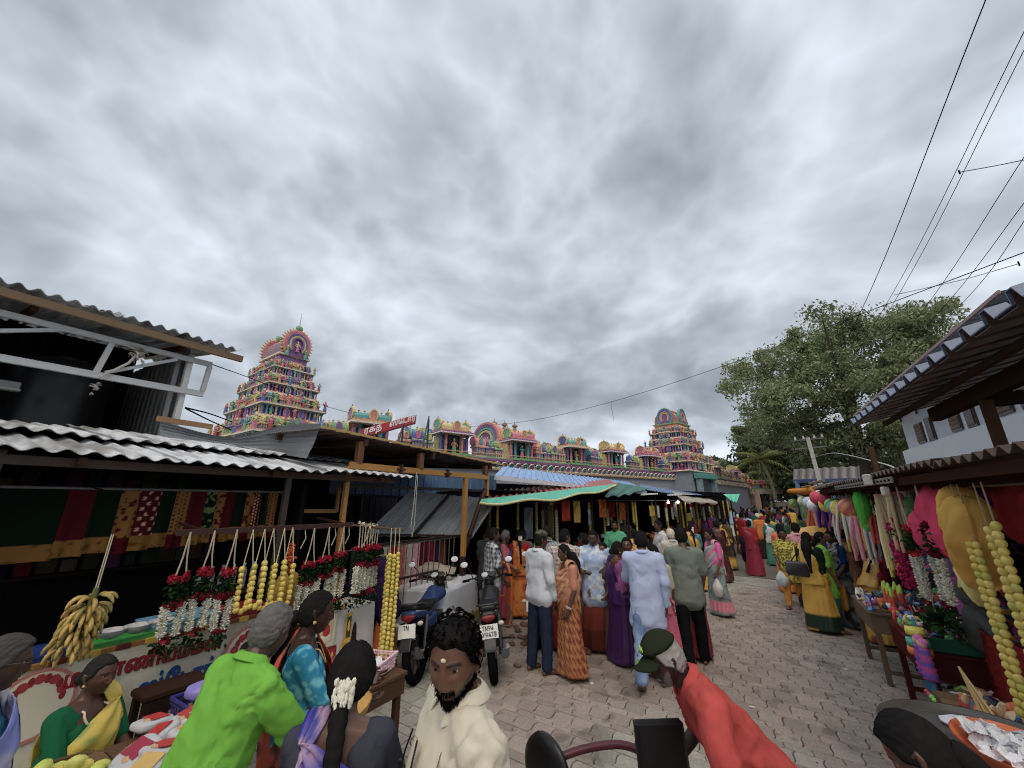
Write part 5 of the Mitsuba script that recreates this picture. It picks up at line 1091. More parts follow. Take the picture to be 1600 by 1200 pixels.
k = thing('loose_plank', 'weathered plank jutting out across the shack corner post', 'plank'); part(k, '', bar((-6.95, 1.96, 3.20), (-6.95, 2.64, 3.19), .03, .075), 'm_wood', mottled(C(160, 124, 88), .3, 8))
k = thing('pipe_offcut', 'grey square pipe end poking out beside the shack roof', 'pipe'); part(k, '', bar((-7.4, 1.7, 4.56), (-7.4, 1.92, 4.55), .04), 'm_metal', C(150, 150, 150))

# the next shed: brown roof on a yellow steel frame
sd = thing('steel_shed', 'shed with a brown-bottomed tin roof on a yellow painted steel frame', 'shed')
part(sd, 'roof_sheet', corrugated((-4.55, 2.88, 2.98), (-4.55, 7.2, 2.83), (-9.2, 2.88, 3.12), .22, .03, True, nv=6, thick=.004), 'm_galv', mottled(C(96, 78, 68), .25, 2))
part(sd, 'fascia', bar((-4.53, 2.88, 3.0), (-4.53, 7.22, 2.85), .012, .03), 'm_paint', C(190, 150, 70))
cs = [[(-6.800, 1.966, 3.130), (-6.400, 2.639, 2.978), (-5.600, 2.953, 3.111), (-4.750, 2.990, 3.061)], [(-6.800, 1.988, 3.028), (-6.400, 2.653, 2.906), (-5.600, 2.988, 2.906), (-4.750, 2.953, 2.837)], [(-6.600, 1.961, 2.852), (-6.200, 2.590, 2.776), (-5.500, 2.968, 2.701), (-4.800, 2.901, 2.606)]]
g0 = np.array([[cat_rom(r, 60)] for r in np.array(cs)]).reshape(3, 60, 3); gg = np.array([cat_rom(g0[:, j], 34) for j in range(60)]).transpose(1, 0, 2)
gg = gg + np.array([.02, -.01, .012]) * (np.abs((np.arange(34) / 33 * 5) % 1 - .5) * 2 > .72)[:, None, None]
k = thing('curled_sheet', 'loose grey metal sheet curling up at the end of the silver roof', 'metal sheet'); part(k, '', sheet(gg, .004), 'm_galv', mottled(C(112, 116, 122), .2, 3), True)
for y in (3.6, 5.0, 6.75): beam(sd, 'rafter', (-4.55, y, 2.91 - (y - 2.9) * .035), (-9.0, y, 3.03), .06, .09, C(72, 44, 32))
for x in (-5.6, -7.0): beam(sd, 'purlin', (x, 2.9, 2.96), (x, 7.1, 2.84), .05, .07, C(70, 46, 34))
beam(sd, 'front_beam', (-4.62, 3.42, 2.565), (-4.62, 6.72, 2.565), .06, .09, YPNT)
for y, z1 in ((3.55, 2.9), (4.75, 2.86), (6.62, 2.80)):
 beam(sd, 'stub_post', (-4.62, y, 2.60), (-4.62, y, z1), .09, .09, C(110, 70, 40))
beam(sd, 'front_post', (-4.62, 5.98, 1.15), (-4.62, 5.98, 2.55), .08, .08, YPNT); beam(sd, 'front_post', (-4.62, 5.98, 0), (-4.62, 5.98, 1.15), .085, .085, C(58, 36, 30))
beam(sd, 'front_post', (-4.64, 3.42, 1.0), (-4.64, 3.42, 2.55), .06, .06, YPNT * .9)
for y in (4.3, 5.4): part(sd, 'bracket', box(.09, .14, .03, (-4.58, y, 2.565), .008), 'm_paint', C(60, 38, 26)); part(sd, 'bracket', box(.09, .03, .14, (-4.58, y, 2.57), .008), 'm_paint', C(60, 38, 26))
beam(sd, 'lower_beam', (-4.7, 3.4, 2.30), (-4.7, 6.7, 2.30), .04, .05, C(30, 26, 24)); beam(sd, 'brace', (-4.66, 6.7, 2.35), (-4.75, 6.1, 1.1), .07, .07, C(78, 48, 38))
beam(sd, 'end_post', (-4.66, 6.75, 2.2), (-4.66, 6.75, 2.6), .07, .07, YPNT)
for y in (3.4, 7.0): beam(sd, 'rear_post', (-8.8, y, 0), (-8.8, y, 3.0), .08, .08, C(50, 40, 34))
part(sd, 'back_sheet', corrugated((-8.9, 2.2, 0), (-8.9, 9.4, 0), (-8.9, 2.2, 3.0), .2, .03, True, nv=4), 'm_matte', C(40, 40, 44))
part(sd, 'wooden_frame', bar((-4.9, 2.95, 1.98), (-4.9, 3.5, 1.97), .03, .05), 'm_wood', C(150, 110, 60)); part(sd, 'wooden_frame', bar((-4.9, 3.5, 1.96), (-4.9, 3.5, 2.3), .04, .04), 'm_wood', C(150, 110, 60))
k = thing('tin_shutter', 'tilted grey ribbed tin shutter propped under the yellow frame', 'shutter')
S0, S1, S2 = (-5.350, 4.338, 1.571), (-4.750, 6.319, 1.435), (-5.500, 5.427, 2.272)
part(k, 'sheet', corrugated(S0, S1, S2, .19, .025, True, nv=5), 'm_galv', mottled(C(124, 128, 130), .2, 3))
e = mvec(S2) - mvec(S0); part(k, 'edge_strip', bar(mvec(S1) + [.02, .02, 0], mvec(S1) + e + [.02, .02, 0], .05, .03), 'm_paint', C(186, 188, 190)); part(k, 'stay', bar(mvec(S0) * .6 + mvec(S1) * .4 + [.05, 0, 0], mvec(S0) * .6 + mvec(S1) * .4 + e + [.05, 0, 0], .05, .04), 'm_paint', C(40, 32, 30)); part(k, 'stay', bar(mvec(S0) + [.06, -.05, .03], mvec(S1) + [.06, 0, .03], .04, .04), 'm_paint', C(48, 36, 32))
k = thing('hanging_twine', 'thin pale twine loop hanging from the yellow beam', 'twine'); part(k, '', tube([(-4.56, 4.62, 2.55), (-4.55, 4.6, 2.1), (-4.54, 4.56, 1.72), (-4.54, 4.6, 1.58), (-4.55, 4.64, 1.75), (-4.56, 4.65, 2.5)], .006, 5), 'm_matte', C(200, 196, 186))
# iron railing with clothes for sale behind it
rlg = thing('iron_railing', 'dark iron bar railing under the tin shutter', 'railing')
for i in range(16): y = 3.95 + i * .128; part(rlg, 'bar', tube([(-4.75, y, .5), (-4.75, y, 1.50)], .009, 5), 'm_metal', C(90, 88, 86))
for z in (.52, .98, 1.5): part(rlg, 'rail', bar((-4.75, 3.85, z), (-4.75, 5.98, z), .03), 'm_paint', C(44, 32, 30))
gcol = ((40, 60, 60), (64, 44, 66), (60, 70, 110), (190, 180, 150), (150, 40, 40), (176, 92, 84), (196, 170, 160), (206, 150, 150), (90, 24, 36), (120, 30, 50), (60, 40, 60), (110, 60, 40))
glab = ('dark teal', 'plum', 'slate blue', 'cream', 'brick red', 'faded rose', 'beige', 'light pink', 'deep maroon', 'crimson', 'dark purple', 'brown')
for i, c in enumerate(gcol):
 k = thing('hung_garment', glab[i] + ' garment hanging behind the iron railing', 'garment', 'garments behind the railing'); y0 = 3.9 + i * .172; R = rng(i)
 P = np.array([[[-5.0 + .035 * math.sin(a * 9 + i * 2) * b, y0 + (.17 + .03 * b) * a, 1.42 - .95 * b] for a in np.linspace(0, 1, 14)] for b in np.linspace(0, 1, 16)])
 part(k, '', sheet(P, .006), 'm_cloth', speck(C(*c), C(*c) * 1.5, 30, .6, i) if i % 2 else tone(C(*c), .2, 12), True)
part(rlg, 'hanging_rail', tube([(-5.0, 3.8, 1.43), (-5.0, 6.1, 1.43)], .012, 6), 'm_metal', C(90, 86, 80))
# blue sheets and other roofs seen through the frame
bs = thing('blue_sheet_roof', 'blue corrugated sheet fence seen through the yellow frame', 'roof sheet')
part(bs, 'sheet', corrugated((-7.6, 5.2, 2.25), (-6.3, 9.6, 2.1), (-7.6, 5.2, 2.95), .2, .03, True, nv=4), 'm_galv', mottled(C(82, 112, 150), .2, 3))
part(bs, 'frame', bar((-7.5, 5.2, 2.24), (-6.25, 9.6, 2.1), .05), 'm_paint', DARK)

# ---------------------------------------------------------------- right stalls
ts = thing('toy_stall', 'crowded toy stall under a low dark roof, hung with plush toys, balls and garlands', 'market stall')
DB = C(64, 42, 34)
for i in range(5): part(ts, 'roof_sheet', corrugated((1.18, 2.4 + i * 1.7, 2.36 + .02 * (i % 2)), (1.18, 2.4 + (i + 1) * 1.7 + .1, 2.36 + .02 * (i % 2)), (3.6, 2.4 + i * 1.7, 2.50), .146, .024, nv=5, thick=.006, jitter=.015, seed=i), 'm_paint', mottled(C(92, 74, 64), .3, 3, i), 50)
for z, x in ((2.28, 1.25), (2.24, 1.4)): part(ts, 'front_beam', bar((x, 2.4, z), (x, 10.6, z), .05, .07), 'm_matte', mottled(DB, .3, 6))
part(ts, 'slotted_angle', bar((1.19, 5.2, 2.30), (1.19, 8.4, 2.31), .012, .06), 'm_metal', C(120, 112, 104))
for i in range(22): part(ts, 'angle_slot', box(.006, .06, .018, (1.183, 5.3 + i * .14, 2.30)), 'm_matte', C(24, 22, 20))
for y in (5.35, 9.6): part(ts, 'post', bar((2.0, y, 0), (2.0, y - .08, 3.05), .075, .075), 'm_wood', mottled(C(84, 60, 42), .3, 5))
for y in (7.7, 10.5): part(ts, 'front_post', bar((1.5, y, 0), (1.5, y, 2.4), .05, .05), 'm_wood', mottled(C(70, 54, 44), .3, 5))
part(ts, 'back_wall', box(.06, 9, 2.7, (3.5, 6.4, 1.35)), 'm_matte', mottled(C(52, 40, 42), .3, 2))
part(ts, 'goods_shelf', box(.6, 8, .04, (2.6, 6.6, .9)), 'm_wood', C(80, 62, 50)); part(ts, 'goods_shelf', box(.5, 8, .04, (2.9, 6.6, 1.5)), 'm_wood', C(80, 62, 50))
part(ts, 'hanging_rail', tube([(1.4, 2.6, 2.2), (1.4, 10.5, 2.24)], .014, 6), 'm_metal', C(80, 74, 70))
part(ts, 'switch_box', box(.06, .14, .12, (1.14, 5.9, 2.33), .01), 'm_paint', C(200, 196, 186)); part(ts, 'switch_box', box(.06, .1, .09, (1.2, 5.6, 2.2), .01), 'm_paint', C(206, 200, 190))
hs = thing('high_tin_roof', 'blue-topped ribbed tin roof with a brown underside jutting over the toy stall', 'roof')
part(hs, 'sheet', corrugated((1.42, 2.2, 3.13), (1.42, 7.35, 3.15), (2.9, 2.2, 3.46), .30, .075, True, nv=5, thick=.006), 'm_paint', lambda v: np.where((v[:, 0] < 1.40)[:, None], C(120, 140, 176), C(92, 70, 62) * (1 + .5 * (nfbm(v * [3, 1, 3], 3, 4) - .5))[:, None]))
part(hs, 'edge_trim', corrugated((1.40, 2.2, 3.145), (1.40, 7.35, 3.165), (1.50, 2.2, 3.167), .30, .075, True, nv=2, thick=.008), 'm_paint', C(106, 124, 152))
for x, z in ((1.75, 3.14), (2.35, 3.27)): part(hs, 'purlin', bar((x, 2.2, z), (x, 7.3, z), .05, .05), 'm_wood', mottled(C(88, 70, 60), .3, 4))
part(hs, 'main_beam', bar((2.0, 2.2, 3.08), (2.0, 6.45, 3.08), .10, .15), 'm_wood', mottled(C(74, 52, 40), .35, 4)); part(hs, 'tie_beam', bar((2.0, 5.3, 3.0), (3.4, 5.3, 3.06), .09, .12), 'm_wood', C(50, 38, 34))
# white building behind, with its own blue roof
wb = thing('white_building', 'long white building with a row of small brick-filled windows under a blue roof', 'building')
part(wb, 'wall', box(4.0, 12, 5.15, (7.0, 13.0, 2.575)), 'm_stone', lambda v: C(206, 212, 222) * (1 - .16 * nfbm(v * [.8, .8, 2.4], 4, 3))[:, None]); part(wb, 'plinth_band', box(.22, 12, .75, (4.92, 13.0, 3.42)), 'm_stone', mottled(C(222, 226, 230), .1, 3))
for i, (y, kd) in enumerate(((7.95, 0), (9.2, 1), (10.2, 0), (11.6, 1), (12.5, 0), (14.0, 1), (14.9, 0), (16.6, 1), (17.5, 0))):
 wn = part(wb, 'window', box(.06, .62 if kd == 0 else .46, .64 if kd == 0 else .7, (4.985, y, 4.22)), 'm_paint', C(70, 60, 58))
 if kd == 0:
  for r in range(5): part(wn, 'brick', box(.03, .54, .085, (4.945, y, 4.0 + r * .112), .008), 'm_matte', C(132, 112, 98) * (1 + .2 * ((r * 3 + i) % 4 - 1.5) / 3))
 else: part(wn, 'frame', box(.07, .08, .74, (4.97, y + .27, 4.22)), 'm_paint', C(196, 196, 200)); part(wn, 'pane', box(.02, .36, .6, (4.945, y, 4.22)), 'm_gloss', C(60, 36, 34))
part(wb, 'roof', corrugated((3.85, 8.6, 5.28), (3.85, 19.4, 5.28), (5.2, 8.6, 5.36), .22, .03, True, nv=4), 'm_paint', mottled(C(150, 160, 176), .15, 2)); part(wb, 'roof', corrugated((5.2, 7, 5.36), (5.2, 19.4, 5.36), (9.2, 7, 5.9), .22, .03, True, nv=4), 'm_paint', mottled(C(110, 130, 170), .15, 2))
part(wb, 'fascia', bar((3.83, 8.6, 5.27), (3.83, 19.4, 5.27), .03, .06), 'm_paint', C(150, 110, 100))
for i in range(7): y = 9.2 + i * 1.6; part(wb, 'roof_bracket', bar((3.9, y, 5.22), (5.0, y, 5.22), .04, .05), 'm_paint', C(40, 62, 104)); part(wb, 'roof_bracket', bar((4.95, y, 5.2), (4.95, y, 4.8), .05, .05), 'm_paint', C(40, 62, 104))
for x in (4.2, 4.6): part(wb, 'roof_purlin', bar((x, 8.6, 5.25), (x, 19.4, 5.25), .04, .04), 'm_paint', C(56, 78, 120))
# --- goods
def hang(k, p, z=2.22, c=C(170, 150, 110), r=.005): part(k, 'string', tube([(p[0], p[1], z), p], r, 5), 'm_matte', c)
def fuzz(v, a, sc, sd):
 t = trimesh.Trimesh(v[0], v[1], process=False); n = np.array(t.vertex_normals); return v[0] + n * (a * (nfbm(v[0] * sc, 2, sd) - .5) * 2)[:, None], v[1]
def heart(w, h, d, n=40):
 """a stuffed heart in the yz plane"""
 t = np.linspace(0, 2 * PI, n + 1)[:-1]; y = 16 * np.sin(t) ** 3; z = 13 * np.cos(t) - 5 * np.cos(2 * t) - 2 * np.cos(3 * t) - np.cos(4 * t)
 o = np.stack([0 * t, y / 34 * w, z / 30 * h], 1); R = []
 for a in np.linspace(-PI / 2 + .05, PI / 2 - .05, 11): R.append(o * math.cos(a) ** .6 + [math.sin(a) * d / 2, 0, 0])
 return grid_faces(np.array(R))
def beachball(label, p, r, c1, c2, n=8):
 k = thing('striped_ball', label, 'ball'); v, f = ball(1, 14); a = np.arctan2(v[:, 1], v[:, 0]) + .0
 q = np.where((np.floor((a + PI) / (2 * PI) * n * 2) % 2 == 0)[:, None], c1, c2); part(k, '', (v * r, f), 'm_gloss', q, True, M4(p, 30, rx=35, ry=25)); part(k, 'net_string', tube([(p[0], p[1], 2.22), (p[0], p[1], p[2] + r * .98)], .006, 5), 'm_matte', C(220, 216, 200)); return k
beachball('green and lime striped ball hanging from the toy stall rail', (1.350, 10.204, 2.014), .145, C(70, 190, 60), C(206, 226, 70))
beachball('pink and orange striped ball beside the green striped one', (1.350, 8.659, 1.998), .150, C(232, 96, 110), C(244, 176, 80))
beachball('small yellow ball hanging left of the green striped one', (1.420, 11.732, 2.043), .12, C(226, 220, 60), C(206, 214, 80))
beachball('blue, white and red beach ball high on the toy stall rail', (1.450, 12.645, 2.223), .14, C(60, 110, 200), C(236, 236, 240), 4)
beachball('pale yellow ball at the far end of the toy stall', (1.500, 17.448, 2.100), .17, C(228, 226, 120), C(236, 236, 220))
beachball('white and blue ball at the far end of the toy stall', (1.450, 15.274, 2.062), .17, C(216, 226, 230), C(120, 180, 220), 4)
beachball('lime green ball at the very far end of the toy stall', (1.600, 23.062, 2.014), .2, C(150, 200, 90), C(220, 230, 150))
def cushion(label, cat, p, w, h, d, col, rx=0, ry=0, rz=0, sd=0, nm='heart_cushion'):
 k = thing(nm, label, cat); v, f = heart(w, h, d); v, f = fuzz(fuzz((v, f), .03, 7, sd), .010, 40, sd); m = M4(p, rz, rx=rx, ry=ry)
 part(k, 'body', (v, f), 'm_plush', lambda q: np.asarray(col) * (.5 + 1.0 * nfbm(q * [14, 22, 9], 4, sd))[:, None], True, m); t = np.linspace(0, 2 * PI, 41)
 part(k, 'seam', tube(np.stack([0 * t, 16 * np.sin(t) ** 3 / 34 * w * 1.005, (13 * np.cos(t) - 5 * np.cos(2 * t) - 2 * np.cos(3 * t) - np.cos(4 * t)) / 30 * h * 1.005], 1), .006, 4), 'm_plush', np.asarray(col) * .6, m=m); hang(k, (p[0], p[1], p[2] + h * .3), c=C(60, 50, 50)); return k
cushion('large hot pink plush heart cushion hanging beside the yellow one', 'cushion', (1.420, 5.120, 1.887), .82, .72, .30, C(236, 62, 104), rx=-38, rz=8, sd=1)
cushion('large golden yellow plush heart cushion in front of the pink one', 'cushion', (1.360, 4.422, 1.875), .52, .80, .30, C(226, 172, 60), rx=16, rz=-12, sd=2)
cushion('purple plush heart cushion half hidden behind the yellow one', 'cushion', (1.620, 4.929, 2.064), .6, .5, .2, C(84, 30, 130), rx=10, sd=3)
cushion('bright green plush leaf-shaped cushion hanging on the toy stall', 'cushion', (1.360, 7.750, 2.037), .30, .62, .16, C(86, 206, 66), rx=4, sd=4, nm='leaf_cushion')
cushion('small red and white plush cushion at the near end of the toy stall', 'cushion', (1.700, 4.638, 2.067), .6, .5, .22, C(190, 54, 60), sd=5)
def plush(label, p, s, col, col2, face=True, limb=True, sd=0, nm='plush_toy', rz=-100):
 """a small stuffed animal: one soft body with head, ears and limbs"""
 k = thing(nm, label, 'toy'); R = rng(sd)
 pc = [hul(((0, 0, -.30 * s), .22 * s), ((0, 0, -.05 * s), .17 * s)), hul(((0, .02 * s, .22 * s), .22 * s))]
 for q in (-1, 1):
  pc.append(hul(((q * .15 * s, 0, .38 * s), .085 * s)))
  if limb: pc += [hul(((q * .15 * s, 0, -.08 * s), .08 * s), ((q * .34 * s, .06 * s, -.26 * s), .075 * s)), hul(((q * .12 * s, 0, -.38 * s), .10 * s), ((q * .2 * s, .14 * s, -.62 * s), .09 * s))]
 t = blob(pc, .07 * max(s, .6), 3); m = M4(p, rz + R.uniform(-25, 25), rx=R.uniform(-12, 12))
 part(k, 'body', t, 'm_plush', lambda v: np.asarray(col) * (.75 + .5 * nfbm(v * 30, 2, sd))[:, None], True, m)
 q = MC(); q.add(ball(.10 * s, 5, (0, .2 * s, .17 * s), (1.1, .7, .8)), col2)
 for e in (-1, 1): q.add(ball(.03 * s, 4, (e * .085 * s, .205 * s, .28 * s)), C(20, 16, 16))
 q.add(ball(.025 * s, 4, (0, .275 * s, .19 * s)), C(30, 20, 20)); q.to(k, 'face', 'm_plush', m); part(k, 'belly', ball(.15 * s, 6, (0, .10 * s, -.22 * s), (1, .9, 1.2)), 'm_plush', col2, True, m); hang(k, (p[0], p[1], p[2] + .3 * s)); return k
PS = [((1362,777), 1.5, .34, (230, 214, 190), (240, 230, 214), 'cream plush bear hanging behind the green leaf cushion'),
      ((1381,790), 1.42, .40, (92, 60, 48), (206, 190, 170), 'dark brown plush monkey doll hanging on the toy stall'),
      ((1388,772), 1.6, .36, (240, 220, 226), (226, 120, 150), 'white plush rabbit with a pink belly high on the rail'),
      ((1404,770), 1.55, .40, (232, 190, 90), (240, 226, 190), 'yellow plush duck toy high on the rail'),
      ((1418,776), 1.55, .40, (236, 232, 226), (226, 130, 120), 'white plush cat with a coral belly'),
      ((1412,790), 1.5, .36, (232, 110, 140), (240, 214, 214), 'pink plush pig hanging under the white cat'),
      ((1424,797), 1.5, .30, (110, 190, 110), (220, 230, 200), 'small green plush frog under the white cat'),
      ((1400,805), 1.6, .36, (224, 140, 60), (240, 220, 180), 'orange plush fox behind the rose garlands'),
      ((1374,815), 1.55, .34, (232, 150, 170), (240, 226, 220), 'pale pink plush doll beside the brown monkey'),
      ((1435,758), 1.7, .40, (100, 150, 140), (214, 222, 214), 'teal plush elephant right under the stall roof'),
      ((1420,760), 1.7, .36, (226, 150, 90), (240, 226, 200), 'apricot plush bear right under the stall roof'),
      ((1452,775), 1.6, .56, (26, 24, 26), (60, 56, 56), 'big black plush bear behind the pink heart cushion'),
      ((1505,935), 1.5, .40, (196, 96, 170), (226, 170, 210), 'magenta plush toy low beside the lemon strands'),
      ((1530,955), 1.55, .62, (96, 98, 96), (150, 150, 146), 'grey plush toy low behind the lemon strands'),
      ((1490,880), 1.6, .40, (150, 110, 160), (206, 190, 210), 'lilac plush toy under the pink heart cushion'),
      ((1268,800), 1.7, .5, (190, 110, 90), (230, 200, 180), 'reddish plush bear among the far toys'),
      ((1330,770), 1.8, .36, (150, 30, 40), (220, 190, 180), 'dark red plush doll behind the striped balls')]
for i, (px, x, s, c, c2, lab) in enumerate(PS):
 pass
PSP = [(1.500, 7.794, 2.154), (1.420, 6.875, 2.045), (1.600, 7.369, 2.192), (1.550, 6.689, 2.198), (1.550, 6.396, 2.150), (1.500, 6.417, 2.050), (1.500, 6.191, 2.004), (1.600, 7.282, 1.920), (1.550, 7.976, 1.810), (1.700, 6.508, 2.281), (1.700, 6.855, 2.277), (1.600, 5.901, 2.152), (1.500, 5.464, 1.254), (1.550, 5.370, 1.177), (1.600, 5.799, 1.514), (1.700, 17.758, 1.732), (1.800, 10.965, 2.269)]
for i, (q, x, s, c, c2, lab) in enumerate(PS): plush(lab, PSP[i], s * 1.05, C(*c), C(*c2), sd=i + 3)
k = thing('star_cushion', 'pale yellow plush star hanging beside the lemon strands', 'cushion'); o = np.array([[0, (.2 if i % 2 == 0 else .10) * math.sin(i * PI / 5), (.2 if i % 2 == 0 else .10) * math.cos(i * PI / 5)] for i in range(10)])
part(k, '', fuzz(grid_faces(np.array([o * math.cos(a) ** .7 + [math.sin(a) * .07, 0, 0] for a in np.linspace(-1.5, 1.5, 9)])), .006, 40, 3), 'm_plush', mottled(C(232, 220, 130), .2, 30), True, M4((1.400, 4.817, 1.501), rx=15))
def stick_bunch(label, p, cols, n, L, sd, rad=.022, spread=.10):
 k = thing('toy_stick_bunch', label, 'toy bunch'); R = rng(sd)
 for i in range(n):
  o = R.normal(size=2) * spread * .5; c = cols[i % len(cols)]
  part(k, 'stick', tube([(p[0] + o[0] * .4, p[1] + o[1] * .5, p[2]), (p[0] + o[0], p[1] + o[1], p[2] - L * .5), (p[0] + o[0] * 1.1, p[1] + o[1] * 1.2, p[2] - L * R.uniform(.9, 1.05))], [rad, rad, rad * .8], 6), 'm_gloss', C(*c), True)
 hang(k, p)
stick_bunch('bunch of pale pink and blue toy whistles under the green striped ball', (1.400, 10.725, 1.857), ((226, 190, 210), (190, 206, 226), (150, 60, 90)), 12, .55, 1)
stick_bunch('bunch of pale blue toy sticks under the pink striped ball', (1.420, 9.714, 1.837), ((190, 214, 226), (226, 226, 230)), 8, .42, 2)
stick_bunch('bunch of long pink toy sticks hanging by the green leaf cushion', (1.360, 8.425, 1.874), ((236, 140, 160), (240, 170, 180)), 9, .66, 3, .026)
stick_bunch('long beige raffia tassels hanging beside the brown monkey', (1.360, 6.767, 2.186), ((206, 180, 130), (190, 160, 110)), 9, .74, 4, .022, .08)
stick_bunch('second beige raffia tassel nearer the rose garlands', (1.340, 6.072, 2.176), ((200, 174, 124), (214, 190, 140)), 8, .62, 5, .022, .07)
stick_bunch('purple and mustard toy swords hanging by the pink sticks', (1.440, 8.318, 1.822), ((84, 60, 160), (206, 160, 60), (90, 70, 180)), 8, .45, 6, .03)
stick_bunch('bunch of dark purple balloon sticks at the far end of the stall', (1.550, 13.546, 2.067), ((70, 40, 140), (86, 50, 160)), 6, .62, 7, .045, .3)
stick_bunch('orange and coral streamers hanging beyond the striped balls', (1.600, 15.674, 1.966), ((226, 110, 60), (232, 140, 110), (214, 90, 100)), 8, 1.0, 8, .05, .3)
k = thing('toy_sword', 'long purple inflatable toy sword jutting from the far toys', 'toy'); part(k, 'blade', tube([(1.400, 14.357, 1.942), (1.400, 11.311, 2.210)], [.05, .06], 8), 'm_gloss', C(70, 40, 150), True); part(k, 'grip', tube([(1.400, 11.311, 2.210), (1.400, 10.897, 2.245)], .035, 8), 'm_gloss', C(40, 60, 170), True)
k = thing('orange_awning', 'rolled orange awning edge over the far toys', 'awning'); part(k, '', grid_faces(np.array([[np.array(q) + np.array([.28 * math.cos(a), 0, .14 * math.sin(a)]) for a in np.linspace(0, 2 * PI, 13)[:-1]] for q in ((1.700, 23.182, 2.537), (1.700, 18.384, 2.442), (1.700, 15.231, 2.418))])), 'm_cloth', C(226, 140, 30), True)
R_ = rng(140)                                                # the rest of the crammed row
for i in range(26):
 c = ((236, 90, 120), (240, 210, 90), (120, 190, 220), (226, 226, 220), (230, 130, 60), (150, 90, 180), (130, 200, 110))[i % 7]; nm_ = ('coral', 'yellow', 'sky blue', 'white', 'orange', 'violet', 'pale green')[i % 7]
 plush('%s plush toy packed in the crammed row behind the striped balls' % nm_, (R_.uniform(1.45, 2.1), R_.uniform(6.6, 11.2), R_.uniform(1.15, 2.1)), R_.uniform(.26, .4), C(*c), C(236, 226, 214), sd=60 + i); labels[list(labels)[-1] if '__' not in list(labels)[-1] else list(labels)[-1].split('__')[0]]['group'] = '%s plush toys of the crammed row' % nm_
for i in range(9): q_ = i % 5; stick_bunch(('lemon', 'scarlet', 'silver', 'lilac', 'mint')[q_] + ' streamers hanging in the crammed toy row, ' + ('nearer' if i < 5 else 'farther') + ' bunch', (R_.uniform(1.36, 1.6), 7.4 + i * .42, 2.05), (((236, 220, 90), (220, 60, 60), (206, 210, 214), (190, 150, 210), (150, 214, 180))[q_], (236, 230, 220)), 7, R_.uniform(.5, .9), 20 + i, .024, .12)
for i in range(12): c = ((230, 60, 90), (250, 220, 70), (80, 150, 220), (240, 240, 240))[i % 4]; k = thing('balloon', ('rose', 'lemon', 'azure', 'pearl')[i % 4] + ' balloon bobbing high among the far toys, ' + ('first', 'second', 'third')[i // 4] + ' of its colour', 'balloon'); v, f = ball(.13, 8, (0, 0, 0), (1, 1, 1.2)); part(k, '', (v, f), 'm_gloss', C(*c), True, M4((R_.uniform(1.3, 1.6), 9.3 + i * .35, R_.uniform(1.95, 2.3))))
# garlands at the right stall
R0_ = rng(90)
for px0, lab, p in ((0, 'thick magenta rose garland without jasmine, hanging on the toy stall', (1.300, 6.113, 1.847)),):
 k = thing('rose_garland', lab, 'garland'); p = mvec(p)
 for i, (z, hh, cc, kind) in enumerate(((0, .05, C(190, 24, 90), 'r'), (-.09, .03, None, 'l'), (-.19, .05, C(180, 22, 86), 'r'), (-.29, .05, C(184, 24, 92), 'r'), (-.39, .05, C(180, 20, 84), 'r'), (-.49, .05, C(176, 20, 80), 'r'), (-.58, .05, C(170, 18, 78), 'r'))):
  (rose_cloud(p + [0, 0, z], .045, .055, hh, 24, R0_, cc, .022) if kind == 'r' else leaf_cloud(p + [0, 0, z], .04, .05, .03, 70, R0_)).to(k, {'r': 'rose_cluster', 'l': 'leaf_band'}[kind], 'm_matte', kind='stuff')
 hang(k, p, 2.24, C(206, 180, 130), .009); hang(k, p + [.0, .05, 0], 2.24, C(206, 180, 130), .009)
garland('bright red rose and jasmine garland, left of the pair on the toy stall', *(1.280, 5.551, 1.783)[:2], 2.24, 1.84, 1.66, 1.57, 1.20, 1.02, .15, 2, 21, 'rose garlands on the toy stall', C(186, 20, 34))
garland('dark red rose and jasmine garland, right of the pair on the toy stall', *(1.300, 5.070, 1.816)[:2], 2.24, 1.90, 1.72, 1.60, 1.26, 1.05, .17, 2, 22, 'rose garlands on the toy stall', C(110, 16, 40))
k = thing('leaf_bundle', 'loose green leaves and a red rose hanging low under the jasmine strands', 'leaves'); p = (1.260, 5.342, 1.080); leaf_cloud(p, .07, .12, .05, 150, rng(5), size=.075).to(k, 'leaves', 'm_leaf', kind='stuff'); rose_cloud(mvec(p) + [-.05, .04, .03], .04, .04, .03, 12, rng(6)).to(k, 'rose', 'm_matte', kind='stuff'); hang(k, mvec(p) + [0, 0, .05], 1.3)
for i, (a, b, lab) in enumerate((((1.280, 4.234, 1.857), (1.100, 3.649, 1.173), 'first lemon strand from the pink cushion at the toy stall'), ((1.300, 4.191, 1.802), (1.100, 3.566, 1.163), 'second lemon strand from the pink cushion, hanging low'), ((1.300, 3.936, 1.918), (1.120, 3.424, 1.275), 'third lemon strand from the pink cushion'), ((1.280, 3.767, 1.950), (1.120, 3.228, 1.442), 'lemon strand nearest the picture edge at the toy stall'))):
 k = thing('lemon_strand', lab, 'garland', 'lemon strands at the toy stall'); a = mvec(a); zb = (.80, .72, .84, .80)[i]; lemon_line(k, [a, (a[0], a[1] + .01, (a[2] + zb) / 2), (a[0] - .01, a[1], zb)], rng(70 + i), .05); hang(k, a, 2.22)
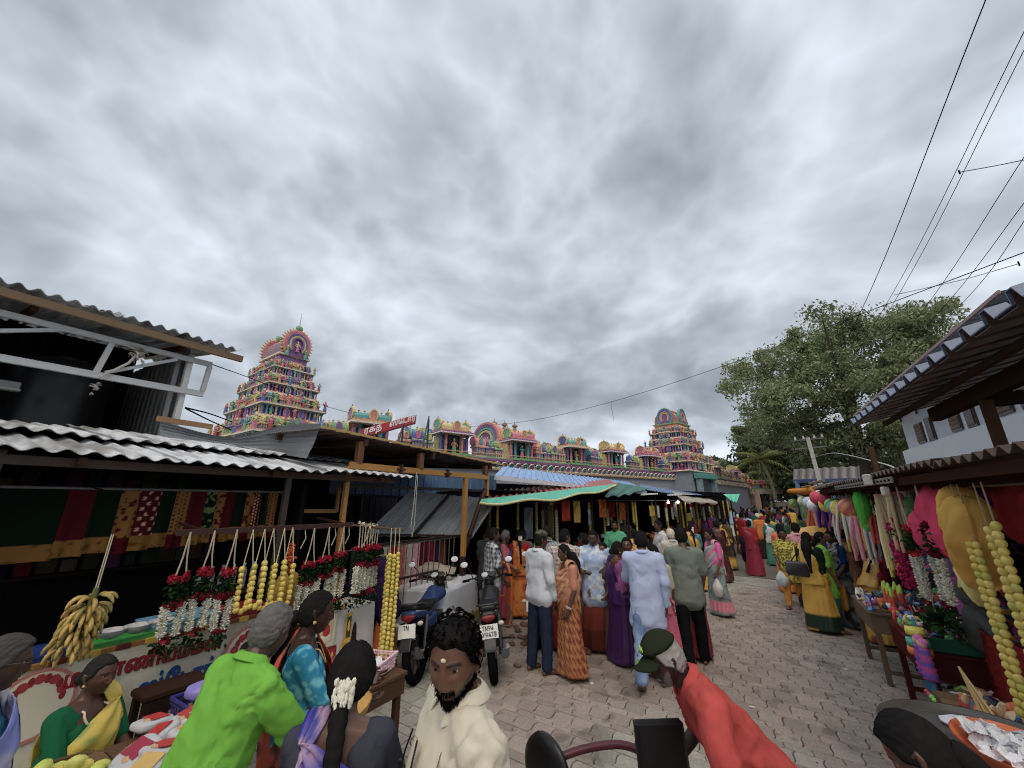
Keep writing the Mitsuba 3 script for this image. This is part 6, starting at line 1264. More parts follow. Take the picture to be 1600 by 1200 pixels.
# tables
def table(label, x0, x1, y0, y1, h, col, apron=.12, lean=.0, nm='wooden_table'):
 k = thing(nm, label, 'table')
 n = max(2, int((y1 - y0) / .16))
 for i in range(n): part(k, 'plank', box(x1 - x0, (y1 - y0) / n - .008, .028, ((x0 + x1) / 2, y0 + (i + .5) * (y1 - y0) / n, h - .014), .004), 'm_wood', mottled(col * (.85 + .3 * ((i * 5) % 4) / 3), .3, 9, i))
 for x in (x0 + .02, x1 - .02): part(k, 'apron', box(.025, y1 - y0 - .05, apron, (x, (y0 + y1) / 2, h - .03 - apron / 2)), 'm_wood', mottled(col * .85, .3, 9))
 for y in (y0 + .04, y1 - .04): part(k, 'apron', box(x1 - x0 - .06, .025, apron, ((x0 + x1) / 2, y, h - .03 - apron / 2)), 'm_wood', mottled(col * .85, .3, 9))
 for x in (x0 + .05, x1 - .05):
  for y in (y0 + .06, y1 - .06): part(k, 'leg', bar((x, y, 0), (x, y + lean, h - .03), .05, .05), 'm_wood', mottled(col * .7, .3, 9))
 for y in (y0 + .06, y1 - .06): part(k, 'stretcher', bar((x0 + .05, y, .14), (x1 - .05, y, .14), .03, .04), 'm_wood', mottled(col * .75, .3, 9))
 return k
table('rough plywood table of bubble tubes and story books at the toy stall', 1.02, 1.72, 6.9, 8.0, .78, C(126, 104, 82), .2)
table('low dark red table with a box of small toys', 1.12, 1.9, 5.45, 6.6, .78, C(96, 44, 36), .2)
table('plank table of small green and orange toys nearest the steel tray', 1.02, 1.9, 3.5, 5.0, .62, C(126, 98, 70), .10)
for i in range(13):
 k = thing('bubble_tube', 'orange bubble tube with a neon yellow cap, %s in the front table row' % ('number one', 'number two', 'number three', 'number four', 'number five', 'number six', 'number seven', 'number eight', 'number nine', 'number ten', 'number eleven', 'number twelve', 'number thirteen')[i], 'toy', 'bubble tubes on the plywood table'); y = 7.02 + (i % 7) * .062; x = 1.30 + .09 * (i // 7); h = .17 + .03 * ((i * 5) % 3)
 m = M4((x, y, .78), rx=(i * 7 % 5 - 2) * 2); part(k, 'body', lathe([(.018, 0), (.022, .01), (.022, h), (.012, h + .01)], 8), 'm_gloss', (C(226, 84, 50), C(206, 60, 60), C(236, 120, 60))[i % 3], True, m); part(k, 'cap', lathe([(.017, h + .005), (.019, h + .02), (.017, h + .07), (.010, h + .10), (.001, h + .102)], 8), 'm_gloss', C(206, 236, 40), True, m)
def card(label, x, y, z, w, h, cols, lean=28, rz=-90, nm='story_book'):
 k = thing(nm, label, 'book'); m = M4((x, y, z), rz) @ M4(rx=-(90 - lean) + 90 - lean * 0 - 0) @ M4(rx=-lean)
 q = MC(); q.add(box(w, .012, h, (0, 0, h / 2)), cols[0]); q.add(box(w * .8, .014, h * .55, (0, 0, h * .45)), cols[1]); v, f = ball(1, 5); q.add((v * [w * .2, .009, h * .2] + [0, 0, h * .42], f), cols[2]); q.add(box(w * .5, .015, h * .12, (0, 0, h * .85)), cols[3]); q.to(k, 'cover', 'm_gloss', m)
card('glossy blue story book leaning on the edge of the plywood table', 1.07, 7.08, .77, .30, .17, (C(40, 90, 180), C(120, 160, 210), C(214, 160, 60), C(220, 224, 230)), 40)
card('white activity book leaning beside the blue story book', 1.07, 7.40, .77, .16, .20, (C(216, 214, 206), C(180, 176, 190), C(190, 90, 90), C(90, 90, 110)), 36)
card('colourful packet card at the far corner of the plywood table', 1.08, 7.66, .77, .2, .16, (C(206, 190, 150), C(90, 120, 170), C(214, 90, 60), C(240, 220, 90)), 40)
def heap(label, nm, cat, c, s, n, cols, size, sd, part_name='pieces', shp=None):
 k = thing(nm, label, cat); R = rng(sd); q = MC()
 for i in range(n):
  p = mvec(c) + np.array([R.uniform(-1, 1) * s[0], R.uniform(-1, 1) * s[1], R.uniform(0, 1) * s[2]]); z = size * R.uniform(.7, 1.3)
  q.add(xf((box(1, .7, .3, bev=.1), ball(.5, 4), lathe([(.2, -.7), (.3, 0), (.12, .8)], 7))[int(R.integers(0, 3))] if shp is None else shp, M4(p, R.uniform(0, 360), s=z, rx=R.uniform(-40, 40), ry=R.uniform(-40, 40))), C(*cols[int(R.integers(0, len(cols)))]))
 q.to(k, part_name, 'm_gloss', kind='stuff'); return k
MIX = ((220, 60, 60), (240, 200, 60), (60, 140, 200), (236, 236, 230), (230, 130, 40), (90, 180, 90), (190, 80, 150), (60, 60, 80))
heap('jumble of small wrapped toys at the back of the plywood table', 'toy_heap', 'toys', (1.5, 7.6, .79), (.18, .3, .12), 90, MIX, .07, 1)
heap('heap of mixed little plastic toys in the red table box', 'toy_heap', 'toys', (1.5, 6.0, .84), (.3, .45, .06), 170, MIX, .055, 2)
k = thing('toy_box', 'open green and red cardboard toy box on the dark red table', 'box');
for a, b, c_ in (((.02, 1.05, .11), (1.17, 6.0, .84), C(150, 60, 44)), ((.02, 1.05, .11), (1.84, 6.0, .84), C(150, 60, 44)), ((.66, .02, .11), (1.5, 5.49, .84), C(40, 110, 84)), ((.66, .02, .11), (1.5, 6.52, .84), C(40, 110, 84))): part(k, 'side', box(*a, b, .004), 'm_matte', c_)
part(k, 'bottom', box(.66, 1.03, .01, (1.5, 6.0, .79)), 'm_matte', C(150, 110, 70))
for i in range(16): part(k, 'toy_stick', tube([(1.3 + .03 * i, 6.2 + .06 * math.sin(i * 3), .84), (1.28 + .03 * i, 6.24 + .06 * math.sin(i * 3), 1.02)], .008, 5), 'm_gloss', C(230, 210, 190) if i % 2 else C(220, 80, 60))
heap('grey and dark blue goods in the dark behind the bubble tubes', 'goods_heap', 'goods', (1.75, 6.9, .8), (.25, .3, .2), 60, ((60, 80, 110), (200, 200, 206), (40, 44, 60), (120, 160, 190)), .10, 3)
heap('crowded trinket boxes on the lower shelf behind the women', 'goods_heap', 'goods', (2.3, 9.0, .92), (.4, 1.3, .3), 160, ((196, 170, 130), (150, 110, 80), (220, 210, 190), (90, 80, 70), (206, 190, 60), (180, 80, 90)), .12, 4)
heap('bangles and trinkets stacked on the shelf at the back of the toy stall', 'goods_heap', 'goods', (2.8, 7.2, 1.53), (.2, 3.0, .3), 200, ((120, 60, 80), (90, 60, 70), (180, 140, 120), (60, 50, 80), (150, 120, 60)), .14, 5)
heap('orange and dark printed packs on the plank table', 'toy_heap', 'toys', (1.35, 4.55, .63), (.26, .30, .05), 60, ((226, 110, 50), (40, 44, 70), (206, 60, 50), (80, 130, 160), (230, 200, 150)), .10, 6)
heap('heap of neon green rubber spider toys on the plank table', 'toy_heap', 'toys', (1.30, 4.05, .63), (.20, .14, .08), 60, ((110, 230, 60), (150, 240, 80), (206, 226, 60)), .07, 7, shp=lathe([(.1, -.8), (.25, 0), (.08, .9)], 6))
heap('crinkled clear wrappers at the near end of the plank table', 'wrappers', 'wrappers', (1.5, 3.75, .63), (.24, .16, .08), 40, ((206, 206, 206), (226, 226, 226), (190, 196, 200)), .10, 8, shp=box(1, .8, .1))
heap('bright packets and whistles spread on the front of the plywood table', 'toy_heap', 'toys', (1.22, 7.45, .79), (.17, .45, .07), 110, MIX, .07, 41); heap('packets and toy cars heaped at the front of the dark red table', 'toy_heap', 'toys', (1.3, 6.0, .86), (.16, .48, .08), 120, MIX, .065, 42); heap('coloured packets strung under the rail behind the jasmine strands', 'toy_packets', 'toys', (1.75, 6.3, 1.0), (.12, 1.0, 1.0), 150, MIX, .10, 43); heap('boxed toys piled behind the near lemon strands', 'toy_packets', 'toys', (1.72, 4.9, .66), (.12, .6, .75), 110, MIX, .11, 44)
# dangling doll set
k = thing('doll_set', 'stacked bright rag dolls hanging off the corner of the dark red table', 'dolls'); p = (1.100, 5.355, 0.892); p = mvec(p)
for i, (o, cc, rr) in enumerate((((0, .05, .06), (236, 220, 60), .07), ((0, .05, -.03), (60, 180, 150), .08), ((0, .05, -.10), (236, 120, 40), .085))): part(k, 'ring', lathe([(rr * .3, -.03), (rr, -.03), (rr * 1.05, 0), (rr, .03), (rr * .3, .03)], 14), 'm_gloss', C(*cc), True, M4(p + o))
for j, (y, c1) in enumerate(((-.04, (206, 90, 170)), (-.16, (226, 120, 180)))):
 c0 = p + [-.02, y, -.02]; part(k, 'doll_body', lathe([(.025 + .022 * t ** .6 + .012 * (i % 2), -.24 * t) for i, t in enumerate(np.linspace(0, 1, 12))], 10), 'm_cloth', (lambda z0: lambda v: np.where((np.floor(v[:, 2] * 22) % 2 == 0)[:, None], C(206, 80, 160), C(120, 90, 190)))(0), True, M4(c0)); part(k, 'doll_head', ball(.036, 6, c0 + [0, 0, .03]), 'm_plush', C(232, 190, 170), True); part(k, 'doll_hair', ball(.039, 6, c0 + [.008, 0, .042], (1, 1, .8)), 'm_plush', C(226, 120, 180), True)
 for s in (-1, 1): part(k, 'doll_leg', tube([c0 + [0, s * .025, -.22], c0 + [0, s * .03, -.27], c0 + [0, s * .033, -.32], c0 + [0, s * .035, -.36]], .018, 8), 'm_cloth', (lambda v: np.where((np.floor(v[:, 2] * 40) % 2 == 0)[:, None], C(60, 120, 160), C(220, 70, 90))), True); part(k, 'doll_shoe', ball(.026, 5, c0 + [-.01, s * .035, -.38], (1.2, 1, .8)), 'm_gloss', C(150, 230, 80) if j else C(226, 60, 70), True)
k = thing('fur_drape', 'dark red shaggy cloth draped behind the lemon strands', 'cloth'); P = np.array([[[1.5 + .03 * math.sin(a * 9), 4.55 + 1.1 * a, 1.06 - .62 * b] for a in np.linspace(0, 1, 40)] for b in np.linspace(0, 1, 30)]); part(k, '', fuzz(sheet(P, .012), .02, 60, 4), 'm_plush', lambda v: C(140, 38, 34) * (.5 + 1.0 * nfbm(v * 60, 2, 3))[:, None], True)
k = thing('red_blanket', 'dark red blanket hanging at the near end of the toy stall', 'blanket'); P = np.array([[[1.85 + .05 * math.sin(a * 7), 3.2 + 1.5 * a, 2.1 - 1.3 * b] for a in np.linspace(0, 1, 30)] for b in np.linspace(0, 1, 14)]); part(k, '', sheet(P, .02), 'm_plush', speck(C(110, 16, 30), C(150, 40, 50), 8, .6), True)
# big tray and basin low at the right
k = thing('steel_tray', 'wide round steel tray with a raised rim beside the dark-haired head', 'tray'); TP = (0.797, 3.246, 0.920)
part(k, '', lathe([(.01, .0), (.34, .0), (.36, .02), (.38, .04), (.386, .044), (.38, .034), (.365, .012), (.34, -.012), (.01, -.014)], 40), 'm_gloss', lambda v: C(74, 72, 68) * (.75 + .5 * nfbm(v * 9, 3, 3))[:, None], True, M4(TP)); TP = mvec(TP)
k = thing('tray_stand', 'dark wooden stand under the steel tray', 'stand')
for a in range(4): part(k, 'leg', bar(TP + [.25 * math.cos(a * PI / 2 + .8), .25 * math.sin(a * PI / 2 + .8), -.90], TP + [.2 * math.cos(a * PI / 2 + .8), .2 * math.sin(a * PI / 2 + .8), -.02], .04), 'm_wood', C(70, 54, 44))
part(k, 'ring', lathe([(.18, -.05), (.24, -.05), (.24, -.018), (.18, -.018)], 20), 'm_wood', C(70, 54, 44), m=M4(TP))
k = thing('orange_basin', 'orange plastic basin of crumpled white sheets at the picture corner', 'basin'); BP = mvec((0.869, 3.108, 0.930))
part(k, 'basin', lathe([(.14, -.02), (.2, .0), (.24, .07), (.25, .085), (.243, .085), (.2, .01), (.01, .0)], 28), 'm_gloss', C(216, 104, 50), True, M4(BP, s=(.8, 1.05, .9)))
cr = MC(); R = rng(9)
for i in range(46): cr.add(xf(sheet(np.array([[[a * .05, b * .05, .02 * math.sin(a * 3 + i) * math.cos(b * 4 + i)] for a in np.linspace(-.8, .8, 6)] for b in np.linspace(-.8, .8, 6)]), .002), M4(BP + [R.uniform(-.11, .11), R.uniform(-.15, .15), .04 + R.random() * .05], R.uniform(0, 360), rx=R.uniform(-40, 40), ry=R.uniform(-40, 40))), C(222, 222, 226))
cr.to(k, 'white_sheets', 'm_matte', kind='stuff')
for i, (dx, dy, c, r) in enumerate(((-.26, .16, (170, 120, 80), .05), (-.2, -.02, (150, 120, 100), .06), (.05, .2, (214, 210, 226), .12), (-.02, .05, (196, 150, 110), .04))):
 k = thing('tray_scrap', ('folded tan paper on the steel tray', 'brown rag on the steel tray', 'pale lilac plate on the steel tray', 'orange peel on the steel tray')[i], 'scrap'); v, f = ball(r, 7, (0, 0, 0), (1.2, .9, .22)); part(k, '', (v * (1 + .3 * (nfbm(v * 22, 2, i)[:, None] - .5)), f), 'm_matte', C(*c), True, M4(TP + [dx, dy, .015]))
k = thing('bamboo_sticks', 'bundle of thin bamboo sticks lying against the plank table', 'sticks')
for i in range(7): part(k, 'stick', tube([(1.050, 4.285, 0.997), mvec((1.000, 3.868, 0.794)) + [.012 * i, .02 * math.sin(i * 2), .01 * (i % 3)]], .007, 5), 'm_wood', C(190, 160, 100) * (.8 + .06 * i))
heap('white and orange printed bags on the ground by the bamboo sticks', 'carrier_bags', 'bags', (1.326, 5.249, 0.450), (.1, .14, .12), 26, ((220, 222, 220), (226, 160, 120), (236, 210, 90), (130, 220, 70)), .14, 12, shp=box(1, .8, .12))
k = thing('litter_wrapper', 'crumpled clear wrapper lying on the pavers by the red table', 'litter'); p = mvec((1.554, 7.264, 0.020)); R = rng(2)
part(k, '', join([xf(sheet(np.array([[[a * .06, b * .05, .015 * math.sin(a * 4 + i) * math.cos(b * 5)] for a in np.linspace(-1, 1, 6)] for b in np.linspace(-1, 1, 6)]), .002), M4(p + [R.normal() * .04, R.normal() * .04, .01], R.uniform(0, 360), rx=R.normal() * 15)) for i in range(5)]), 'm_gloss', C(196, 198, 200), True)
for i, p in enumerate(((1.110, 7.069, 0.003), (0.704, 7.277, 0.003), (1.130, 8.261, 0.003), (-1.993, 5.184, 0.003), (-0.343, 5.528, 0.003))):
 k = thing('paper_scrap', ('tiny white scrap near the litter wrapper', 'small pale paper on the pavers mid street', 'torn pale paper under the plywood table', 'tiny white scrap near the gold saree', 'tiny white scrap in the open paving')[i], 'litter'); part(k, '', xf(box(.05, .035, .004), M4(mvec(p) + [0, 0, .003], i * 40)), 'm_matte', C(214, 210, 200))

# ---------------------------------------------------------------- motorbikes, cart, barricade, tables
def torus(R, r, n=28, m=10):
 a = np.arange(n) * 2 * PI / n; b = np.arange(m) * 2 * PI / m
 v = np.stack([r * np.sin(b)[None] + 0 * a[:, None], (R + r * np.cos(b)[None]) * np.cos(a)[:, None], (R + r * np.cos(b)[None]) * np.sin(a)[:, None]], -1)
 i, j = np.meshgrid(np.arange(n), np.arange(m), indexing='ij'); i2, j2 = (i + 1) % n, (j + 1) % m
 return v.reshape(-1, 3), tri(np.stack([i * m + j, i * m + j2, i2 * m + j2, i2 * m + j], -1).reshape(-1, 4))
BLK, STEEL = C(22, 22, 24), C(150, 150, 152)
def motorbike(label, pos, rz, lean, tank, plate, stripe=C(180, 180, 186)):
 k = thing('motorbike', label, 'motorbike'); m = M4((pos[0], pos[1], 0), rz) @ M4(ry=lean)
 A = lambda nm, me, col, mt='m_paint', smooth=35, par=None, **kw: part(par or k, nm, me, mt, col, smooth, m, **kw)
 for y, w in ((0, .050), (1.27, .042)):
  t = A('wheel', xf(torus(.225, .012), M4((0, y, .30))), STEEL, 'm_metal', True); A('tyre', xf(torus(.262, w), M4((0, y, .30))), BLK, 'm_matte', True, t)
  for a in range(6): A('spoke', bar((0, y, .30), (0, y + .22 * math.cos(a * PI / 3), .30 + .22 * math.sin(a * PI / 3)), .022, .03), C(40, 40, 42), par=t)
  A('hub', xf(lathe([(.06, -.05), (.07, -.03), (.07, .03), (.06, .05)], 12), M4((0, y, .3), ry=90)), C(90, 90, 92), 'm_metal', par=t)
 for y, r0, a0, a1 in ((0, .33, 35, 150), (1.27, .325, 20, 150)):
  A('mudguard', sheet(np.array([[[x, y + r0 * math.cos(math.radians(a)) * -1, .30 + r0 * math.sin(math.radians(a))] for x in (-.07, -.05, 0, .05, .07)] for a in np.linspace(a0 if y else 20, a1 if y else 120, 12)]), .006), C(34, 34, 38), 'm_gloss', True)
 for s in (-1, 1):
  A('fork_tube', tube([(s * .085, 1.27, .30), (s * .085, 1.06, .92)], [.026, .022], 8), STEEL if s else STEEL, 'm_metal', True); A('shock_absorber', tube([(s * .12, .02, .34), (s * .12, .16, .68)], .026, 8), C(60, 60, 62), 'm_metal', True); A('swingarm', bar((s * .10, 0, .30), (s * .09, .5, .34), .03, .05), C(44, 44, 46))
  A('grip', tube([(s * .27, .80, 1.02), (s * .37, .77, 1.015)], .018, 8), BLK, 'm_matte', True); A('indicator', ball(.032, 6, (s * .15, -.15, .66), (1.2, 1, .8)), C(206, 190, 176), 'm_gloss', True); A('indicator_stalk', tube([(s * .05, -.13, .67), (s * .14, -.15, .66)], .009, 5), BLK); A('foot_peg', tube([(s * .12, .38, .34), (s * .25, .36, .34)], .014, 6), BLK)
  A('mirror_stalk', tube([(s * .22, .84, 1.03), (s * .26, .86, 1.14), (s * .31, .84, 1.20)], .008, 5), BLK); mi_ = A('mirror', ball(.062, 8, (s * .335, .84, 1.23), (1, .28, .72)), BLK, 'm_gloss', True); A('mirror_glass', ball(.056, 8, (s * .335, .828, 1.231), (1, .16, .72)), C(236, 238, 240), 'm_chrome', True, mi_)  # glass painted near-white in place of the bright sky it would reflect
  A('lever', tube([(s * .22, .86, 1.02), (s * .35, .85, 1.01)], .008, 5), STEEL, 'm_metal'); A('brake_hose', tube([(s * .2, .86, 1.02), (s * .12, 1.05, 1.05), (s * .06, 1.1, .8)], .007, 5), BLK)
 A('handlebar', tube([(-.36, .775, 1.015), (-.22, .83, 1.03), (-.1, .93, .98), (.1, .93, .98), (.22, .83, 1.03), (.36, .775, 1.015)], .012, 7), BLK, 'm_gloss', True)
 A('headlamp', blob([hul(((0, 1.13, .86), .09), ((0, 1.05, .90), .08), ((0, 1.06, 1.02), .05))], .03, 3), BLK, 'm_gloss', True); A('dial', xf(lathe([(.05, 0), (.055, .02), (.045, .03), (.001, .03)], 14), M4((-.05, .99, 1.02), rx=25)), C(190, 190, 190), 'm_chrome'); A('dial', xf(lathe([(.05, 0), (.055, .02), (.045, .03), (.001, .03)], 14), M4((.06, .99, 1.02), rx=25)), C(60, 60, 62), 'm_gloss')
 A('tank', blob([hul(((-.07, .86, .80), .085), ((.07, .86, .80), .085), ((-.05, .52, .76), .07), ((.05, .52, .76), .07), ((0, .72, .86), .08))], .03, 6), tank, 'm_gloss', True)
 A('seat', blob([hul(((-.08, .50, .76), .05), ((.08, .50, .76), .05), ((-.1, .25, .74), .05), ((.1, .25, .74), .05)), hul(((-.1, .25, .75), .05), ((.1, .25, .75), .05), ((-.07, -.08, .82), .042), ((.07, -.08, .82), .042))], .03, 6), C(26, 26, 28), 'm_paint', True)
 tc = A('tail_cowl', blob([hul(((-.09, .3, .66), .05), ((.09, .3, .66), .05), ((-.06, -.12, .76), .045), ((.06, -.12, .76), .045))], .03, 5), tank, 'm_gloss', True); A('tail_light', blob([hul(((-.06, -.155, .735), .030), ((.06, -.155, .735), .030), ((0, -.15, .70), .03))], .02, 3), C(130, 16, 24), 'm_gloss', True, label='dark red tail light')
 for s in (-1, 1): A('stripe', bar((s * .118, .3, .70), (s * .09, -.1, .78), .012, .03), stripe, par=tc); A('side_panel', blob([hul(((s * .11, .42, .62), .05), ((s * .10, .2, .60), .04), ((s * .10, .36, .48), .04))], .03, 3), tank, 'm_gloss', True)
 A('grab_rail', tube([(-.11, .2, .80), (-.13, -.06, .86), (-.08, -.17, .88), (.08, -.17, .88), (.13, -.06, .86), (.11, .2, .80)], .013, 7), C(60, 60, 64), 'm_metal', True)
 A('engine', box(.24, .34, .30, (0, .58, .40), .04), C(70, 70, 72), 'm_metal', 30);
 for i in range(5): A('cooling_fin', box(.26, .2, .012, (0, .66, .50 + i * .026), .004), C(56, 56, 58), 'm_metal')
 A('exhaust', tube([(.12, .7, .34), (.15, .5, .24), (.16, .1, .28), (.17, -.25, .36)], [.02, .024, .045, .05], 10), C(96, 96, 98), 'm_metal', True); A('exhaust_tip', xf(lathe([(.03, 0), (.045, .01), (.045, .03), (.02, .03)], 12), M4((.172, -.255, .362), rx=75)), C(60, 60, 62), 'm_metal'); A('heat_shield', tube([(.19, .2, .31), (.205, -.1, .37)], .03, 8, flat=.5), STEEL, 'm_chrome', True)
 A('saree_guard', tube([(-.2, .3, .62), (-.22, .05, .60), (-.22, -.05, .40), (-.21, .25, .34), (-.2, .3, .62)], .009, 6), C(120, 120, 122), 'm_metal', True); A('crash_bar', tube([(-.26, .8, .62), (-.3, .84, .5), (-.24, .8, .36), (.24, .8, .36), (.3, .84, .5), (.26, .8, .62)], .013, 6), C(90, 90, 92), 'm_metal', True)
 A('side_stand', tube([(-.12, .45, .3), (-.27, .42, .02)], .014, 6), STEEL, 'm_metal'); A('rear_flap', box(.14, .012, .2, (0, -.20, .50), .004), BLK)
 pl = part(k, 'number_plate', box(.22, .008, .15, (0, 0, 0), .003), 'm_gloss', C(226, 226, 220), m=m @ M4((0, -.215, .60), rx=-14))
 for i, t in enumerate(x for x in plate if x):
  tm = meshkit.text_mesh(t, .048, .002, True); v = np.array(tm.vertices); v[:, 0] -= v[:, 0].mean(); v = v * [.82, 1, 1]
  part(k, 'plate_text', (np.stack([v[:, 0], -.006 - v[:, 2], v[:, 1] + (.012 - i * .066)], 1), np.array(tm.faces)), 'm_matte', C(20, 20, 22), m=m @ M4((0, -.215, .60), rx=-14))
 return k
motorbike('black motorbike with a white plate parked before the white covered cart', (-3.02, 4.62), 33, -7, C(30, 30, 34), ('TN94', 'Y9478'))
motorbike('dark blue motorbike parked between the orange dhoti and the black motorbike', (-3.82, 4.12), 22, -8, C(34, 56, 104), ('TN', ''), C(200, 204, 214))
motorbike('black motorbike half hidden behind the man in the camouflage cap', (-3.05, 5.95), 14, -7, C(28, 28, 32), ('TN', ''))
ct = thing('covered_cart', 'push cart hidden under a white tarpaulin beside the iron railing', 'cart')
def _cart():
 c0 = np.array([-4.75, 5.55]); m = M4((c0[0], c0[1], 0), 14); L, W = 1.25, .82
 a = np.linspace(0, 2 * PI, 73)[:-1]; sq = lambda t, e: np.sign(t) * np.abs(t) ** e
 V = []
 for i, t in enumerate(np.linspace(0, 1, 18)):
  f = min(t * 4.5, 1.0) if t < .22 else 1.0 + .14 * (t - .22); z = .83 if t < .22 else .83 - (t - .22) * .88
  ex = .38; rad = f + (.035 * (t - .22) * np.sin(a * 11 + 2) + .06 * np.sin(a * 5) * (t - .22) if t > .22 else 0)
  V.append(np.stack([W * .56 * sq(np.cos(a), ex) * rad, L * .56 * sq(np.sin(a), ex) * rad, z + .03 * (nfbm(np.stack([np.cos(a) * 2 * f, np.sin(a) * 2 * f, 0 * a + t], 1), 3, 3) - .5) * 2 + 0 * a], -1))
 part(ct, 'tarpaulin', grid_faces(np.array(V)[::-1]), 'm_paint', mottled(C(196, 200, 208), .14, 4), True, m)
 for x in (-.38, .38):
  for y in (-.5, .5): part(ct, 'wheel', xf(torus(.17, .025), M4((x, y, .2))), 'm_matte', BLK, True, m)
 part(ct, 'deck', box(.8, 1.2, .05, (0, 0, .45)), 'm_wood', WOOD, m=m); part(ct, 'sign_board', box(.03, .9, .26, (.60, -.12, .26), .005), 'm_paint', C(150, 140, 50), m=m)
_cart()
k = thing('folded_sack', 'thick folded dirty white sack lying on the covered cart', 'sack')
SKM = M4((-4.98, 5.50, .90), 24); sp_ = []
for i in range(5):
 r = .165 - .028 * i; pts = cat_rom([(-.42, -.20, -.05 + .012 * i), (-.15, -.1 + r * .2, .02 + .3 * r), (.12, .02, .03 + .3 * r), (.42, .08, -.03 + .01 * i)], 24); v, f = tube(pts, np.interp(np.linspace(0, 1, 24), [0, .1, .9, 1], [.4, 1, 1, .8]) * r, 16, flat=.62); v = v + (nfbm(v * 7 + i, 3, i)[:, None] - .5) * .05; v = v + [0, .035 * i, .012 * i]; part(k, 'fold', (v, f), 'm_cloth', lambda q, i=i: C(178, 168, 150) * (.7 + .5 * nfbm(q * [3, 10, 10], 3, 4 + i))[:, None], True, SKM)
k = thing('floor_stones', 'rubble and broken pavers on the ground beside the motorbikes', 'rubble', kind='stuff'); q = MC(); R = rng(31)
for i in range(90): v, f = ball(.05, 4); v = v * (1 + .8 * (nfbm(v * 40 + i, 2, i)[:, None] - .5)) * [1.2, 1, .6]; q.add((v + [-3.35 + R.normal() * .5, 6.4 + R.normal() * .45, .02], f), C(120, 96, 84) * R.uniform(.6, 1.2))
q.to(k, '', 'm_matte', kind='stuff')
br = thing('queue_barrier', 'orange painted steel barrier with a rounded hoop beside the covered cart', 'barrier'); OR_ = C(206, 106, 26)
def hoop(x, y, dx, dy, h, w): return tube([(x, y, 0), (x, y, h * .8), (x + dx * .15, y + dy * .15, h * .97), (x + dx * .5, y + dy * .5, h * 1.03), (x + dx * .85, y + dy * .85, h * .97), (x + dx, y + dy, h * .8), (x + dx, y + dy, 0)], w, 8)
part(br, 'hoop', hoop(-4.42, 6.55, .42, .06, 1.0, .035), 'm_gloss', mottled(OR_, .2, 7), True); part(br, 'hoop', hoop(-5.0, 7.4, .42, .06, 1.0, .03), 'm_gloss', mottled(OR_, .2, 7), True)
for z in (.45, .86): part(br, 'cross_rail', bar((-4.42, 6.55, z), (-5.0, 7.4, z), .035), 'm_paint', mottled(C(200, 130, 40), .2, 7)); part(br, 'cross_rail', bar((-4.0, 6.61, z), (-4.42, 6.55, z), .03), 'm_paint', mottled(C(200, 130, 40), .2, 7))
part(br, 'hand_rail', tube(cat_rom([(-5.5, 7.9, 1.35), (-5.3, 7.7, 1.05), (-5.0, 7.4, .96), (-4.42, 6.6, .92)], 16), .028, 7), 'm_gloss', C(206, 130, 40), True); part(br, 'yellow_post', bar((-4.16, 6.3, 0), (-4.16, 6.3, .88), .05), 'm_paint', mottled(C(196, 140, 40), .2, 7)); part(br, 'red_post', bar((-3.98, 6.5, 0), (-3.98, 6.5, .8), .05), 'm_paint', mottled(C(170, 70, 30), .2, 7))
# the vendors' table with packets, basket of yellow fruit, stool
def tilted_basket():
 k = thing('cane_basket', 'round woven cane basket full of yellow fruit on the vendor table', 'basket'); c = mvec((-3.30, .92, .60))
 for i in range(9): part(k, 'cane_ring', xf(torus(.19 + .008 * i, .009, 30, 5), M4(c + [0, 0, .012 + i * .013], ry=90)), 'm_wood', mottled(C(104, 82, 54), .3, 20, i), True)
 for i in range(24): a = i * PI / 12; part(k, 'cane_stake', tube([c + [.185 * math.cos(a), .185 * math.sin(a), 0], c + [.262 * math.cos(a), .262 * math.sin(a), .125]], .006, 4), 'm_wood', C(92, 72, 48))
 part(k, 'bottom', lathe([(.19, 0), (.19, .01), (.01, .012)], 20), 'm_wood', C(90, 70, 46), m=M4(c)); R = rng(3)
 fv = [shape((lambda b: (b[0] * [1, 1.35, .95], b[1]))(ball(.042, 6)), 'm_gloss', mottled(C(*q), .14, 25), True) for q in ((226, 206, 60), (216, 212, 90), (206, 214, 70))]
 pts = [(0, 0, .13), (.08, .03, .12), (-.08, .02, .12), (.02, .1, .12), (.0, -.1, .12), (.1, -.08, .11), (-.1, -.08, .11), (-.09, .1, .11), (.1, .12, .11), (.16, 0, .1), (-.16, 0, .1), (.04, .16, .1), (-.04, -.17, .1), (.15, .09, .1), (.06, -.16, .1), (-.15, -.11, .1), (.04, .05, .165), (-.04, -.05, .165)]
 nmz = ('topmost', 'front', 'rear', 'middle')
 for i, p in enumerate(pts):
  f = thing('yellow_fruit', 'small yellow mango among the heap in the cane basket', 'fruit', 'yellow fruit in the cane basket'); put(f, '', fv[i % 3], M4(c + np.array(p) + [0, 0, .02], R.uniform(0, 360), s=R.uniform(.72, .92), rx=R.normal() * 14))
tilted_basket()
table('long weathered vendor table holding the cane basket and snack packets', -3.46, -2.75, .5, 1.62, .72, C(112, 84, 62), nm='vendor_table')
table('small brown table with the pink basket at the end of the garlands', -3.42, -2.62, 2.1, 2.72, .78, C(96, 70, 52), nm='side_table')
R_ = rng(21)
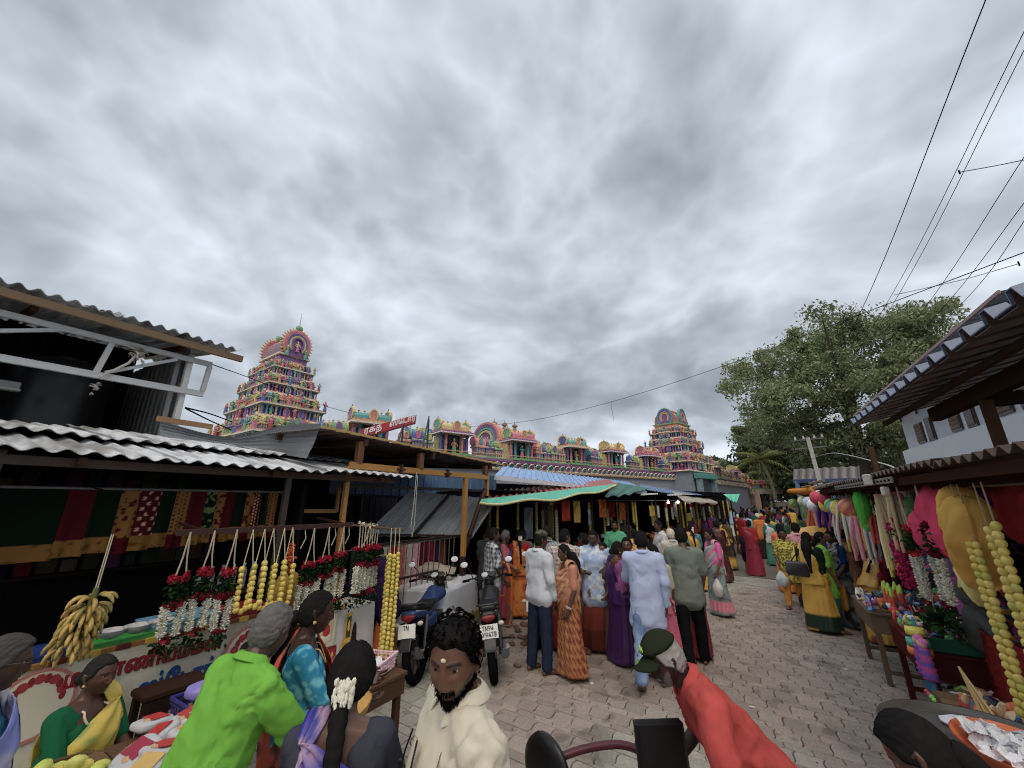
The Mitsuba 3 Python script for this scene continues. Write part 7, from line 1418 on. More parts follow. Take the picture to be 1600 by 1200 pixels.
for i, (x, y, c1) in enumerate(((-3.22, 1.30, (190, 40, 40)), (-3.12, 1.42, (206, 150, 60)), (-3.02, 1.26, (190, 50, 40)), (-3.3, 1.48, (180, 60, 50)), (-2.92, 1.42, (206, 60, 40)), (-3.10, 1.17, (160, 30, 60)), (-2.9, 1.15, (210, 170, 80)), (-3.42, 1.34, (190, 40, 46)))):
 k = thing('snack_packet', 'silver snack packet with a %s label, %s' % (('red', 'ochre', 'red', 'dull red', 'scarlet', 'crimson', 'tan', 'red')[i], ('left of the heap centre', 'in the heap centre', 'nearest the green shirt', 'toward the wooden stool', 'by the green shirt sleeve', 'beside the cane basket', 'at the table front edge', 'at the back edge of the table')[i]), 'packet'); m = M4((x, y, .775), R_.uniform(-40, 40), rx=R_.normal() * 10, ry=R_.normal() * 8)
 v, f = ball(1, 9); v = np.sign(v) * np.abs(v) ** .6 * [.075, .105, .030]; v = v + (nfbm(v * 30 + i, 3, i)[:, None] - .5) * .02; part(k, 'pouch', (v, f), 'm_gloss', C(190, 190, 192), True, m); part(k, 'label', sheet(np.array([[[a * .05, b * .05 + .01, .034] for a in (-1, 0, 1)] for b in (-1, 0, 1)]), .003), 'm_gloss', C(*c1), m=m); part(k, 'print', ball(.022, 5, (.01, -.045, .030), (1, 1, .3)), 'm_gloss', C(206, 160, 110), m=m)
wk = thing('wooden_stool', 'dark wooden box stool standing before the painted banner', 'stool');
part(wk, 'top', box(.24, .42, .05, (-4.05, 1.66, .74), .012), 'm_wood', mottled(C(62, 42, 34), .2, 9)); part(wk, 'front', box(.02, .34, .12, (-3.95, 1.66, .66)), 'm_wood', C(52, 36, 30))
for x in (-4.14, -3.96):
 for y in (1.49, 1.83): part(wk, 'leg', bar((x, y, 0), (x, y, .72), .045), 'm_wood', C(56, 40, 32))
part(wk, 'shelf', box(.2, .36, .03, (-4.05, 1.66, .3)), 'm_wood', C(60, 44, 36))
k = thing('wood_plank_seat', 'pale plank resting on a low wooden box beside the stool', 'plank seat'); part(k, 'plank', box(.22, .5, .05, (-3.78, 1.85, .62), .008), 'm_wood', mottled(C(140, 106, 74), .25, 9)); part(k, 'box', box(.18, .4, .56, (-3.8, 1.85, .3), .01), 'm_wood', mottled(C(84, 62, 46), .25, 9))
def crate(label, p, L, W, H, col, nm='plastic_basket', rows=4, cols=9, rz=0):
 k = thing(nm, label, 'basket'); m = M4(p, rz); part(k, 'floor', box(W, L, .01, (0, 0, .005)), 'm_gloss', col * .7, m=m)
 part(k, 'rim', tube([(-W / 2 * 1.1, -L / 2 * 1.1, H), (W / 2 * 1.1, -L / 2 * 1.1, H), (W / 2 * 1.1, L / 2 * 1.1, H), (-W / 2 * 1.1, L / 2 * 1.1, H), (-W / 2 * 1.1, -L / 2 * 1.1, H)], .012, 5), 'm_gloss', col, m=m); q = MC()
 for r in range(rows): z = H * (r + .3) / rows; f = 1 + .1 * z / H; q.add(tube([(-W / 2 * f, -L / 2 * f, z), (W / 2 * f, -L / 2 * f, z), (W / 2 * f, L / 2 * f, z), (-W / 2 * f, L / 2 * f, z), (-W / 2 * f, -L / 2 * f, z)], .006, 4), col)
 for i in range(cols): u = (i + .5) / cols - .5; [q.add(bar((s * W / 2, u * L, 0), (s * W / 2 * 1.1, u * L * 1.1, H), .01, .006), col) for s in (-1, 1)]
 for i in range(int(cols * W / L) + 1): u = (i + .5) / (int(cols * W / L) + 1) - .5; [q.add(bar((u * W, s * L / 2, 0), (u * W * 1.1, s * L / 2 * 1.1, H), .006, .01), col) for s in (-1, 1)]
 q.to(k, 'lattice', 'm_gloss', m, kind='stuff'); return k
crate('indigo plastic lattice basket beside the wooden stool', (-3.62, 1.74, .60), .34, .26, .16, C(52, 50, 130)); crate('pink and white plastic basket with folded paper on the side table', (-2.82, 2.50, .785), .34, .24, .1, C(226, 186, 196), rz=20)
k = thing('lilac_bag', 'folded lilac plastic bag lying on the indigo basket', 'bag'); v, f = ball(1, 9); part(k, '', (np.sign(v) * np.abs(v) ** .6 * [.1, .17, .045] * (1 + .3 * (nfbm(v * 3, 3, 2)[:, None] - .5)) + [-3.6, 1.74, .80], f), 'm_gloss', C(140, 130, 210), True)
k = thing('folded_paper', 'white folded paper in the pink basket', 'paper'); part(k, '', sheet(np.array([[[-2.82 + a * .09, 2.5 + b * .12, .84 + .03 * math.sin(a * 4) * math.cos(b * 3)] for a in np.linspace(-1, 1, 9)] for b in np.linspace(-1, 1, 9)]), .004), 'm_matte', C(222, 222, 226))
k = thing('yellow_cloth', 'yellow and violet cloth spread on the side table', 'cloth'); part(k, '', sheet(np.array([[[-3.1 + a * .2, 2.38 + b * .25, .80 + .02 * math.sin(a * 4 + b * 5)] for a in np.linspace(-1, 1, 20)] for b in np.linspace(-1, 1, 20)]), .006), 'm_cloth', lambda v: np.where((v[:, 1] < 2.26)[:, None], C(90, 50, 120), C(216, 186, 40)), True)
k = thing('brass_plate', 'round golden plate held before the woman with the braid', 'plate'); part(k, '', lathe([(.01, 0), (.15, .0), (.175, .035), (.18, .035), (.155, -.008), (.01, -.01)], 28), 'm_gloss', C(206, 160, 70), True, M4((-2.02, 1.60, 1.02), 20, rx=8, ry=-12))

# ---------------------------------------------------------------- the row of stalls before the temple wall
fs = thing('garland_stalls', 'long row of dark garland stalls under blue, red and green roofs before the temple wall', 'market stall')
part(fs, 'blue_roof', corrugated((-4.864, 7.321, 2.631), (-3.070, 13.966, 2.412), (-6.028, 9.532, 3.051), .24, .03, True, nv=5), 'm_gloss', mottled(C(120, 158, 206), .15, 2)); part(fs, 'roof_edge', bar((-4.849, 7.299, 2.602), (-3.063, 13.915, 2.369), .02, .10), 'm_paint', mottled(C(206, 212, 222), .15, 2))
part(fs, 'blue_roof', corrugated((-3.227, 13.766, 2.493), (-1.625, 19.700, 2.154), (-3.940, 16.880, 2.761), .24, .03, True, nv=4), 'm_gloss', mottled(C(96, 128, 170), .15, 2))
part(fs, 'red_roof', corrugated((-4.583, 6.633, 2.100), (-3.286, 11.439, 2.561), (-5.315, 7.953, 2.320), .20, .025, nv=5), 'm_paint', mottled(C(160, 76, 70), .2, 2))
def tarp(p0, p1, q0, q1, drop, n=30, m=10, sd=0):
 P = np.array([[(1 - a) * ((1 - b) * mvec(p0) + b * mvec(q0)) + a * ((1 - b) * mvec(p1) + b * mvec(q1)) - np.array([0, 0, drop * 4 * a * (1 - a) * b + .03 * math.sin(a * 17 + sd) * b]) for a in np.linspace(0, 1, n)] for b in np.linspace(0, 1, m)]); return sheet(P, .008)
gt = thing('green_tarp', 'green tarpaulin awning with a pale hem along the garland stalls', 'awning'); GT = C(40, 168, 138)
part(gt, 'sheet', tarp((-4.468, 6.293, 2.135), (-3.187, 11.037, 2.562), (-4.062, 5.686, 2.079), (-2.918, 9.924, 2.470), .10), 'm_paint', mottled(GT, .15, 3), True); part(gt, 'end_flap', tarp((-3.489, 12.027, 2.642), (-3.038, 14.466, 2.529), (-3.344, 10.263, 2.212), (-3.045, 12.138, 2.320), .02, 12, 6), 'm_paint', mottled(C(34, 104, 84), .15, 3), True)
a_, b_ = mvec((-4.047, 5.665, 2.068)), mvec((-2.908, 9.885, 2.453)); part(gt, 'hem', tube([(1 - t) * a_ + t * b_ - np.array([0, 0, .10 * 4 * t * (1 - t) + .03 * math.sin(t * 17)]) for t in np.linspace(0, 1, 30)], .022, 6), 'm_paint', C(206, 200, 130), True)
ca = thing('cream_awning', 'worn cream canvas awning past the green tarpaulin', 'awning'); part(ca, 'canvas', tarp((-2.702, 16.478, 2.481), (-1.855, 19.616, 2.290), (-2.040, 14.709, 2.100), (-1.252, 18.394, 2.025), .03, 16, 6), 'm_matte', mottled(C(168, 160, 146), .25, 3), True); part(ca, 'valance', tarp((-2.040, 14.709, 2.100), (-1.252, 18.394, 2.025), (-2.017, 14.796, 2.058), (-1.258, 18.374, 1.975), .0, 16, 3), 'm_matte', C(160, 152, 138), True)
k = thing('small_green_tarp', 'small bright green tarp at the end of the stall row', 'awning'); part(k, '', tarp((-1.181, 21.344, 2.418), (-0.511, 21.908, 2.421), (-0.864, 19.448, 2.178), (-0.611, 20.003, 2.073), .05, 10, 6), 'm_paint', C(60, 190, 150), True)
gw = thing('grey_end_wall', 'plain grey end wall of the temple yard beyond the small green tarp', 'wall'); part(gw, 'wall', box(1.6, .3, 3.3, (-.75, 50.2, 1.65)), 'm_stone', mottled(C(150, 154, 160), .15, .5)); part(gw, 'ledge', box(2.4, .8, .25, (-.9, 50.0, 3.1)), 'm_stone', C(110, 114, 124))
U_ = np.array([.27, 1.0, 0]) / math.hypot(.27, 1); N_ = np.array([U_[1], -U_[0], 0]); F0 = np.array([-5.0, 7.2, 0])
fp = lambda s, o, z: F0 + U_ * s + N_ * o + np.array([0, 0, z])
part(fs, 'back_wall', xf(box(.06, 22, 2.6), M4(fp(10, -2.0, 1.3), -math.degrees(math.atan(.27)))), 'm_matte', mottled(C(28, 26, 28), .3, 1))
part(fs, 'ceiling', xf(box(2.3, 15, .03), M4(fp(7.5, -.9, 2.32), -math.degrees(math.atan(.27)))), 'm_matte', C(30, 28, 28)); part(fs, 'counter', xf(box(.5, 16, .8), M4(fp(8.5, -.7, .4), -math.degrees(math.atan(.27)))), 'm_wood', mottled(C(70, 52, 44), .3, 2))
for s in np.arange(0, 17, 1.9): part(fs, 'post', bar(fp(s, .1, 0), fp(s, .1, 2.3), .05), 'm_wood', mottled(C(66, 50, 42), .3, 4))
part(fs, 'hanging_rail', bar(fp(0, -.2, 2.12), fp(16, -.2, 2.12), .03), 'm_paint', DARK); R_ = rng(52)
def bead_strand(p, L, r, n): t = np.linspace(0, 1, n * 2 + 1); return tube([(p[0], p[1], p[2] - L * x) for x in t], r * (.55 + .45 * np.abs(np.sin(np.arange(n * 2 + 1) * PI / 2))), 6)
for s in list(R_.uniform(.4, 4.0, 9)) + list(R_.uniform(5.0, 6.6, 11)) + list(R_.uniform(7, 16, 26)):
 yel = R_.random() < .62; L = R_.uniform(.6, 1.1); k = thing('far_garland', 'yellow lemon strand hanging in the dark garland stalls' if yel else 'white and red flower strand hanging in the dark garland stalls', 'garland', 'lemon strands in the far stalls' if yel else 'flower strands in the far stalls')
 p = fp(s, R_.uniform(-.5, .05), 2.08); part(k, '', bead_strand(p, L, .045 if yel else .06, int(L / .07)), 'm_matte', mottled(C(206, 186, 60), .2, 9) if yel else (lambda z: lambda v: np.where((v[:, 2] > z - .2)[:, None], C(150, 30, 40), C(210, 206, 180)))(p[2]), True)
for i, (s, z, w, h, c) in enumerate(((2.6, 1.85, .3, .5, (206, 60, 40)), (3.1, 1.82, .26, .55, (214, 176, 60)), (4.3, 1.9, .34, .5, (214, 110, 40)), (4.8, 1.86, .3, .44, (120, 24, 24)), (3.75, 1.66, .2, .42, (190, 196, 204)), (1.2, 1.6, .26, .7, (120, 130, 140)), (7.3, 1.78, .34, .34, (206, 176, 60)), (7.75, 1.75, .22, .4, (190, 190, 186)), (7.4, 1.45, .36, .3, (150, 126, 90)), (9.2, 1.8, .16, .5, (170, 174, 176)), (10.2, 1.5, .4, .3, (216, 196, 60)), (1.9, 1.55, .3, .9, (96, 80, 60)), (5.4, 1.8, .3, .5, (170, 90, 40)))):
 k = thing('hung_bag', ('vermilion', 'mustard', 'orange', 'dark red', 'pale grey', 'slate', 'ochre', 'off-white', 'tan', 'silver', 'bright yellow', 'olive brown', 'rust')[i] + ' cloth bag pinned up in the dark garland stalls', 'bag'); part(k, '', sheet(np.array([[fp(s + w * a, .0 + .03 * math.sin(a * 8), z + h * (.5 - b)) for a in np.linspace(0, 1, 8)] for b in np.linspace(0, 1, 6)]), .012), 'm_cloth', speck(C(*c), C(*c) * .5, 12, .62, i), True)
for i, s in enumerate((8.6, 9.4, 10.4)):
 k = thing('light_bulb', 'glowing white bulb under the stall roof, %s' % ('nearest the green tarpaulin', 'middle one of three', 'nearest the cream awning')[i], 'bulb'); p = fp(s, .1, 2.06); sh_ = shape(ball(.05, 7, p), 'm_paint', C(240, 240, 236), True); sh_['emitter'] = {'type': 'area', 'radiance': {'type': 'rgb', 'value': [5.0, 5.0, 4.8]}}; put(k, 'glass', sh_); part(k, 'socket', lathe([(.02, .04), (.025, .1), (.01, .11)], 8), 'm_paint', C(230, 230, 226), m=M4(p)); part(k, 'flex', tube([p + [0, 0, .1], p + [0, 0, .26]], .006, 4), 'm_matte', BLK)
for i, s in enumerate((2.0, 6.2, 8.1)): k = thing('tube_light', 'white tube light fitting under the stall roofs, %s' % ('over the left stall', 'over the middle stall', 'near the glowing bulbs')[i], 'tube light'); part(k, '', bar(fp(s, .35, 2.30), fp(s + 1.1, .35, 2.34), .05), 'm_gloss', C(226, 228, 230))
heap('mixed trinkets and offerings on the far garland counters', 'offerings', 'offerings', (0, 0, 0), (.3, 7, .2), 10, MIX, .1, 9) if False else None
q = MC()
for i in range(150): p = fp(R_.uniform(.5, 16), R_.uniform(-.9, -.5), .82 + R_.uniform(0, .25)); q.add(xf(ball(.5, 4), M4(p, R_.uniform(0, 360), s=R_.uniform(.08, .2))), C(*MIX[int(R_.integers(0, 8))]) * .8)
k = thing('offerings', 'heaped offerings and trinkets along the dark garland counters', 'offerings', kind='stuff'); q.to(k, '', 'm_matte', kind='stuff')
rs = thing('temple_sign', 'red sign board with white lettering standing behind the parapet on struts', 'sign'); sgn = [mvec((-11.149, 8.468, 4.439)), mvec((-10.107, 9.974, 5.116)), mvec((-11.130, 8.492, 4.156)), mvec((-10.072, 10.010, 4.717))]
du = sgn[1] - sgn[0]; Ls = float(np.linalg.norm(du[:2])); angs = math.degrees(math.atan2(du[1], du[0])); sl = du[2] / Ls; hs_ = float(sgn[0][2] - sgn[2][2]); SM = M4(sgn[2], angs); SM[:3, 0] += np.array([0, 0, sl])
part(rs, 'board', box(Ls, .06, hs_, (Ls / 2, 0, hs_ / 2)), 'm_paint', mottled(C(190, 34, 44), .15, 2), m=SM); part(rs, 'frame', bar((0, 0, -.03), (Ls, 0, -.03), .05), 'm_paint', C(120, 30, 34), m=SM)
part(rs, 'lettering', glyph_mesh('stor', .0021, .0033), 'm_paint', C(226, 224, 224), m=SM @ M4((Ls * .50, -.045, hs_ * .3)) @ np.array([[1, 0, 0, 0], [0, 0, -1, 0], [0, 1, 0, 0], [0, 0, 0, 1.0]])); part(rs, 'lettering', glyph_mesh('rak', .0023, .0033), 'm_paint', C(226, 224, 224), m=SM @ M4((Ls * .06, -.045, hs_ * .3)) @ np.array([[1, 0, 0, 0], [0, 0, -1, 0], [0, 1, 0, 0], [0, 0, 0, 1.0]]))
for x in (.3, 1.4, 2.3): part(rs, 'strut', bar(sgn[2] + du * (x / Ls), sgn[2] + du * (x / Ls) - [0, 0, 1.6], .05), 'm_paint', C(40, 60, 80)); part(rs, 'strut', bar(sgn[2] + du * (x / Ls) + [0, 0, .1], sgn[2] + du * (x / Ls) + [.3, -.6, -1.4], .04), 'm_paint', C(50, 50, 56))

# ---------------------------------------------------------------- trees, wires, far stalls
def leaves(centers, rads, n, size, cols, R, droop=.3):
 """n leaf-sized quads spread through clumps"""
 ci = R.integers(0, len(centers), n); c = np.asarray(centers)[ci]; r = np.asarray(rads)[ci]
 d = R.normal(size=(n, 3)); d /= np.linalg.norm(d, axis=1, keepdims=True) + 1e-9
 p = c + d * (r * (R.random(n) ** .42))[:, None] * [1, 1, .72]
 p = p + (nfbm(p * 1.1, 2, 5)[:, None] - .5) * r[:, None] * .9
 a = R.normal(size=(n, 3)) + [0, 0, -droop]; a /= np.linalg.norm(a, axis=1, keepdims=True); b = np.cross(a, R.normal(size=(n, 3))); b /= np.linalg.norm(b, axis=1, keepdims=True) + 1e-9
 L = size * R.uniform(.6, 1.4, n)[:, None]
 v = np.stack([p - a * L, p + b * L * .42, p + a * L, p - b * L * .42], 1).reshape(-1, 3); i = np.arange(n)[:, None] * 4
 f = np.vstack([i + [0, 1, 2], i + [0, 2, 3]])
 cc = np.asarray(cols)[R.integers(0, len(cols), n)] * R.uniform(.65, 1.35, n)[:, None] * (.75 + .5 * R.random(len(centers))[ci])[:, None]
 return (v, f), np.repeat(cc, 4, 0)
def tree(name, label, base, trunk_r, top, centers, rads, n, size, cols, seed, bark=C(96, 84, 72)):
 k = thing(name, label, 'tree'); R = rng(seed); base, top = mvec(base), mvec(top)
 part(k, 'trunk', tube(cat_rom([base, base * .5 + top * .5 + R.normal(size=3) * .15, top], 9), np.linspace(trunk_r * 1.25, trunk_r * .75, 9), 10), 'm_matte', mottled(bark, .3, 3), True)
 for i in R.permutation(len(centers))[:16]:
  c = mvec(centers[i]); mid = top * .55 + c * .45 + [0, 0, -.25 * rads[i]]; part(k, 'limb', tube(cat_rom([top - [0, 0, .2], mid, c], 9), np.linspace(trunk_r * .42, .03, 9), 6), 'm_matte', mottled(bark, .3, 3), True)
 me, cl = leaves(centers, rads, n, size, cols, R); part(k, 'crown', me, 'm_leaf', cl, kind='stuff'); return k
GR = [C(140, 154, 108), C(160, 170, 120), C(120, 134, 94), C(178, 184, 136), C(130, 144, 100)]
R_ = rng(101); bc = []; br_ = []
LOBES = [(0.231, 36.999, 11.836), (1.484, 37.971, 13.241), (3.114, 36.869, 13.918), (4.987, 36.662, 14.695), (6.631, 35.384, 14.376), (8.644, 35.976, 14.553), (10.348, 36.564, 14.376), (11.537, 36.206, 13.150), (12.521, 35.878, 12.235), (0.658, 36.994, 9.967), (2.301, 35.926, 10.474), (4.424, 34.719, 11.223), (6.390, 34.412, 11.777), (8.061, 34.059, 11.584), (9.789, 34.644, 11.344), (11.398, 35.201, 10.846), (1.345, 36.976, 8.524), (3.391, 34.835, 8.656), (5.157, 33.607, 8.658), (7.021, 33.267, 8.785), (8.920, 33.844, 8.874), (10.521, 34.428, 9.217), (2.833, 36.891, 7.068), (4.583, 35.707, 6.280), (6.499, 35.409, 6.096), (8.318, 35.026, 6.339), (0.091, 38.000, 7.896), (3.764, 37.813, 6.106), (8.176, 37.110, 4.383), (9.765, 35.688, 7.177), (12.237, 35.976, 9.571), (5.793, 37.556, 4.517), (13.062, 35.685, 10.911), (5.827, 36.538, 13.636), (3.544, 36.830, 12.526), (9.080, 35.869, 13.224)]
for p in LOBES:
 p = mvec(p) + [1.2, .45, 0]
 bc.append(mvec(p)); br_.append(2.3)
 for j in range(4): bc.append(mvec(p) + np.clip(R_.normal(size=3), -1.3, 1.3) * [1.3, 2.4, .8]); br_.append(R_.uniform(.6, 1.5))
tree('banyan_tree', 'huge spreading dark green tree towering over the right stalls', (6.672, 37.410, 2.670), .75, (7.154, 37.320, 5.126), bc, br_, 95000, .125, GR, 1, C(92, 80, 72))
def bush_tree(label, lob, base, n, size, cols, seed, r=2.6):
 R = rng(seed); c = []; rr = []
 for p in lob:
  c.append(mvec(p)); rr.append(r)
  for j in range(3): c.append(mvec(p) + R.normal(size=3) * r * .6); rr.append(r * R.uniform(.35, .7))
 b = mvec(base); tree('far_tree', label, (b[0], b[1], 0), .35, (b[0], b[1], max(b[2], 2.5)), c, rr, n, size, cols, seed)
DGR_ = [C(98, 114, 82), C(112, 128, 90), C(86, 102, 72), C(126, 138, 100)]
bush_tree('dark leafy tree just behind the coconut palm', [(-0.127, 58.000, 6.858), (1.829, 59.972, 8.071), (3.530, 57.892, 8.384), (0.568, 57.997, 4.622), (2.380, 59.953, 5.055)], (1.016, 58.991, 3.097), 9000, .32, DGR_, 2)
bush_tree('dark leafy tree between the palm and the white pole', [(4.254, 51.826, 7.304), (4.795, 51.778, 5.568), (3.392, 51.889, 4.617), (5.842, 53.683, 6.698), (5.352, 53.734, 3.971), (7.061, 53.536, 4.923)], (4.019, 52.847, 2.298), 12000, .28, DGR_, 3)
bush_tree('dark leafy tree low behind the great spreading tree', [(7.370, 49.454, 3.948), (9.031, 49.178, 4.132), (9.958, 46.956, 4.169), (11.175, 46.681, 5.209), (11.528, 44.532, 6.337)], (8.822, 48.199, 2.832), 11000, .28, DGR_, 4)
bush_tree('small dark tree poking over the end of the temple wall', [(-5.161, 69.810, 8.074), (-4.049, 71.886, 7.882), (-2.524, 73.957, 7.660), (-6.433, 69.704, 7.520)], (-5.106, 70.816, 4.342), 5000, .3, DGR_, 5, 1.5)
bush_tree('pale leafy tree at the right behind the ribbed tin roof', [(13.911, 37.503, 12.133), (14.260, 37.372, 11.451), (13.572, 38.689, 10.789), (14.429, 38.377, 10.554)], (12.632, 37.953, 5.521), 6000, .18, GR, 6, 1.3)
bush_tree('low green tree beside the grey end wall', [(0.196, 60.000, 3.122), (0.964, 61.993, 2.502), (-0.411, 59.999, 1.943)], (0.233, 61.000, 1.546), 4000, .3, DGR_, 7, 2.0)
def palm(label, base, top, seed, s=1.0):
 k = thing('coconut_palm', label, 'palm'); R = rng(seed); base, top = mvec(base), mvec(top); part(k, 'trunk', tube(cat_rom([base, base * .5 + top * .5 + [.2, 0, 0], top], 14), np.linspace(.2, .13, 14), 8), 'm_matte', mottled(C(150, 138, 122), .3, 4), True)
 for i in range(17):
  a = i * 2.4 + R.normal() * .2; el = R.uniform(-.4, 1.2); L = s * R.uniform(2.6, 3.6); d = np.array([math.cos(a), math.sin(a), 0]); t = np.linspace(0, 1, 12)
  sp = top + np.outer(t * L * math.cos(el * .7), d) + np.outer(L * (t * math.sin(el) - .62 * t ** 2), [0, 0, 1.0]); side = np.cross(d, [0, 0, 1.0]); v = []; f = []
  for j in range(1, 12):
   for q in (-1, 1):
    for e in range(2): w = s * .75 * math.sin(PI * min(t[j] + .12, 1)) ** .6; b0 = sp[j] + (sp[j] - sp[j - 1]) * (e * .5); o = len(v); v += [b0 + d * .05, b0 - d * .05, b0 + side * q * w + d * w * .35 + [0, 0, -w * .55]]; f.append((o, o + 1, o + 2))
  part(k, 'frond', join([(np.array(v), np.array(f)), tube(sp, np.linspace(.035, .008, 12), 5)]), 'm_leaf', C(150, 154, 86) * R.uniform(.65, 1.15))
palm('taller coconut palm standing at the end of the street', (1.979, 49.961, 2.164), (1.299, 49.983, 6.404), 1); palm('lower coconut palm leaning left of the taller one', (1.776, 53.971, 2.169), (1.623, 53.976, 4.991), 2, .8)
pole = thing('concrete_pole', 'white concrete power pole in front of the great tree', 'pole'); PT = mvec((3.345, 28.806, 5.729)); PB = mvec((3.459, 28.793, 2.911)); PBt = PB + (PB - PT) * (PB[2] / (PT[2] - PB[2]))
part(pole, 'shaft', bar(PBt, PT, .24, .20), 'm_stone', mottled(C(186, 182, 174), .2, 2))
for z in (.1, .6): part(pole, 'crossarm', bar(PT + [-.7, .3, -z], PT + [.7, -.3, -z], .07), 'm_metal', C(110, 110, 112))
for x in (-.6, -.2, .3, .65): part(pole, 'insulator', lathe([(.05, 0), (.07, .06), (.03, .14), (.05, .2)], 8), 'm_gloss', C(206, 200, 190), True, M4(PT + [x, -x * .43, -.07]))
def wire(label, pts, r=.012, nm='power_line', n=40, col=C(34, 34, 36)):
 k = thing(nm, label, 'wire'); part(k, '', tube(cat_rom([mvec(p) for p in pts], n), r, 5), 'm_matte', col)
PO = [PT + [x, -x * .43, .1] for x in (-.6, -.2, .0, .3, .65, .65, .3)]
WL = ('thick power line crossing the sky highest, leftmost of those from the pole', 'second power line of the bundle, left one of a close pair', 'third power line, right one of the close pair', 'fourth power line, first below the close pair', 'fifth power line down the bundle', 'sixth power line, next to last of the bundle', 'lowest power line of the bundle')
NP = [(4.663, 7.698, 10.276), (4.918, 7.537, 9.452), (5.082, 7.669, 9.506), (5.091, 8.607, 8.091), (5.398, 9.584, 7.742), (5.336, 9.619, 7.449), (5.510, 10.660, 6.497)]
MP = [(4.158, 16.484, 8.363), (4.683, 15.717, 8.266), (4.830, 15.882, 8.210), (5.135, 16.206, 7.453), (5.532, 16.075, 7.411), (5.892, 15.946, 7.418), (6.050, 15.887, 6.622)]
for i in range(7): wire(WL[i], [PO[i], MP[i], NP[i]], .010 if i == 0 else .007)
wire('cross wire between two power lines high at the right', [(4.705, 10.274, 8.659), (4.926, 9.835, 8.296), (5.071, 9.309, 7.901)], .008); wire('cross wire low between the power lines over the tree', [(4.840, 15.670, 8.405), (5.616, 13.909, 7.747), (5.421, 11.263, 6.782)], .008)
for p in ((4.705, 10.274, 8.659), (5.421, 11.263, 6.782)): part('power_line_001', 'spacer', box(.02, .02, .10, p), 'm_matte', DARK)
wire('long sagging cable across the sky from the right roof to the temple', [(3.652, 7.118, 5.236), (2.557, 10.184, 5.912), (-0.179, 12.999, 6.101), (-4.163, 14.411, 5.786), (-7.771, 14.556, 5.458), (-10.932, 13.665, 5.308)], .008, 'overhead_cable', 60)
wire('thin short wire dangling from the long sagging cable', [(-4.163, 14.411, 5.786), (-4.162, 14.411, 5.481), (-4.123, 14.422, 5.052)], .005, 'overhead_cable', 6); wire('thin cable running from the shack past the temple tower to the red sign', [(-7.188, 2.470, 4.227), (-10.955, 4.898, 5.204), (-14.445, 8.963, 5.839), (-13.568, 11.522, 5.478)], .009, 'overhead_cable')
wire('upper cable from the shack corner post to the tower', [(-7.040, 2.281, 3.431), (-8.436, 3.136, 3.654), (-10.162, 4.211, 3.872)], .012, 'overhead_cable', 12); wire('lower cable from the shack corner post to the tower', [(-7.039, 2.283, 3.421), (-8.428, 3.159, 3.524), (-10.149, 4.242, 3.679)], .012, 'overhead_cable', 12)
wire('white cable sagging from the pole to the toy stall roof', [PT + [0, 0, -1.2], (2.959, 19.780, 3.926), (2.294, 10.758, 2.869), (1.581, 6.305, 2.392)], .012, 'overhead_cable', 24, C(206, 206, 206)); wire('thin cable across the street in front of the palms', [(-0.435, 45.998, 3.689), (1.870, 43.960, 3.514), (3.274, 37.859, 3.333)], .02, 'overhead_cable', 12)
ps = thing('blue_pavilion', 'blue pavilion with a ribbed dark roof behind the white pole', 'pavilion'); q0, q1 = mvec((2.530, 32.903, 3.388)), mvec((5.585, 30.493, 3.287));
part(ps, 'roof', corrugated(q0, q1, mvec((2.746, 33.387, 4.220)), .45, .06, nv=3), 'm_paint', mottled(C(110, 104, 104), .3, 1), 40)
for t in (.05, .35, .65, .95): p = q0 * (1 - t) + q1 * t; part(ps, 'post', bar((p[0], p[1], 0), p, .25), 'm_paint', C(88, 116, 150))
part(ps, 'beam', bar(q0, q1, .2, .25), 'm_paint', C(70, 90, 130))
ag = thing('ornate_gateway', 'small pale pink ornate gateway topped with figures at the far end of the street', 'gateway'); GM = M4((2.014, 51.961, 1.902), 31 + 14); GM[2, 3] = 0
for x in (-2.6, 2.6): MC().add(box(.7, .7, 2.9, (x, 0, 1.45)), C(206, 170, 150)).to(ag, 'pillar', m=GM)
MC().add(box(6.4, .8, .5, (0, 0, 3.1)), C(214, 190, 170)).to(ag, 'lintel', m=GM)
for i, x in enumerate((-2.6, -1.3, 0, 1.3, 2.6)): turret(i * 2 + 5, 1.0, 1.1 + .3 * (i == 2), 'kuta' if i % 2 else 'sala').to(ag, 'shrine', m=GM @ M4((x, 0, 3.35)))
for i, x in enumerate((-3.0, 3.0)): figure(1.3, C(214, 170, 130), C(206, 150, 150), i).to(ag, 'figure', m=GM @ M4((x, 0, 3.35)))
f2 = thing('far_toy_stall', 'far run of low stalls under patched roofs beyond the toy stall', 'market stall')
for i in range(4):
 y = 11 + i * 3.6; x = 1.55 + i * .12
 part(f2, 'roof_sheet', corrugated((x, y, 2.48 + .05 * (i % 2)), (x, y + 3.7, 2.46 + .05 * (i % 2)), (x + 2.6, y, 2.85), .2, .03, nv=3), 'm_paint', mottled((C(96, 84, 76), C(150, 140, 126), C(110, 92, 80), C(130, 124, 118))[i], .25, 2), 40); part(f2, 'post', bar((x + .1, y, 0), (x + .1, y, 2.45), .07), 'm_wood', C(70, 54, 44)); part(f2, 'counter', box(.7, 3.2, .8, (x + .5, y + 1.8, .4)), 'm_wood', C(84, 62, 52)); part(f2, 'back_wall', box(.06, 3.6, 2.4, (x + 2.5, y + 1.8, 1.2)), 'm_matte', C(50, 42, 42)); part(f2, 'bamboo_pole', tube([(x - .2, y - .3, 2.52), (x - .1, y + 3.2, 2.58)], .03, 6), 'm_wood', C(150, 130, 100))
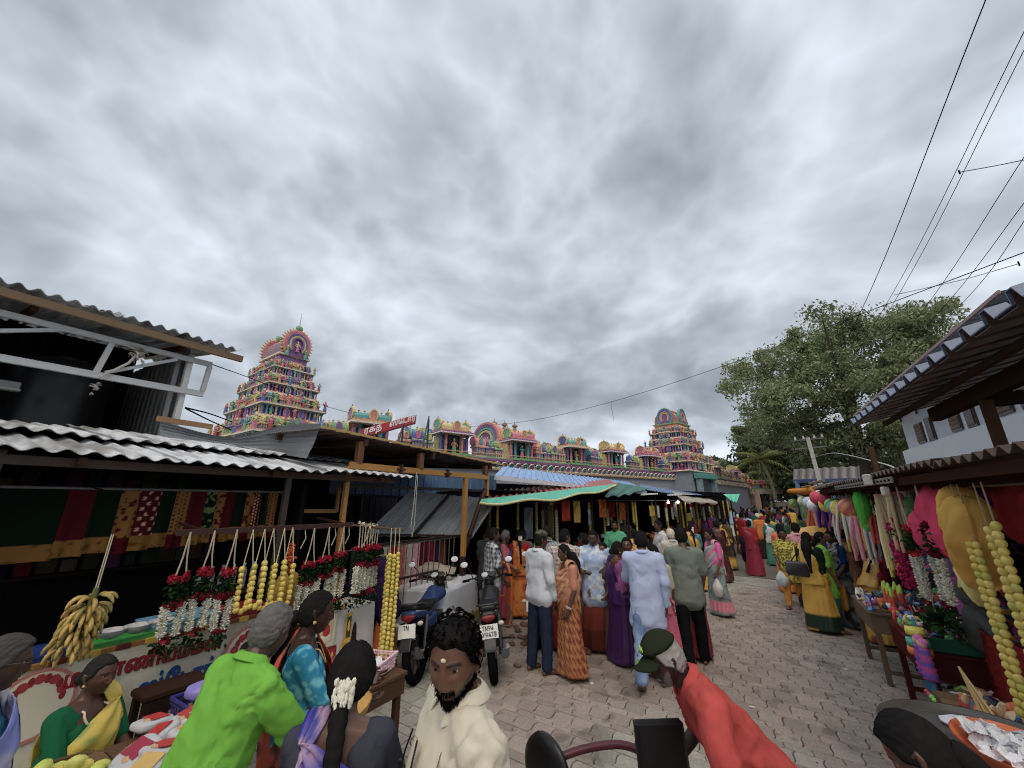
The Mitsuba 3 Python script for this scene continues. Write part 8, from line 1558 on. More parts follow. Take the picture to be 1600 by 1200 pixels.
for i in range(34):
 y = R_.uniform(11, 24); x = 1.5 + (y - 11) * .033; k = thing('far_toy', '%s toy hanging at the far stalls' % ('orange', 'yellow', 'sky blue', 'pink', 'white', 'purple', 'green')[i % 7], 'toy', '%s toys at the far stalls' % ('orange', 'yellow', 'sky blue', 'pink', 'white', 'purple', 'green')[i % 7]); part(k, '', blob([hul(((0, 0, 0), .13), ((0, 0, -.25), .10)), hul(((.08, 0, -.3), .05), ((.12, 0, -.5), .05)), hul(((-.08, 0, -.3), .05), ((-.12, 0, -.5), .05))], .08, 2), 'm_plush', mottled(C(*((226, 120, 60), (226, 206, 90), (120, 180, 220), (226, 130, 160), (230, 226, 220), (110, 70, 160), (120, 190, 100))[i % 7]), .15, 9), True, M4((x + R_.uniform(-.1, .3), y, R_.uniform(1.7, 2.3)), R_.uniform(0, 360)))
heap('stacked goods on the counters of the far stalls', 'goods_heap', 'goods', (2.0, 17.5, .82), (.4, 7, .25), 120, MIX, .2, 31)

# ---------------------------------------------------------------- the people of the photograph
def glasses(F):
 J = F.J; hl = lambda p: J['hc'] + J['R'] @ np.array(p)
 for s in (-1, 1): F.add('spectacle_rim', tube([hl((s * .033 + .021 * math.cos(a), .094, .010 + .016 * math.sin(a))) for a in np.linspace(0, 2 * PI, 15)], .0019, 5), 'm_paint', C(40, 34, 34)); F.add('spectacle_arm', tube([hl((s * .054, .092, .014)), hl((s * .080, .03, .016)), hl((s * .084, -.02, .006))], .0017, 5), 'm_paint', C(90, 80, 76))
 F.add('spectacle_bridge', tube([hl((-.012, .097, .014)), hl((0, .101, .017)), hl((.012, .097, .014))], .0019, 5), 'm_paint', C(40, 34, 34))
def bangle(nm='r', col=C(206, 160, 60), n=2):
 def f(F):
  J = F.J; sh, el, wr = J['arm_' + nm]; d = J['dir_' + nm]; a = np.cross(d, [0, 1, .3]); a /= np.linalg.norm(a); b = np.cross(d, a)
  for i in range(n): F.add('bangle', tube([wr - d * (.02 + .016 * i) + (a * math.cos(t) + b * math.sin(t)) * .036 for t in np.linspace(0, 2 * PI, 17)], .005, 5), 'm_gloss', col)
 return f
def earring(F):
 for s in (-1, 1): F.add('earring', ball(.010, 5, F.J['hc'] + F.J['R'] @ np.array([s * .080, -.004, -.036])), 'm_gloss', C(214, 170, 80), True)
def necklace(col=C(206, 170, 110), r=.004):
 def f(F):
  at = F.J['at']; F.add('necklace', tube([at(.505 - .13 * math.cos(t / 2) ** 2 if abs(t) < PI else .5, .075 * math.sin(t), .02 + .105 * max(math.cos(t / 2), 0) - .05 * (abs(t) > 2)) for t in np.linspace(-2.6, 2.6, 26)], r, 5), 'm_gloss', col)
 return f
def both(*fs): return lambda F: [f(F) for f in fs]
def carry(label, F, hand, cat, nm, mesh, mt, col, dz=-.2, handle=True):
 """a thing held in a hand: top-level, with its handle as a part"""
 k = thing(nm, label, cat); w = (F.m @ np.append(F.J['hand_' + hand] * F.J['s'], 1))[:3]; me = xf(mesh, M4(w + [0, 0, dz], F.rz)); part(k, 'body', me, mt, col, True)
 if handle: part(k, 'handle', tube([w + [0, 0, dz * .35], w + [.015, 0, .0], w + [0, .02, dz * .35]], .008, 5), mt, col if not callable(col) else C(200, 200, 200))
 return k
def sackbag(r, h, sd=1): v, f = ball(1, 10); v = v * [r, r * .7, h / 2]; v = v * (1 + .22 * (nfbm(v * 14, 3, sd)[:, None] - .5)); v[:, :2] *= (1 - .55 * sst(0, h / 2, v[:, 2]))[:, None]; return v, f
def zig(a, b, k=26): return lambda v: (lambda t: np.asarray(a) * (1 - t) + np.asarray(b) * t)((((v[:, 2] * k + np.abs(((v[:, 0] + v[:, 1]) * k * .8) % 1 - .5) * 1.2) % 1) < .42).astype(float)[:, None])
# --- close to the camera
F = person('young bearded man in a cream shirt with a white forehead mark, close to the camera', (-0.94, 1.19), 108, h=1.735, skin=C(112, 74, 54), det=2, top='shirt', tcol=lambda v: C(214, 204, 180) * (.86 + .28 * nfbm(v * 11, 4, 3))[:, None], sleeve='long', bottom='trousers', bcol=C(50, 50, 56), hair='short', thick=.007, beard=.93, stache=True, by_head=True, head=(50, 13), arm_r=(6, 10, 20, 6), arm_l=(6, 10, 20, 6), seed=3, hem=-.12)
J = F.J; hl = lambda p: J['hc'] + J['R'] @ np.array(p)
F.add('forehead_mark', (lambda b: (b[0] @ J['R'].T + hl((0, .084, .046)), b[1]))(ball(.0085, 5, (0, 0, 0), (1.1, .5, .8))), 'm_matte', C(226, 220, 190), True)
tu = MC(); R = rng(4)
for i in range(1150):                                             # curly tufts
 d = R.normal(size=3); d /= np.linalg.norm(d)
 if hairline((d * .1)[None])[0] < .004: continue
 hv = head_shape(d[None, None], False)[0, 0]; p = hv + d * (.006 + .007 * R.random() + .026 * max(d[2], 0) ** 1.5); a = np.cross(d, R.normal(size=3)); a /= np.linalg.norm(a); t = np.linspace(0, 1, 5); cur = p + np.outer(np.sin(t * 3.0) * .007, a) + np.outer(t * .007 - t * t * .006, d) + np.outer((1 - np.cos(t * 3.0)) * .005, np.cross(a, d))
 tu.add(tube([hl(q) for q in cur], np.linspace(.0034, .0014, 5), 4), C(15, 13, 12) * R.uniform(.5, 1.5))
F.add('hair_tufts', tu.mesh(), 'm_hair', tu.cols(), True, kind='stuff')
bd = MC(); HV = head_shape(head_grid(2), False).reshape(-1, 3); HV = HV[(HV[:, 1] > -.01) & (HV[:, 2] < .01)]
for i in range(1200):                                            # short beard hairs on the jaw, the chin and the upper lip
 hv = HV[int(R.integers(0, len(HV)))]; x, y, z = hv; ax = abs(x)
 if not (z < -.074 + 1.15 * max(ax - .030, 0) or (abs(z + .049) < .006 and ax < .030 and y > .07)) or (ax < .021 and -.076 < z < -.054): continue
 o = hv / np.linalg.norm(hv) + R.normal(size=3) * .25; q = hv + R.normal(size=3) * .0015
 bd.add(tube([hl(q - o * .002), hl(q + o * .005 + [0, 0, -.003]), hl(q + o * .008 + [0, 0, -.009])], [.0021, .0016, .0006], 4), C(14, 12, 11) * R.uniform(.6, 1.6))
F.add('beard', bd.mesh(), 'm_hair', bd.cols(), kind='stuff')
at = J['at']; fx = lambda w, u: at(w, u, .160 - 1.2 * u * u - .5 * max(w - .36, 0) ** 1.2)
F.add('placket', sheet(np.array([[fx(w, u) for u in (-.018, 0, .018)] for w in np.linspace(.44, -.1, 24)]), .005), 'm_cloth', C(204, 192, 166), True)
for w in (.36, .26, .16, .06): F.add('button', ball(.006, 5, fx(w, 0) + J['fwd'] * .004), 'm_gloss', C(150, 130, 110), True)
F.add('earphone_cord', tube(cat_rom([fx(.45, -.03) + J['fwd'] * .01, fx(.36, -.05) + J['fwd'] * .008, fx(.2, -.045) + J['fwd'] * .008, fx(.02, -.055)], 24), .003, 5), 'm_gloss', C(20, 20, 22)); F.add('earphone_cord', tube(cat_rom([fx(.45, .04) + J['fwd'] * .01, fx(.36, .05) + J['fwd'] * .008, fx(.2, .058) + J['fwd'] * .008, fx(.02, .05)], 24), .003, 5), 'm_gloss', C(20, 20, 22)); F.add('microphone', bar(fx(.37, .055) + J['fwd'] * .012, fx(.31, .052) + J['fwd'] * .012, .016, .012), 'm_gloss', C(18, 18, 20))
em = MC(); mm = np.stack([-J['right'], J['up'], J['fwd']], 1)
for r in range(5):
 for i in range(9 - abs(r - 2)): em.add((ball(1, 3)[0] * [.0042, .0035, .002] @ mm.T + fx(.20 - r * .013, .075 + (i - 4) * .0085) + J['fwd'] * .006, ball(1, 3)[1]), C(40, 40, 44) if (r, i) not in ((2, 3), (2, 4)) else C(170, 40, 40))
F.add('chest_emblem', em.mesh(), 'm_matte', em.cols())
for i, (u0, w0, u1, w1) in enumerate(((.10, .44, .17, .30), (-.10, .44, -.17, .30))): F.add('seam', tube([at(w0, u0, .085), at((w0 + w1) / 2, (u0 + u1) / 2, .125), at(w1, u1, .09)], .0022, 4), 'm_matte', C(130, 112, 84))
person('woman in turquoise blouse and orange printed saree standing behind the side table', (-2.30, 1.60), -88, h=1.60, fem=True, skin=C(70, 44, 34), fat=.06, det=2, saree=speck(C(44, 50, 60), C(206, 76, 44), 9, .52, 4, .08), pcol=speck(C(206, 76, 44), C(50, 50, 56), 11, .60, 5), blouse=speck(C(30, 140, 180), C(110, 196, 216), 26, .55), hair='bun', bindi=C(150, 30, 30), by_head=True, head=(0, 6), arm_l=(35, 12, 50, 20), arm_r=(30, 10, 45, 25), extra=both(earring, necklace(C(214, 170, 90))), seed=5)
person('grey-haired man in a bright lime green shirt seen from behind at the vendor table', (-2.16, 1.26), -58, h=1.66, skin=C(86, 58, 46), det=2, top='shirt', tcol=lambda v: C(112, 186, 44) * (.80 + .4 * nfbm(v * [9, 9, 4], 4, 3))[:, None], sleeve='half', bottom='lungi', bcol=C(200, 200, 196), hair='short', hcol=C(104, 102, 100), thick=.010, by_head=True, lean=22, head=(10, 8), arm_r=(45, 8, 40, 20), arm_l=(35, 14, 50, 30), seed=6)
F = person('woman with jasmine in her thick braid and a bare-backed grey blouse, seen from behind', (-1.50, 1.24), -10, h=1.56, fem=True, skin=C(104, 72, 56), fat=.08, det=2, saree=speck(C(50, 44, 130), C(150, 130, 160), 14, .62, 3), pcol=speck(C(52, 46, 150), C(170, 140, 170), 16, .60, 6), blouse=lambda v: C(66, 68, 82) * (.9 + .2 * nfbm(v * 30, 2, 1))[:, None], hair='braid', thick=.024, flowers='cluster', by_head=True, lean=12, head=(-6, 12), arm_l=(40, 10, 50, 25), arm_r=(35, 14, 60, 20), extra=earring, seed=7)
person('older woman in green blouse and yellow printed saree seated behind the vendor table', (-3.74, 1.12), 222, h=1.56, fem=True, skin=C(92, 60, 46), fat=.10, det=2, saree=speck(C(216, 186, 44), C(96, 150, 80), 7, .62, 4), pcol=speck(C(222, 190, 46), C(120, 160, 70), 8, .60, 8), blouse=C(20, 100, 64), hair='bun', hcol=(.03, .029, .028), bindi=C(130, 20, 24), pelvis_z=.44, by_head=True, leg_r=(82, 80, 8), leg_l=(82, 80, 8), arm_r=(28, 8, 40, 10), arm_l=(24, 10, 50, 25), head=(0, 4), extra=both(earring, necklace(C(220, 190, 170), .007)), seed=8, pallu_kw=dict(wid=.36))
person('bespectacled grey-haired woman in a pale blue and lilac saree at the picture edge', (-2.90, 0.53), -98, h=1.55, fem=True, skin=C(84, 56, 46), fat=.08, det=2, saree=speck(C(120, 130, 206), C(210, 200, 210), 6, .55, 3), pcol=speck(C(130, 140, 214), C(206, 196, 200), 7, .56, 5, .1), blouse=C(70, 150, 170), hair='bun', hcol=(.07, .066, .062), by_head=True, head=(4, 10), extra=both(glasses, earring), seed=9, pallu_kw=dict(wid=.38))
F = person('white-bearded old man in a dark cap and red shirt bending over the tricycle', (-0.51, 2.37), 104, h=1.64, skin=C(58, 38, 32), det=2, top='shirt', tcol=lambda v: C(196, 72, 66) * (.78 + .44 * nfbm(v * [14, 14, 4], 4, 3))[:, None], sleeve='half', bottom='lungi', bcol=C(190, 190, 186), hair='short', hcol=C(150, 147, 142), beard=.5, stache=True, thick=.012, by_head=True, lean=42, head=(10, 12), leg_r=(22, 36, 4), leg_l=(18, 30, 4), arm_r=(8, 14, 60, 8), arm_l=(20, 30, 45, 10), cap=lambda v: C(44, 50, 36) * (.9 + .25 * nfbm(v * 40, 2, 2))[:, None], seed=10)
J = F.J; lg = MC()
for i, (x, L) in enumerate(((-.022, .040), (-.006, .050), (.010, .042))):           # three claw strokes, as on the cap
 sx = .012; ps = []
 for t in np.linspace(0, 1, 7):
  d = np.array([x + sx + .004 * math.sin(t * 7 + i), .075, .070 - L * t * .8 + .022]); d /= np.linalg.norm(d); hv = head_shape(d[None, None], False)[0, 0]; ps.append(J['hc'] + J['R'] @ (hv + d * .0275 + np.array([0, 0, .012])))
 lg.add(tube(ps, [.004, .0055, .0045, .0055, .004, .0045, .0012], 5, flat=.6), C(170, 226, 50))
F.add('cap_emblem', lg.mesh(), 'm_paint', lg.cols())
F.add('brim_print', join([ball(.0045, 3, J['hc'] + J['R'] @ np.array([.012 + .009 * (i % 3), .125 + .008 * (i // 3), .061 - .003 * (i // 3)])) for i in range(9)]), 'm_paint', C(90, 170, 60))
person('woman with smooth dark hair whose head rises at the bottom corner', (0.32, 1.87), 82, h=1.53, fem=True, skin='d', det=2, saree=C(120, 40, 60), pcol=C(130, 46, 64), blouse=C(60, 30, 50), hair='tail', by_head=True, lean=14, head=(0, 34), seed=11)
# --- the group in the middle of the street: feet or crown of each give the spot
W_ = dict(leg_r=(14, 6, 3), leg_l=(-10, 10, 3))
F = person('man in white shirt, navy trousers and camouflage cap, barefoot with his back half turned', (-2.67, 5.17), -52, h=1.70, skin='d', top='shirt', tcol=C(206, 212, 222), sleeve='long', bottom='trousers', bcol=C(40, 50, 72), cap=speck(C(96, 100, 76), C(58, 56, 44), 22, .52), hem=-.03, head=(-14, 4), stache=True, seed=21); F.add('belt', lathe([(.132, -.02), (.136, 0), (.132, .02)], 24)[0] * [1.32, 1.0, 1] + F.J['at'](.085), 'm_paint', BLK, True) if False else None
person('woman in gold and maroon silk saree looking left, long dark hair down her back', (-2.28, 5.23), 118, h=1.55, fem=True, skin='d', saree=zig(C(176, 116, 62), C(128, 50, 40), 17), pcol=zig(C(206, 156, 112), C(176, 100, 76), 14), blouse=C(196, 130, 100), hair='long', bindi=C(120, 20, 20), head=(-16, 6), extra=both(earring, bangle('l', C(214, 200, 190))), seed=22, fat=.04)
person('man in white and maroon checked shirt and red lungi reaching out to the left', (-2.67, 6.03), -2, h=1.68, skin='m', top='shirt', tcol=plaid(C(214, 204, 196), C(96, 54, 50), 19, .28), sleeve='long', bottom='lungi', bcol=C(140, 44, 36), arm_l=(55, 35, 30, 10), head=(-50, 0), seed=23)
person('bearded man in spectacles and pale blue patterned shirt facing the camera', (-2.24, 6.19), 172, h=1.68, skin='d', top='shirt', tcol=speck(C(156, 184, 220), C(216, 224, 236), 16, .54), sleeve='elbow', bottom='lungi', bcol=banded(tone(C(120, 50, 40)), C(90, 40, 34), 0, .3), beard=.8, stache=True, arm_r=(20, 8, 70, 30), head=(0, 8), extra=glasses, seed=24, hem=-.2)
person('woman in a deep violet saree and mauve blouse with a gold bangle, standing sideways', (-1.84, 6.02), -52, h=1.54, fem=True, skin='d', saree=tone(C(66, 28, 84), .3, 9), pcol=tone(C(62, 26, 90), .3, 9), blouse=C(154, 84, 142), hair='bun', extra=both(earring, bangle('l')), head=(-10, 0), seed=25)
person('woman in a crimson saree with a white forehead mark facing the camera', (-1.70, 6.12), 176, h=1.60, fem=True, skin='d', saree=tone(C(150, 30, 56), .3, 9), pcol=tone(C(160, 34, 60), .3, 9), blouse=C(150, 40, 60), hair='tail', bindi=C(220, 210, 190), seed=26)
F = person('man in sky blue shirt and light jeans walking away up the street', (-1.34, 5.51), -2, h=1.73, skin='d', top='shirt', tcol=lambda v: C(176, 192, 230) * (.88 + .24 * nfbm(v * 9, 3, 4))[:, None], sleeve='long', bottom='jeans', bcol=speck(C(104, 130, 176), C(140, 164, 202), 6, .55, 2, .15), arm_r=(-4, 12, 14, 2), arm_l=(30, 10, 95, 45), hem=-.24, extra=bangle('r', C(206, 206, 60), 1), seed=27, leg_r=(6, 6, 3), leg_l=(-14, 12, 3), toe_l=30)
person('girl with jasmine in her ponytail just behind the man in sky blue', (-1.27, 5.84), 2, h=1.54, fem=True, skin='d', saree=C(200, 90, 120), pcol=C(210, 110, 130), blouse=C(190, 180, 150), hair='tail', flowers='string', seed=28)
person('man in a grey-green T-shirt and black trousers seen from behind, barefoot', (-0.98, 6.41), 8, h=1.74, skin='d', top='tee', tcol=C(120, 130, 120), sleeve='half', bottom='jeans', bcol=C(26, 27, 31), leg_r=(10, 6, 4), leg_l=(-12, 10, 3), toe_l=24, head=(-8, 0), seed=29, hem=-.13)
F = person('woman in a pink-bordered grey saree carrying a clear bag, facing left', (-0.85, 9.22), 128, h=1.56, fem=True, skin='m', saree=banded(speck(C(130, 150, 154), C(96, 100, 104), 11, .6), C(226, 130, 150), .10, .30), pcol=lambda v: np.where((np.abs(((v[:, 2] + v[:, 0]) * 4) % 1 - .5) < .2)[:, None], C(230, 140, 164), C(150, 168, 172)), blouse=C(226, 100, 170), hair='tail', fat=.10, seed=30, head=(-14, 0))
carry('clear plastic bag of puffed rice held by the woman in grey and pink', F, 'l', 'bag', 'carrier_bag', sackbag(.11, .34), 'm_gloss', lambda v: C(206, 202, 196) * (.85 + .3 * nfbm(v * 30, 2, 1))[:, None])
MID = [  # label, crown pixel, face, h, female, keywords
 ('woman in maroon saree half hidden by the man in the grey-green T-shirt', (-0.99, 6.66), -150, 1.52, 1, dict(saree=C(120, 34, 50), blouse=C(170, 60, 90), hair='bun')),
 ('bald child in front of the yellow saree, beyond the grey-green T-shirt', (-1.05, 7.28), 0, 1.40, 0, dict(top='tee', tcol=C(150, 60, 50), bottom='shorts', bcol=C(60, 60, 66), hair='bald')),
 ('bearded man in mint green shirt facing the camera before the dark stalls', (-2.93, 9.63), 170, 1.66, 0, dict(top='shirt', tcol=C(80, 170, 130), bottom='trousers', bcol=C(50, 50, 54), beard=.9, stache=True, sleeve='half')),
 ('woman in mustard yellow saree with her back turned, left of the white-shirted man', (-2.22, 8.66), 12, 1.55, 1, dict(saree=C(206, 154, 40), blouse=C(200, 140, 40), hair='braid')),
 ('woman in bright yellow kurta turned to the dark stalls', (-1.87, 7.97), 40, 1.52, 1, dict(top='kurta', tcol=C(216, 168, 44), bottom='trousers', bcol=C(190, 140, 50), hair='tail')),
 ('moustached man in white shirt looking left over the crowd', (-1.92, 9.72), 110, 1.68, 0, dict(top='shirt', tcol=C(206, 206, 210), bottom='trousers', bcol=C(60, 60, 66), stache=True, sleeve='long')),
 ('person with a cream head cloth among the stall customers', (-1.55, 8.88), 20, 1.56, 0, dict(top='shirt', tcol=C(196, 190, 180), bottom='lungi', bcol=C(200, 196, 186), hair='scarf', hcol=C(206, 196, 170))),
 ('woman in golden yellow saree with back turned, beside the cream head cloth', (-1.47, 11.35), 10, 1.55, 1, dict(saree=C(216, 160, 40), blouse=C(60, 140, 150), hair='braid', flowers='string')),
 ('woman in teal blouse between the cream head cloth and the golden saree', (-1.71, 10.99), -40, 1.56, 1, dict(saree=C(90, 110, 130), blouse=C(40, 140, 150), hair='tail')),
 ('woman in dark maroon checked saree standing before the cream awning', (-1.01, 12.86), 20, 1.58, 1, dict(saree=plaid(C(70, 34, 36), C(110, 70, 60), 12), blouse=C(70, 30, 34), hair='bun')),
 ('woman in black and yellow saree standing by the cream awning', (-0.95, 15.21), -30, 1.56, 1, dict(saree=banded(speck(C(52, 44, 36), C(90, 70, 40), 8, .6), C(206, 160, 40), .05, .4), pcol=C(206, 160, 50), blouse=C(96, 80, 56), hair='bun')),
 ('small boy in dark shirt and shorts standing alone in the street', (-0.42, 15.12), 160, 1.20, 0, dict(top='tee', tcol=C(34, 38, 58), bottom='shorts', bcol=C(24, 24, 28), hair='short')),
 ('person in a rose pink shirt behind the man in spectacles', (-2.60, 6.76), 60, 1.58, 0, dict(top='shirt', tcol=C(206, 110, 136), bottom='lungi', bcol=C(150, 130, 110), hair='short')),
 ('young man in black and white checked shirt beside the tin shutter', (-3.81, 5.71), -75, 1.68, 0, dict(top='shirt', tcol=plaid(C(190, 196, 204), C(40, 44, 54), 14, .45), bottom='lungi', bcol=C(110, 40, 50), hair='short', sleeve='half')),
 ('person with a grey head cloth and pink wrap beyond the checked shirt', (-4.35, 6.94), -100, 1.55, 1, dict(saree=C(206, 90, 110), pcol=C(90, 60, 140), blouse=C(206, 110, 120), hair='scarf', hcol=C(150, 150, 150))),
 ('woman in marigold orange saree and red blouse with red flowers, seen from behind', (-4.13, 7.15), 6, 1.55, 1, dict(saree=speck(C(222, 130, 30), C(190, 80, 30), 13, .6), blouse=C(170, 24, 30), hair='braid', flowers='cluster')),
 ('person in grey dress with back turned in the dark stall', (-4.14, 7.33), 20, 1.56, 1, dict(saree=C(96, 90, 88), blouse=C(110, 100, 96), hair='bun')),
 ('man in grey checked shirt behind the camouflage cap', (-3.34, 6.79), 0, 1.66, 0, dict(top='shirt', tcol=plaid(C(170, 174, 180), C(60, 60, 70), 15, .4), bottom='trousers', bcol=C(50, 50, 56), hair='short')),
 ('man in dark slate shirt standing under the slanting brace of the shed', (-4.25, 6.25), -30, 1.66, 0, dict(top='shirt', tcol=C(60, 62, 66), bottom='trousers', bcol=C(40, 40, 44), hair='short')),
 ('woman with dark hair peering out beside the man in spectacles', (-2.10, 6.25), 150, 1.50, 1, dict(saree=C(90, 70, 60), blouse=C(100, 60, 60), hair='bun')),
 ('shopkeeper in dim grey shirt deep in the garland stall', (-3.642, 12.999, 1.475), 180, 1.62, 0, dict(top='shirt', tcol=C(70, 66, 64), bottom='trousers', bcol=C(40, 40, 40), hair='short')),
 ('man in purple shirt and orange dhoti bending behind the long lemon strands', (-4.30, 3.98), 60, 1.60, 0, dict(top='shirt', tcol=C(52, 34, 78), bottom='lungi', bcol=C(220, 104, 48), hair='short', lean=16, sleeve='long', arm_r=(50, 8, 40, 20), arm_l=(50, 8, 40, 20), head=(-20, 30), fat=.06)),
 ('woman in yellow zigzag kurta and scarf carrying a bag, facing the camera', (0.43, 10.64), 176, 1.55, 1, dict(top='kurta', tcol=zig(C(216, 196, 60), C(60, 66, 60), 17), bottom='trousers', bcol=C(214, 150, 40), hair='short', hcol=(.012, .011, .011), leg_r=(14, 6, 3), leg_l=(-10, 10, 3), sleeve='half')),
 ('woman with loose black hair, green blouse and yellow saree, handbag on her shoulder', (0.70, 9.02), -14, 1.58, 1, dict(saree=banded(C(214, 160, 30) if 0 else tone(C(216, 164, 34), .2, 5), C(26, 50, 36), .05, .30), pcol=C(214, 166, 40), blouse=C(28, 52, 40), hair='long', fat=.08)),
 ('woman in bright lime kurta facing the toy stall', (0.90, 9.20), -80, 1.58, 1, dict(top='kurta', tcol=C(130, 200, 50), bottom='trousers', bcol=C(40, 110, 100), hair='tail', sleeve='half')),
 ('woman in navy blouse and grey patterned saree looking left, holding a yellow bag', (1.13, 9.59), 130, 1.58, 1, dict(saree=speck(C(44, 52, 60), C(120, 120, 120), 9, .55), pcol=speck(C(150, 146, 140), C(70, 80, 96), 12, .55), blouse=C(24, 58, 104), hair='tail', flowers='string', head=(10, 0))),
 ('woman in a peach saree with back to the street at the toy stall', (1.37, 10.27), -30, 1.58, 1, dict(saree=C(206, 130, 92), pcol=C(214, 140, 100), blouse=C(190, 120, 80), hair='bun', head=(0, 24))),
 ('woman in golden yellow and red saree bending at the toy stall', (1.42, 8.75), -40, 1.54, 1, dict(saree=speck(C(206, 150, 30), C(150, 50, 40), 5, .58), pcol=speck(C(214, 160, 36), C(160, 60, 40), 6, .62), blouse=C(150, 30, 50), hair='braid', lean=38, head=(0, 20), flowers='cluster', arm_r=(60, 8, 20, 10), arm_l=(60, 8, 20, 10))),
 ('man in pale pink shirt with back turned near the far toys', (0.69, 10.79), 5, 1.66, 0, dict(top='shirt', tcol=C(226, 160, 176), bottom='trousers', bcol=C(60, 60, 70), hair='short')),
 ('person in steel blue shirt at the toy stall before the yellow umbrella', (1.28, 10.77), -60, 1.60, 0, dict(top='shirt', tcol=C(110, 150, 200), bottom='trousers', bcol=C(50, 50, 60), hair='short')),
 ('woman in orange saree walking away in mid street', (0.45, 12.28), 5, 1.56, 1, dict(saree=C(226, 130, 40), blouse=C(226, 96, 50), hair='long')),
 ('person in brown wrap with white head cloth in mid street', (-0.65, 19.71), 15, 1.58, 1, dict(saree=C(110, 60, 40), pcol=C(206, 170, 60), blouse=C(110, 60, 40), hair='scarf', hcol=C(214, 206, 170))),
 ('woman in teal and white saree beside the brown wrap in mid street', (0.33, 16.94), 20, 1.56, 1, dict(saree=C(70, 140, 120), pcol=C(206, 206, 200), blouse=C(60, 130, 120), hair='bun')),
 ('woman in crimson saree in mid street before the far stalls', (-0.24, 14.31), -20, 1.56, 1, dict(saree=C(150, 34, 60), blouse=C(170, 40, 50), hair='bun')),
]
FG = {}
for i, (lab, xy, fc, h, fem, kw) in enumerate(MID):
 FG[i] = person(lab, xy[:2], fc, h=h, fem=bool(fem), skin=('d', 'm', 'd', 'd', 'm')[i % 5], det=1 if math.hypot(xy[0], xy[1]) < 13 else 0, seed=40 + i, **{**dict(arm_r=(4 + i % 3 * 6, 9, 16 + i % 4 * 9, 8), arm_l=(4 + i % 4 * 5, 9, 18 + i % 3 * 10, 8)), **kw})
iy, ib, ig = 22, 23, 25
carry('clear plastic bag of blue packets held by the woman in yellow zigzag', FG[iy], 'r', 'bag', 'carrier_bag', sackbag(.11, .32, 2), 'm_gloss', lambda v: np.where((nfbm(v * 20, 2, 1) > .55)[:, None], C(150, 190, 206), C(206, 210, 212)))
FG[iy].add('scarf', sheet(np.array([[FG[iy].J['at'](.50 - .72 * t, -.10 - .05 * math.sin(3 * t) + u, .02 + .13 * math.sin(min(t * 3, 1.5)) + .006 * math.sin(u * 90)) for u in np.linspace(-.05, .05, 7)] for t in np.linspace(0, 1, 24)]), .006), 'm_silk', tone(C(232, 200, 50)), True)
w = (FG[ib].m @ np.append(FG[ib].J['at'](.12, -.19, -.12) * FG[ib].J['s'], 1))[:3]; k = thing('handbag', 'black quilted handbag on the shoulder of the loose-haired woman in yellow', 'handbag'); part(k, 'body', box(.36, .13, .24, bev=.03), 'm_gloss', speck(C(44, 42, 46), C(110, 108, 112), 40, .64), 30, M4(w, FG[ib].rz)); sp_ = (FG[ib].m @ np.append(FG[ib].J['at'](.50, -.15, 0) * FG[ib].J['s'], 1))[:3]
for s in (-.1, .1): part(k, 'strap', tube([w + [s, 0, .1], w * .5 + sp_ * .5 + [s * .4, -.03, .05], sp_ + [0, 0, .04]], .010, 6), 'm_gloss', C(40, 38, 42))
carry('orange yellow cloth bag held by the woman in the navy blouse', FG[ig], 'l', 'bag', 'cloth_bag', (lambda b: b)(box(.30, .12, .40, bev=.04)), 'm_cloth', speck(C(206, 140, 30), C(150, 90, 30), 20, .6), -.26)
k = thing('yellow_umbrella', 'open yellow umbrella among the people before the far toys', 'umbrella'); UP = mvec((1.405, 14.934, 1.325)); part(k, 'canopy', lathe([(.62, -.16), (.5, -.06), (.3, .02), (.02, .08), (.015, .07), (.3, .01), (.5, -.07), (.61, -.165)], 8), 'm_paint', tone(C(226, 166, 30)), m=M4(UP)); part(k, 'shaft', tube([UP + [0, 0, .16], UP + [.02, 0, -.7]], .008, 6), 'm_metal', C(120, 110, 100))
R = rng(88); pt = MC()
for i in range(260):                                             # trodden petals and leaf bits on the paving
 x, y = R.uniform(-3.4, 2.4), R.uniform(1.6, 13.5); pt.add(xf((np.array([[-1, -.5, 0], [1, -.6, .2], [.8, .6, 0], [-.9, .5, .25]]), np.array([[0, 1, 2], [0, 2, 3]])), M4((x, y, .004), R.uniform(0, 360), s=R.uniform(.006, .02))), C(*((206, 190, 170), (150, 60, 60), (96, 110, 70), (90, 80, 70), (206, 170, 80))[int(R.integers(0, 5))]))
k = thing('fallen_petals', 'scattered petals, leaf bits and paper specks trodden into the paving', 'litter', kind='stuff'); pt.to(k, '', 'm_matte', kind='stuff')
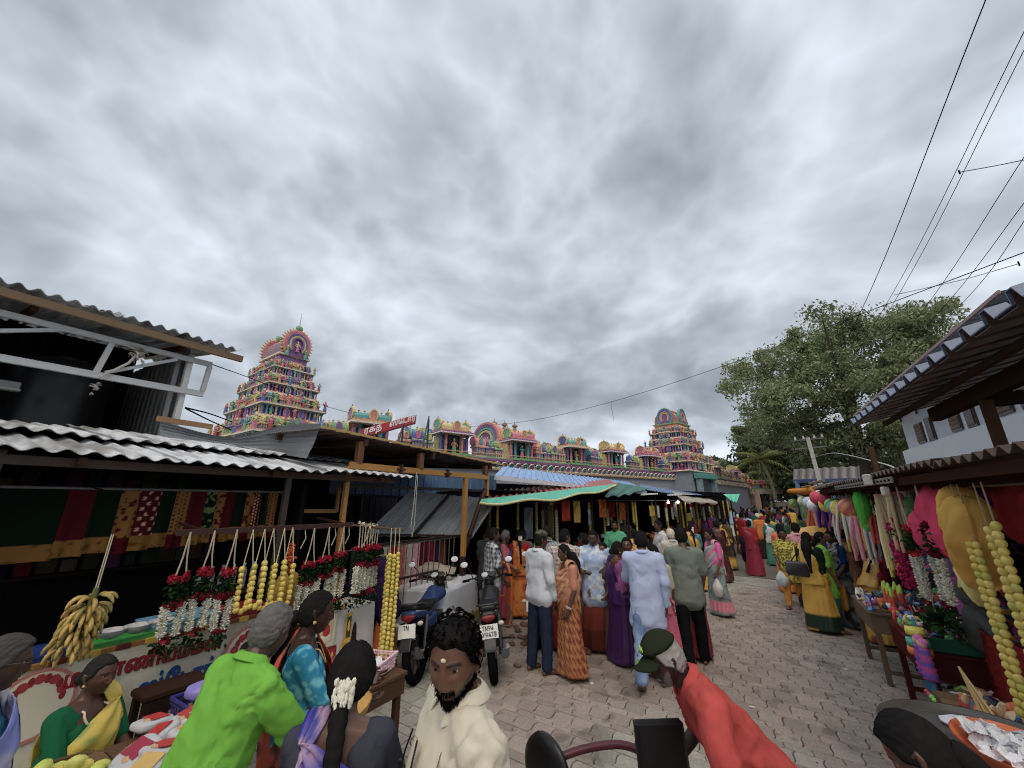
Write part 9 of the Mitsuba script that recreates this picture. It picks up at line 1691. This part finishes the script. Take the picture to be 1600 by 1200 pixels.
# --- the far crowd
R = rng(500); KC = (('orange', (222, 124, 44)), ('yellow', (214, 176, 60)), ('red', (170, 40, 50)), ('white', (206, 204, 200)), ('pale blue', (150, 180, 214)), ('magenta', (170, 50, 100)), ('green', (70, 130, 90)), ('brown', (110, 70, 50)), ('violet', (96, 60, 120)), ('grey', (120, 124, 130)))
n_ = 0
while n_ < 72:
 y = 17.5 + 34 * R.random() ** .9; x = R.uniform(-2.2 - .01 * y, 1.3 + .02 * y) + .02 * (y - 17)
 fem = R.random() < .58; nm, c = KC[int(R.integers(0, 10))]; c = C(*c) * R.uniform(.8, 1.15)
 if fem: person('woman in %s saree in the far crowd filling the street' % nm, (x, y), R.uniform(-60, 60) + (180 if R.random() < .25 else 0), h=R.uniform(1.48, 1.6), fem=True, det=0, saree=c, blouse=C(*KC[int(R.integers(0, 10))][1]), hair=('bun', 'braid')[int(R.random() < .5)], seed=n_, group='women in %s sarees in the far crowd' % nm)
 else: person('man in %s shirt in the far crowd filling the street' % nm, (x, y), R.uniform(-60, 60) + (180 if R.random() < .25 else 0), h=R.uniform(1.6, 1.74), det=0, top='shirt', tcol=c, bottom='lungi' if R.random() < .4 else 'trousers', bcol=C(*((70, 70, 80), (200, 196, 190), (60, 50, 50))[int(R.integers(0, 3))]), hair='short' if R.random() < .85 else 'scarf', hcol=(.012, .011, .011) if R.random() < .9 else C(206, 200, 180), seed=n_, group='men in %s shirts in the far crowd' % nm)
 n_ += 1
# --- the hand tricycle the old man leans on
tr = thing('hand_tricycle', 'maroon hand tricycle with a black backrest, partly in view at the bottom', 'tricycle'); MRN = C(84, 26, 40); TM = M4((0, 0, 0))
part(tr, 'frame_tube', tube(cat_rom([(-1.20, 2.42, .70), (-1.02, 2.52, .76), (-.82, 2.58, .80), (-.70, 2.56, .76), (-.66, 2.50, .5)], 24), .020, 10), 'm_gloss', mottled(MRN, .2, 12), True); part(tr, 'frame_tube', tube([(-.86, 2.62, .58), (-.76, 2.60, .64), (-.60, 2.52, .60)], .018, 8), 'm_gloss', MRN, True)
wm = M4((-.82, 2.58, .33), 55); t_ = part(tr, 'wheel', xf(torus(.27, .012), M4((0, 0, 0))), 'm_metal', C(150, 150, 150), True, wm); part(t_, 'tyre', torus(.30, .028, 36, 10), 'm_matte', C(56, 52, 48), True, wm)
for i in range(16): a = i * PI / 8; part(t_, 'spoke', tube([(0, .03 * math.cos(a + .4), .03 * math.sin(a + .4)), (0, .265 * math.cos(a), .265 * math.sin(a))], .002, 4), 'm_metal', C(170, 170, 170), m=wm)
dm = M4((-1.22, 2.40, .66), 72, rx=0); part(tr, 'saddle', lathe([(.01, -.03), (.12, -.035), (.165, -.01), (.17, .015), (.16, .02), (.11, -.005), (.01, .0)], 28), 'm_gloss', C(22, 22, 24), True, dm @ M4(ry=90)); part(tr, 'saddle_bracket', bar((-1.22, 2.40, .70), (-1.14, 2.46, .70), .06, .05), 'm_gloss', MRN); part(tr, 'steel_arm', tube([(-1.16, 2.44, .70), (-1.14, 2.36, .45), (-1.13, 2.30, .2)], .014, 8), 'm_chrome', C(200, 200, 200), True); part(tr, 'pedal_plate', bar((-1.12, 2.42, .66), (-1.06, 2.40, .52), .07, .02), 'm_gloss', C(30, 26, 28))
bm = M4((-.58, 2.44, .80), 35, rx=-8); part(tr, 'backrest', box(.26, .05, .44, (0, 0, 0), .02), 'm_gloss', C(24, 23, 24), 30, bm); part(tr, 'backrest_piping', tube([(-.12, .026, -.21), (-.12, .026, .21), (.12, .026, .21), (.12, .026, -.21)], .006, 5), 'm_gloss', C(60, 40, 44), m=bm)
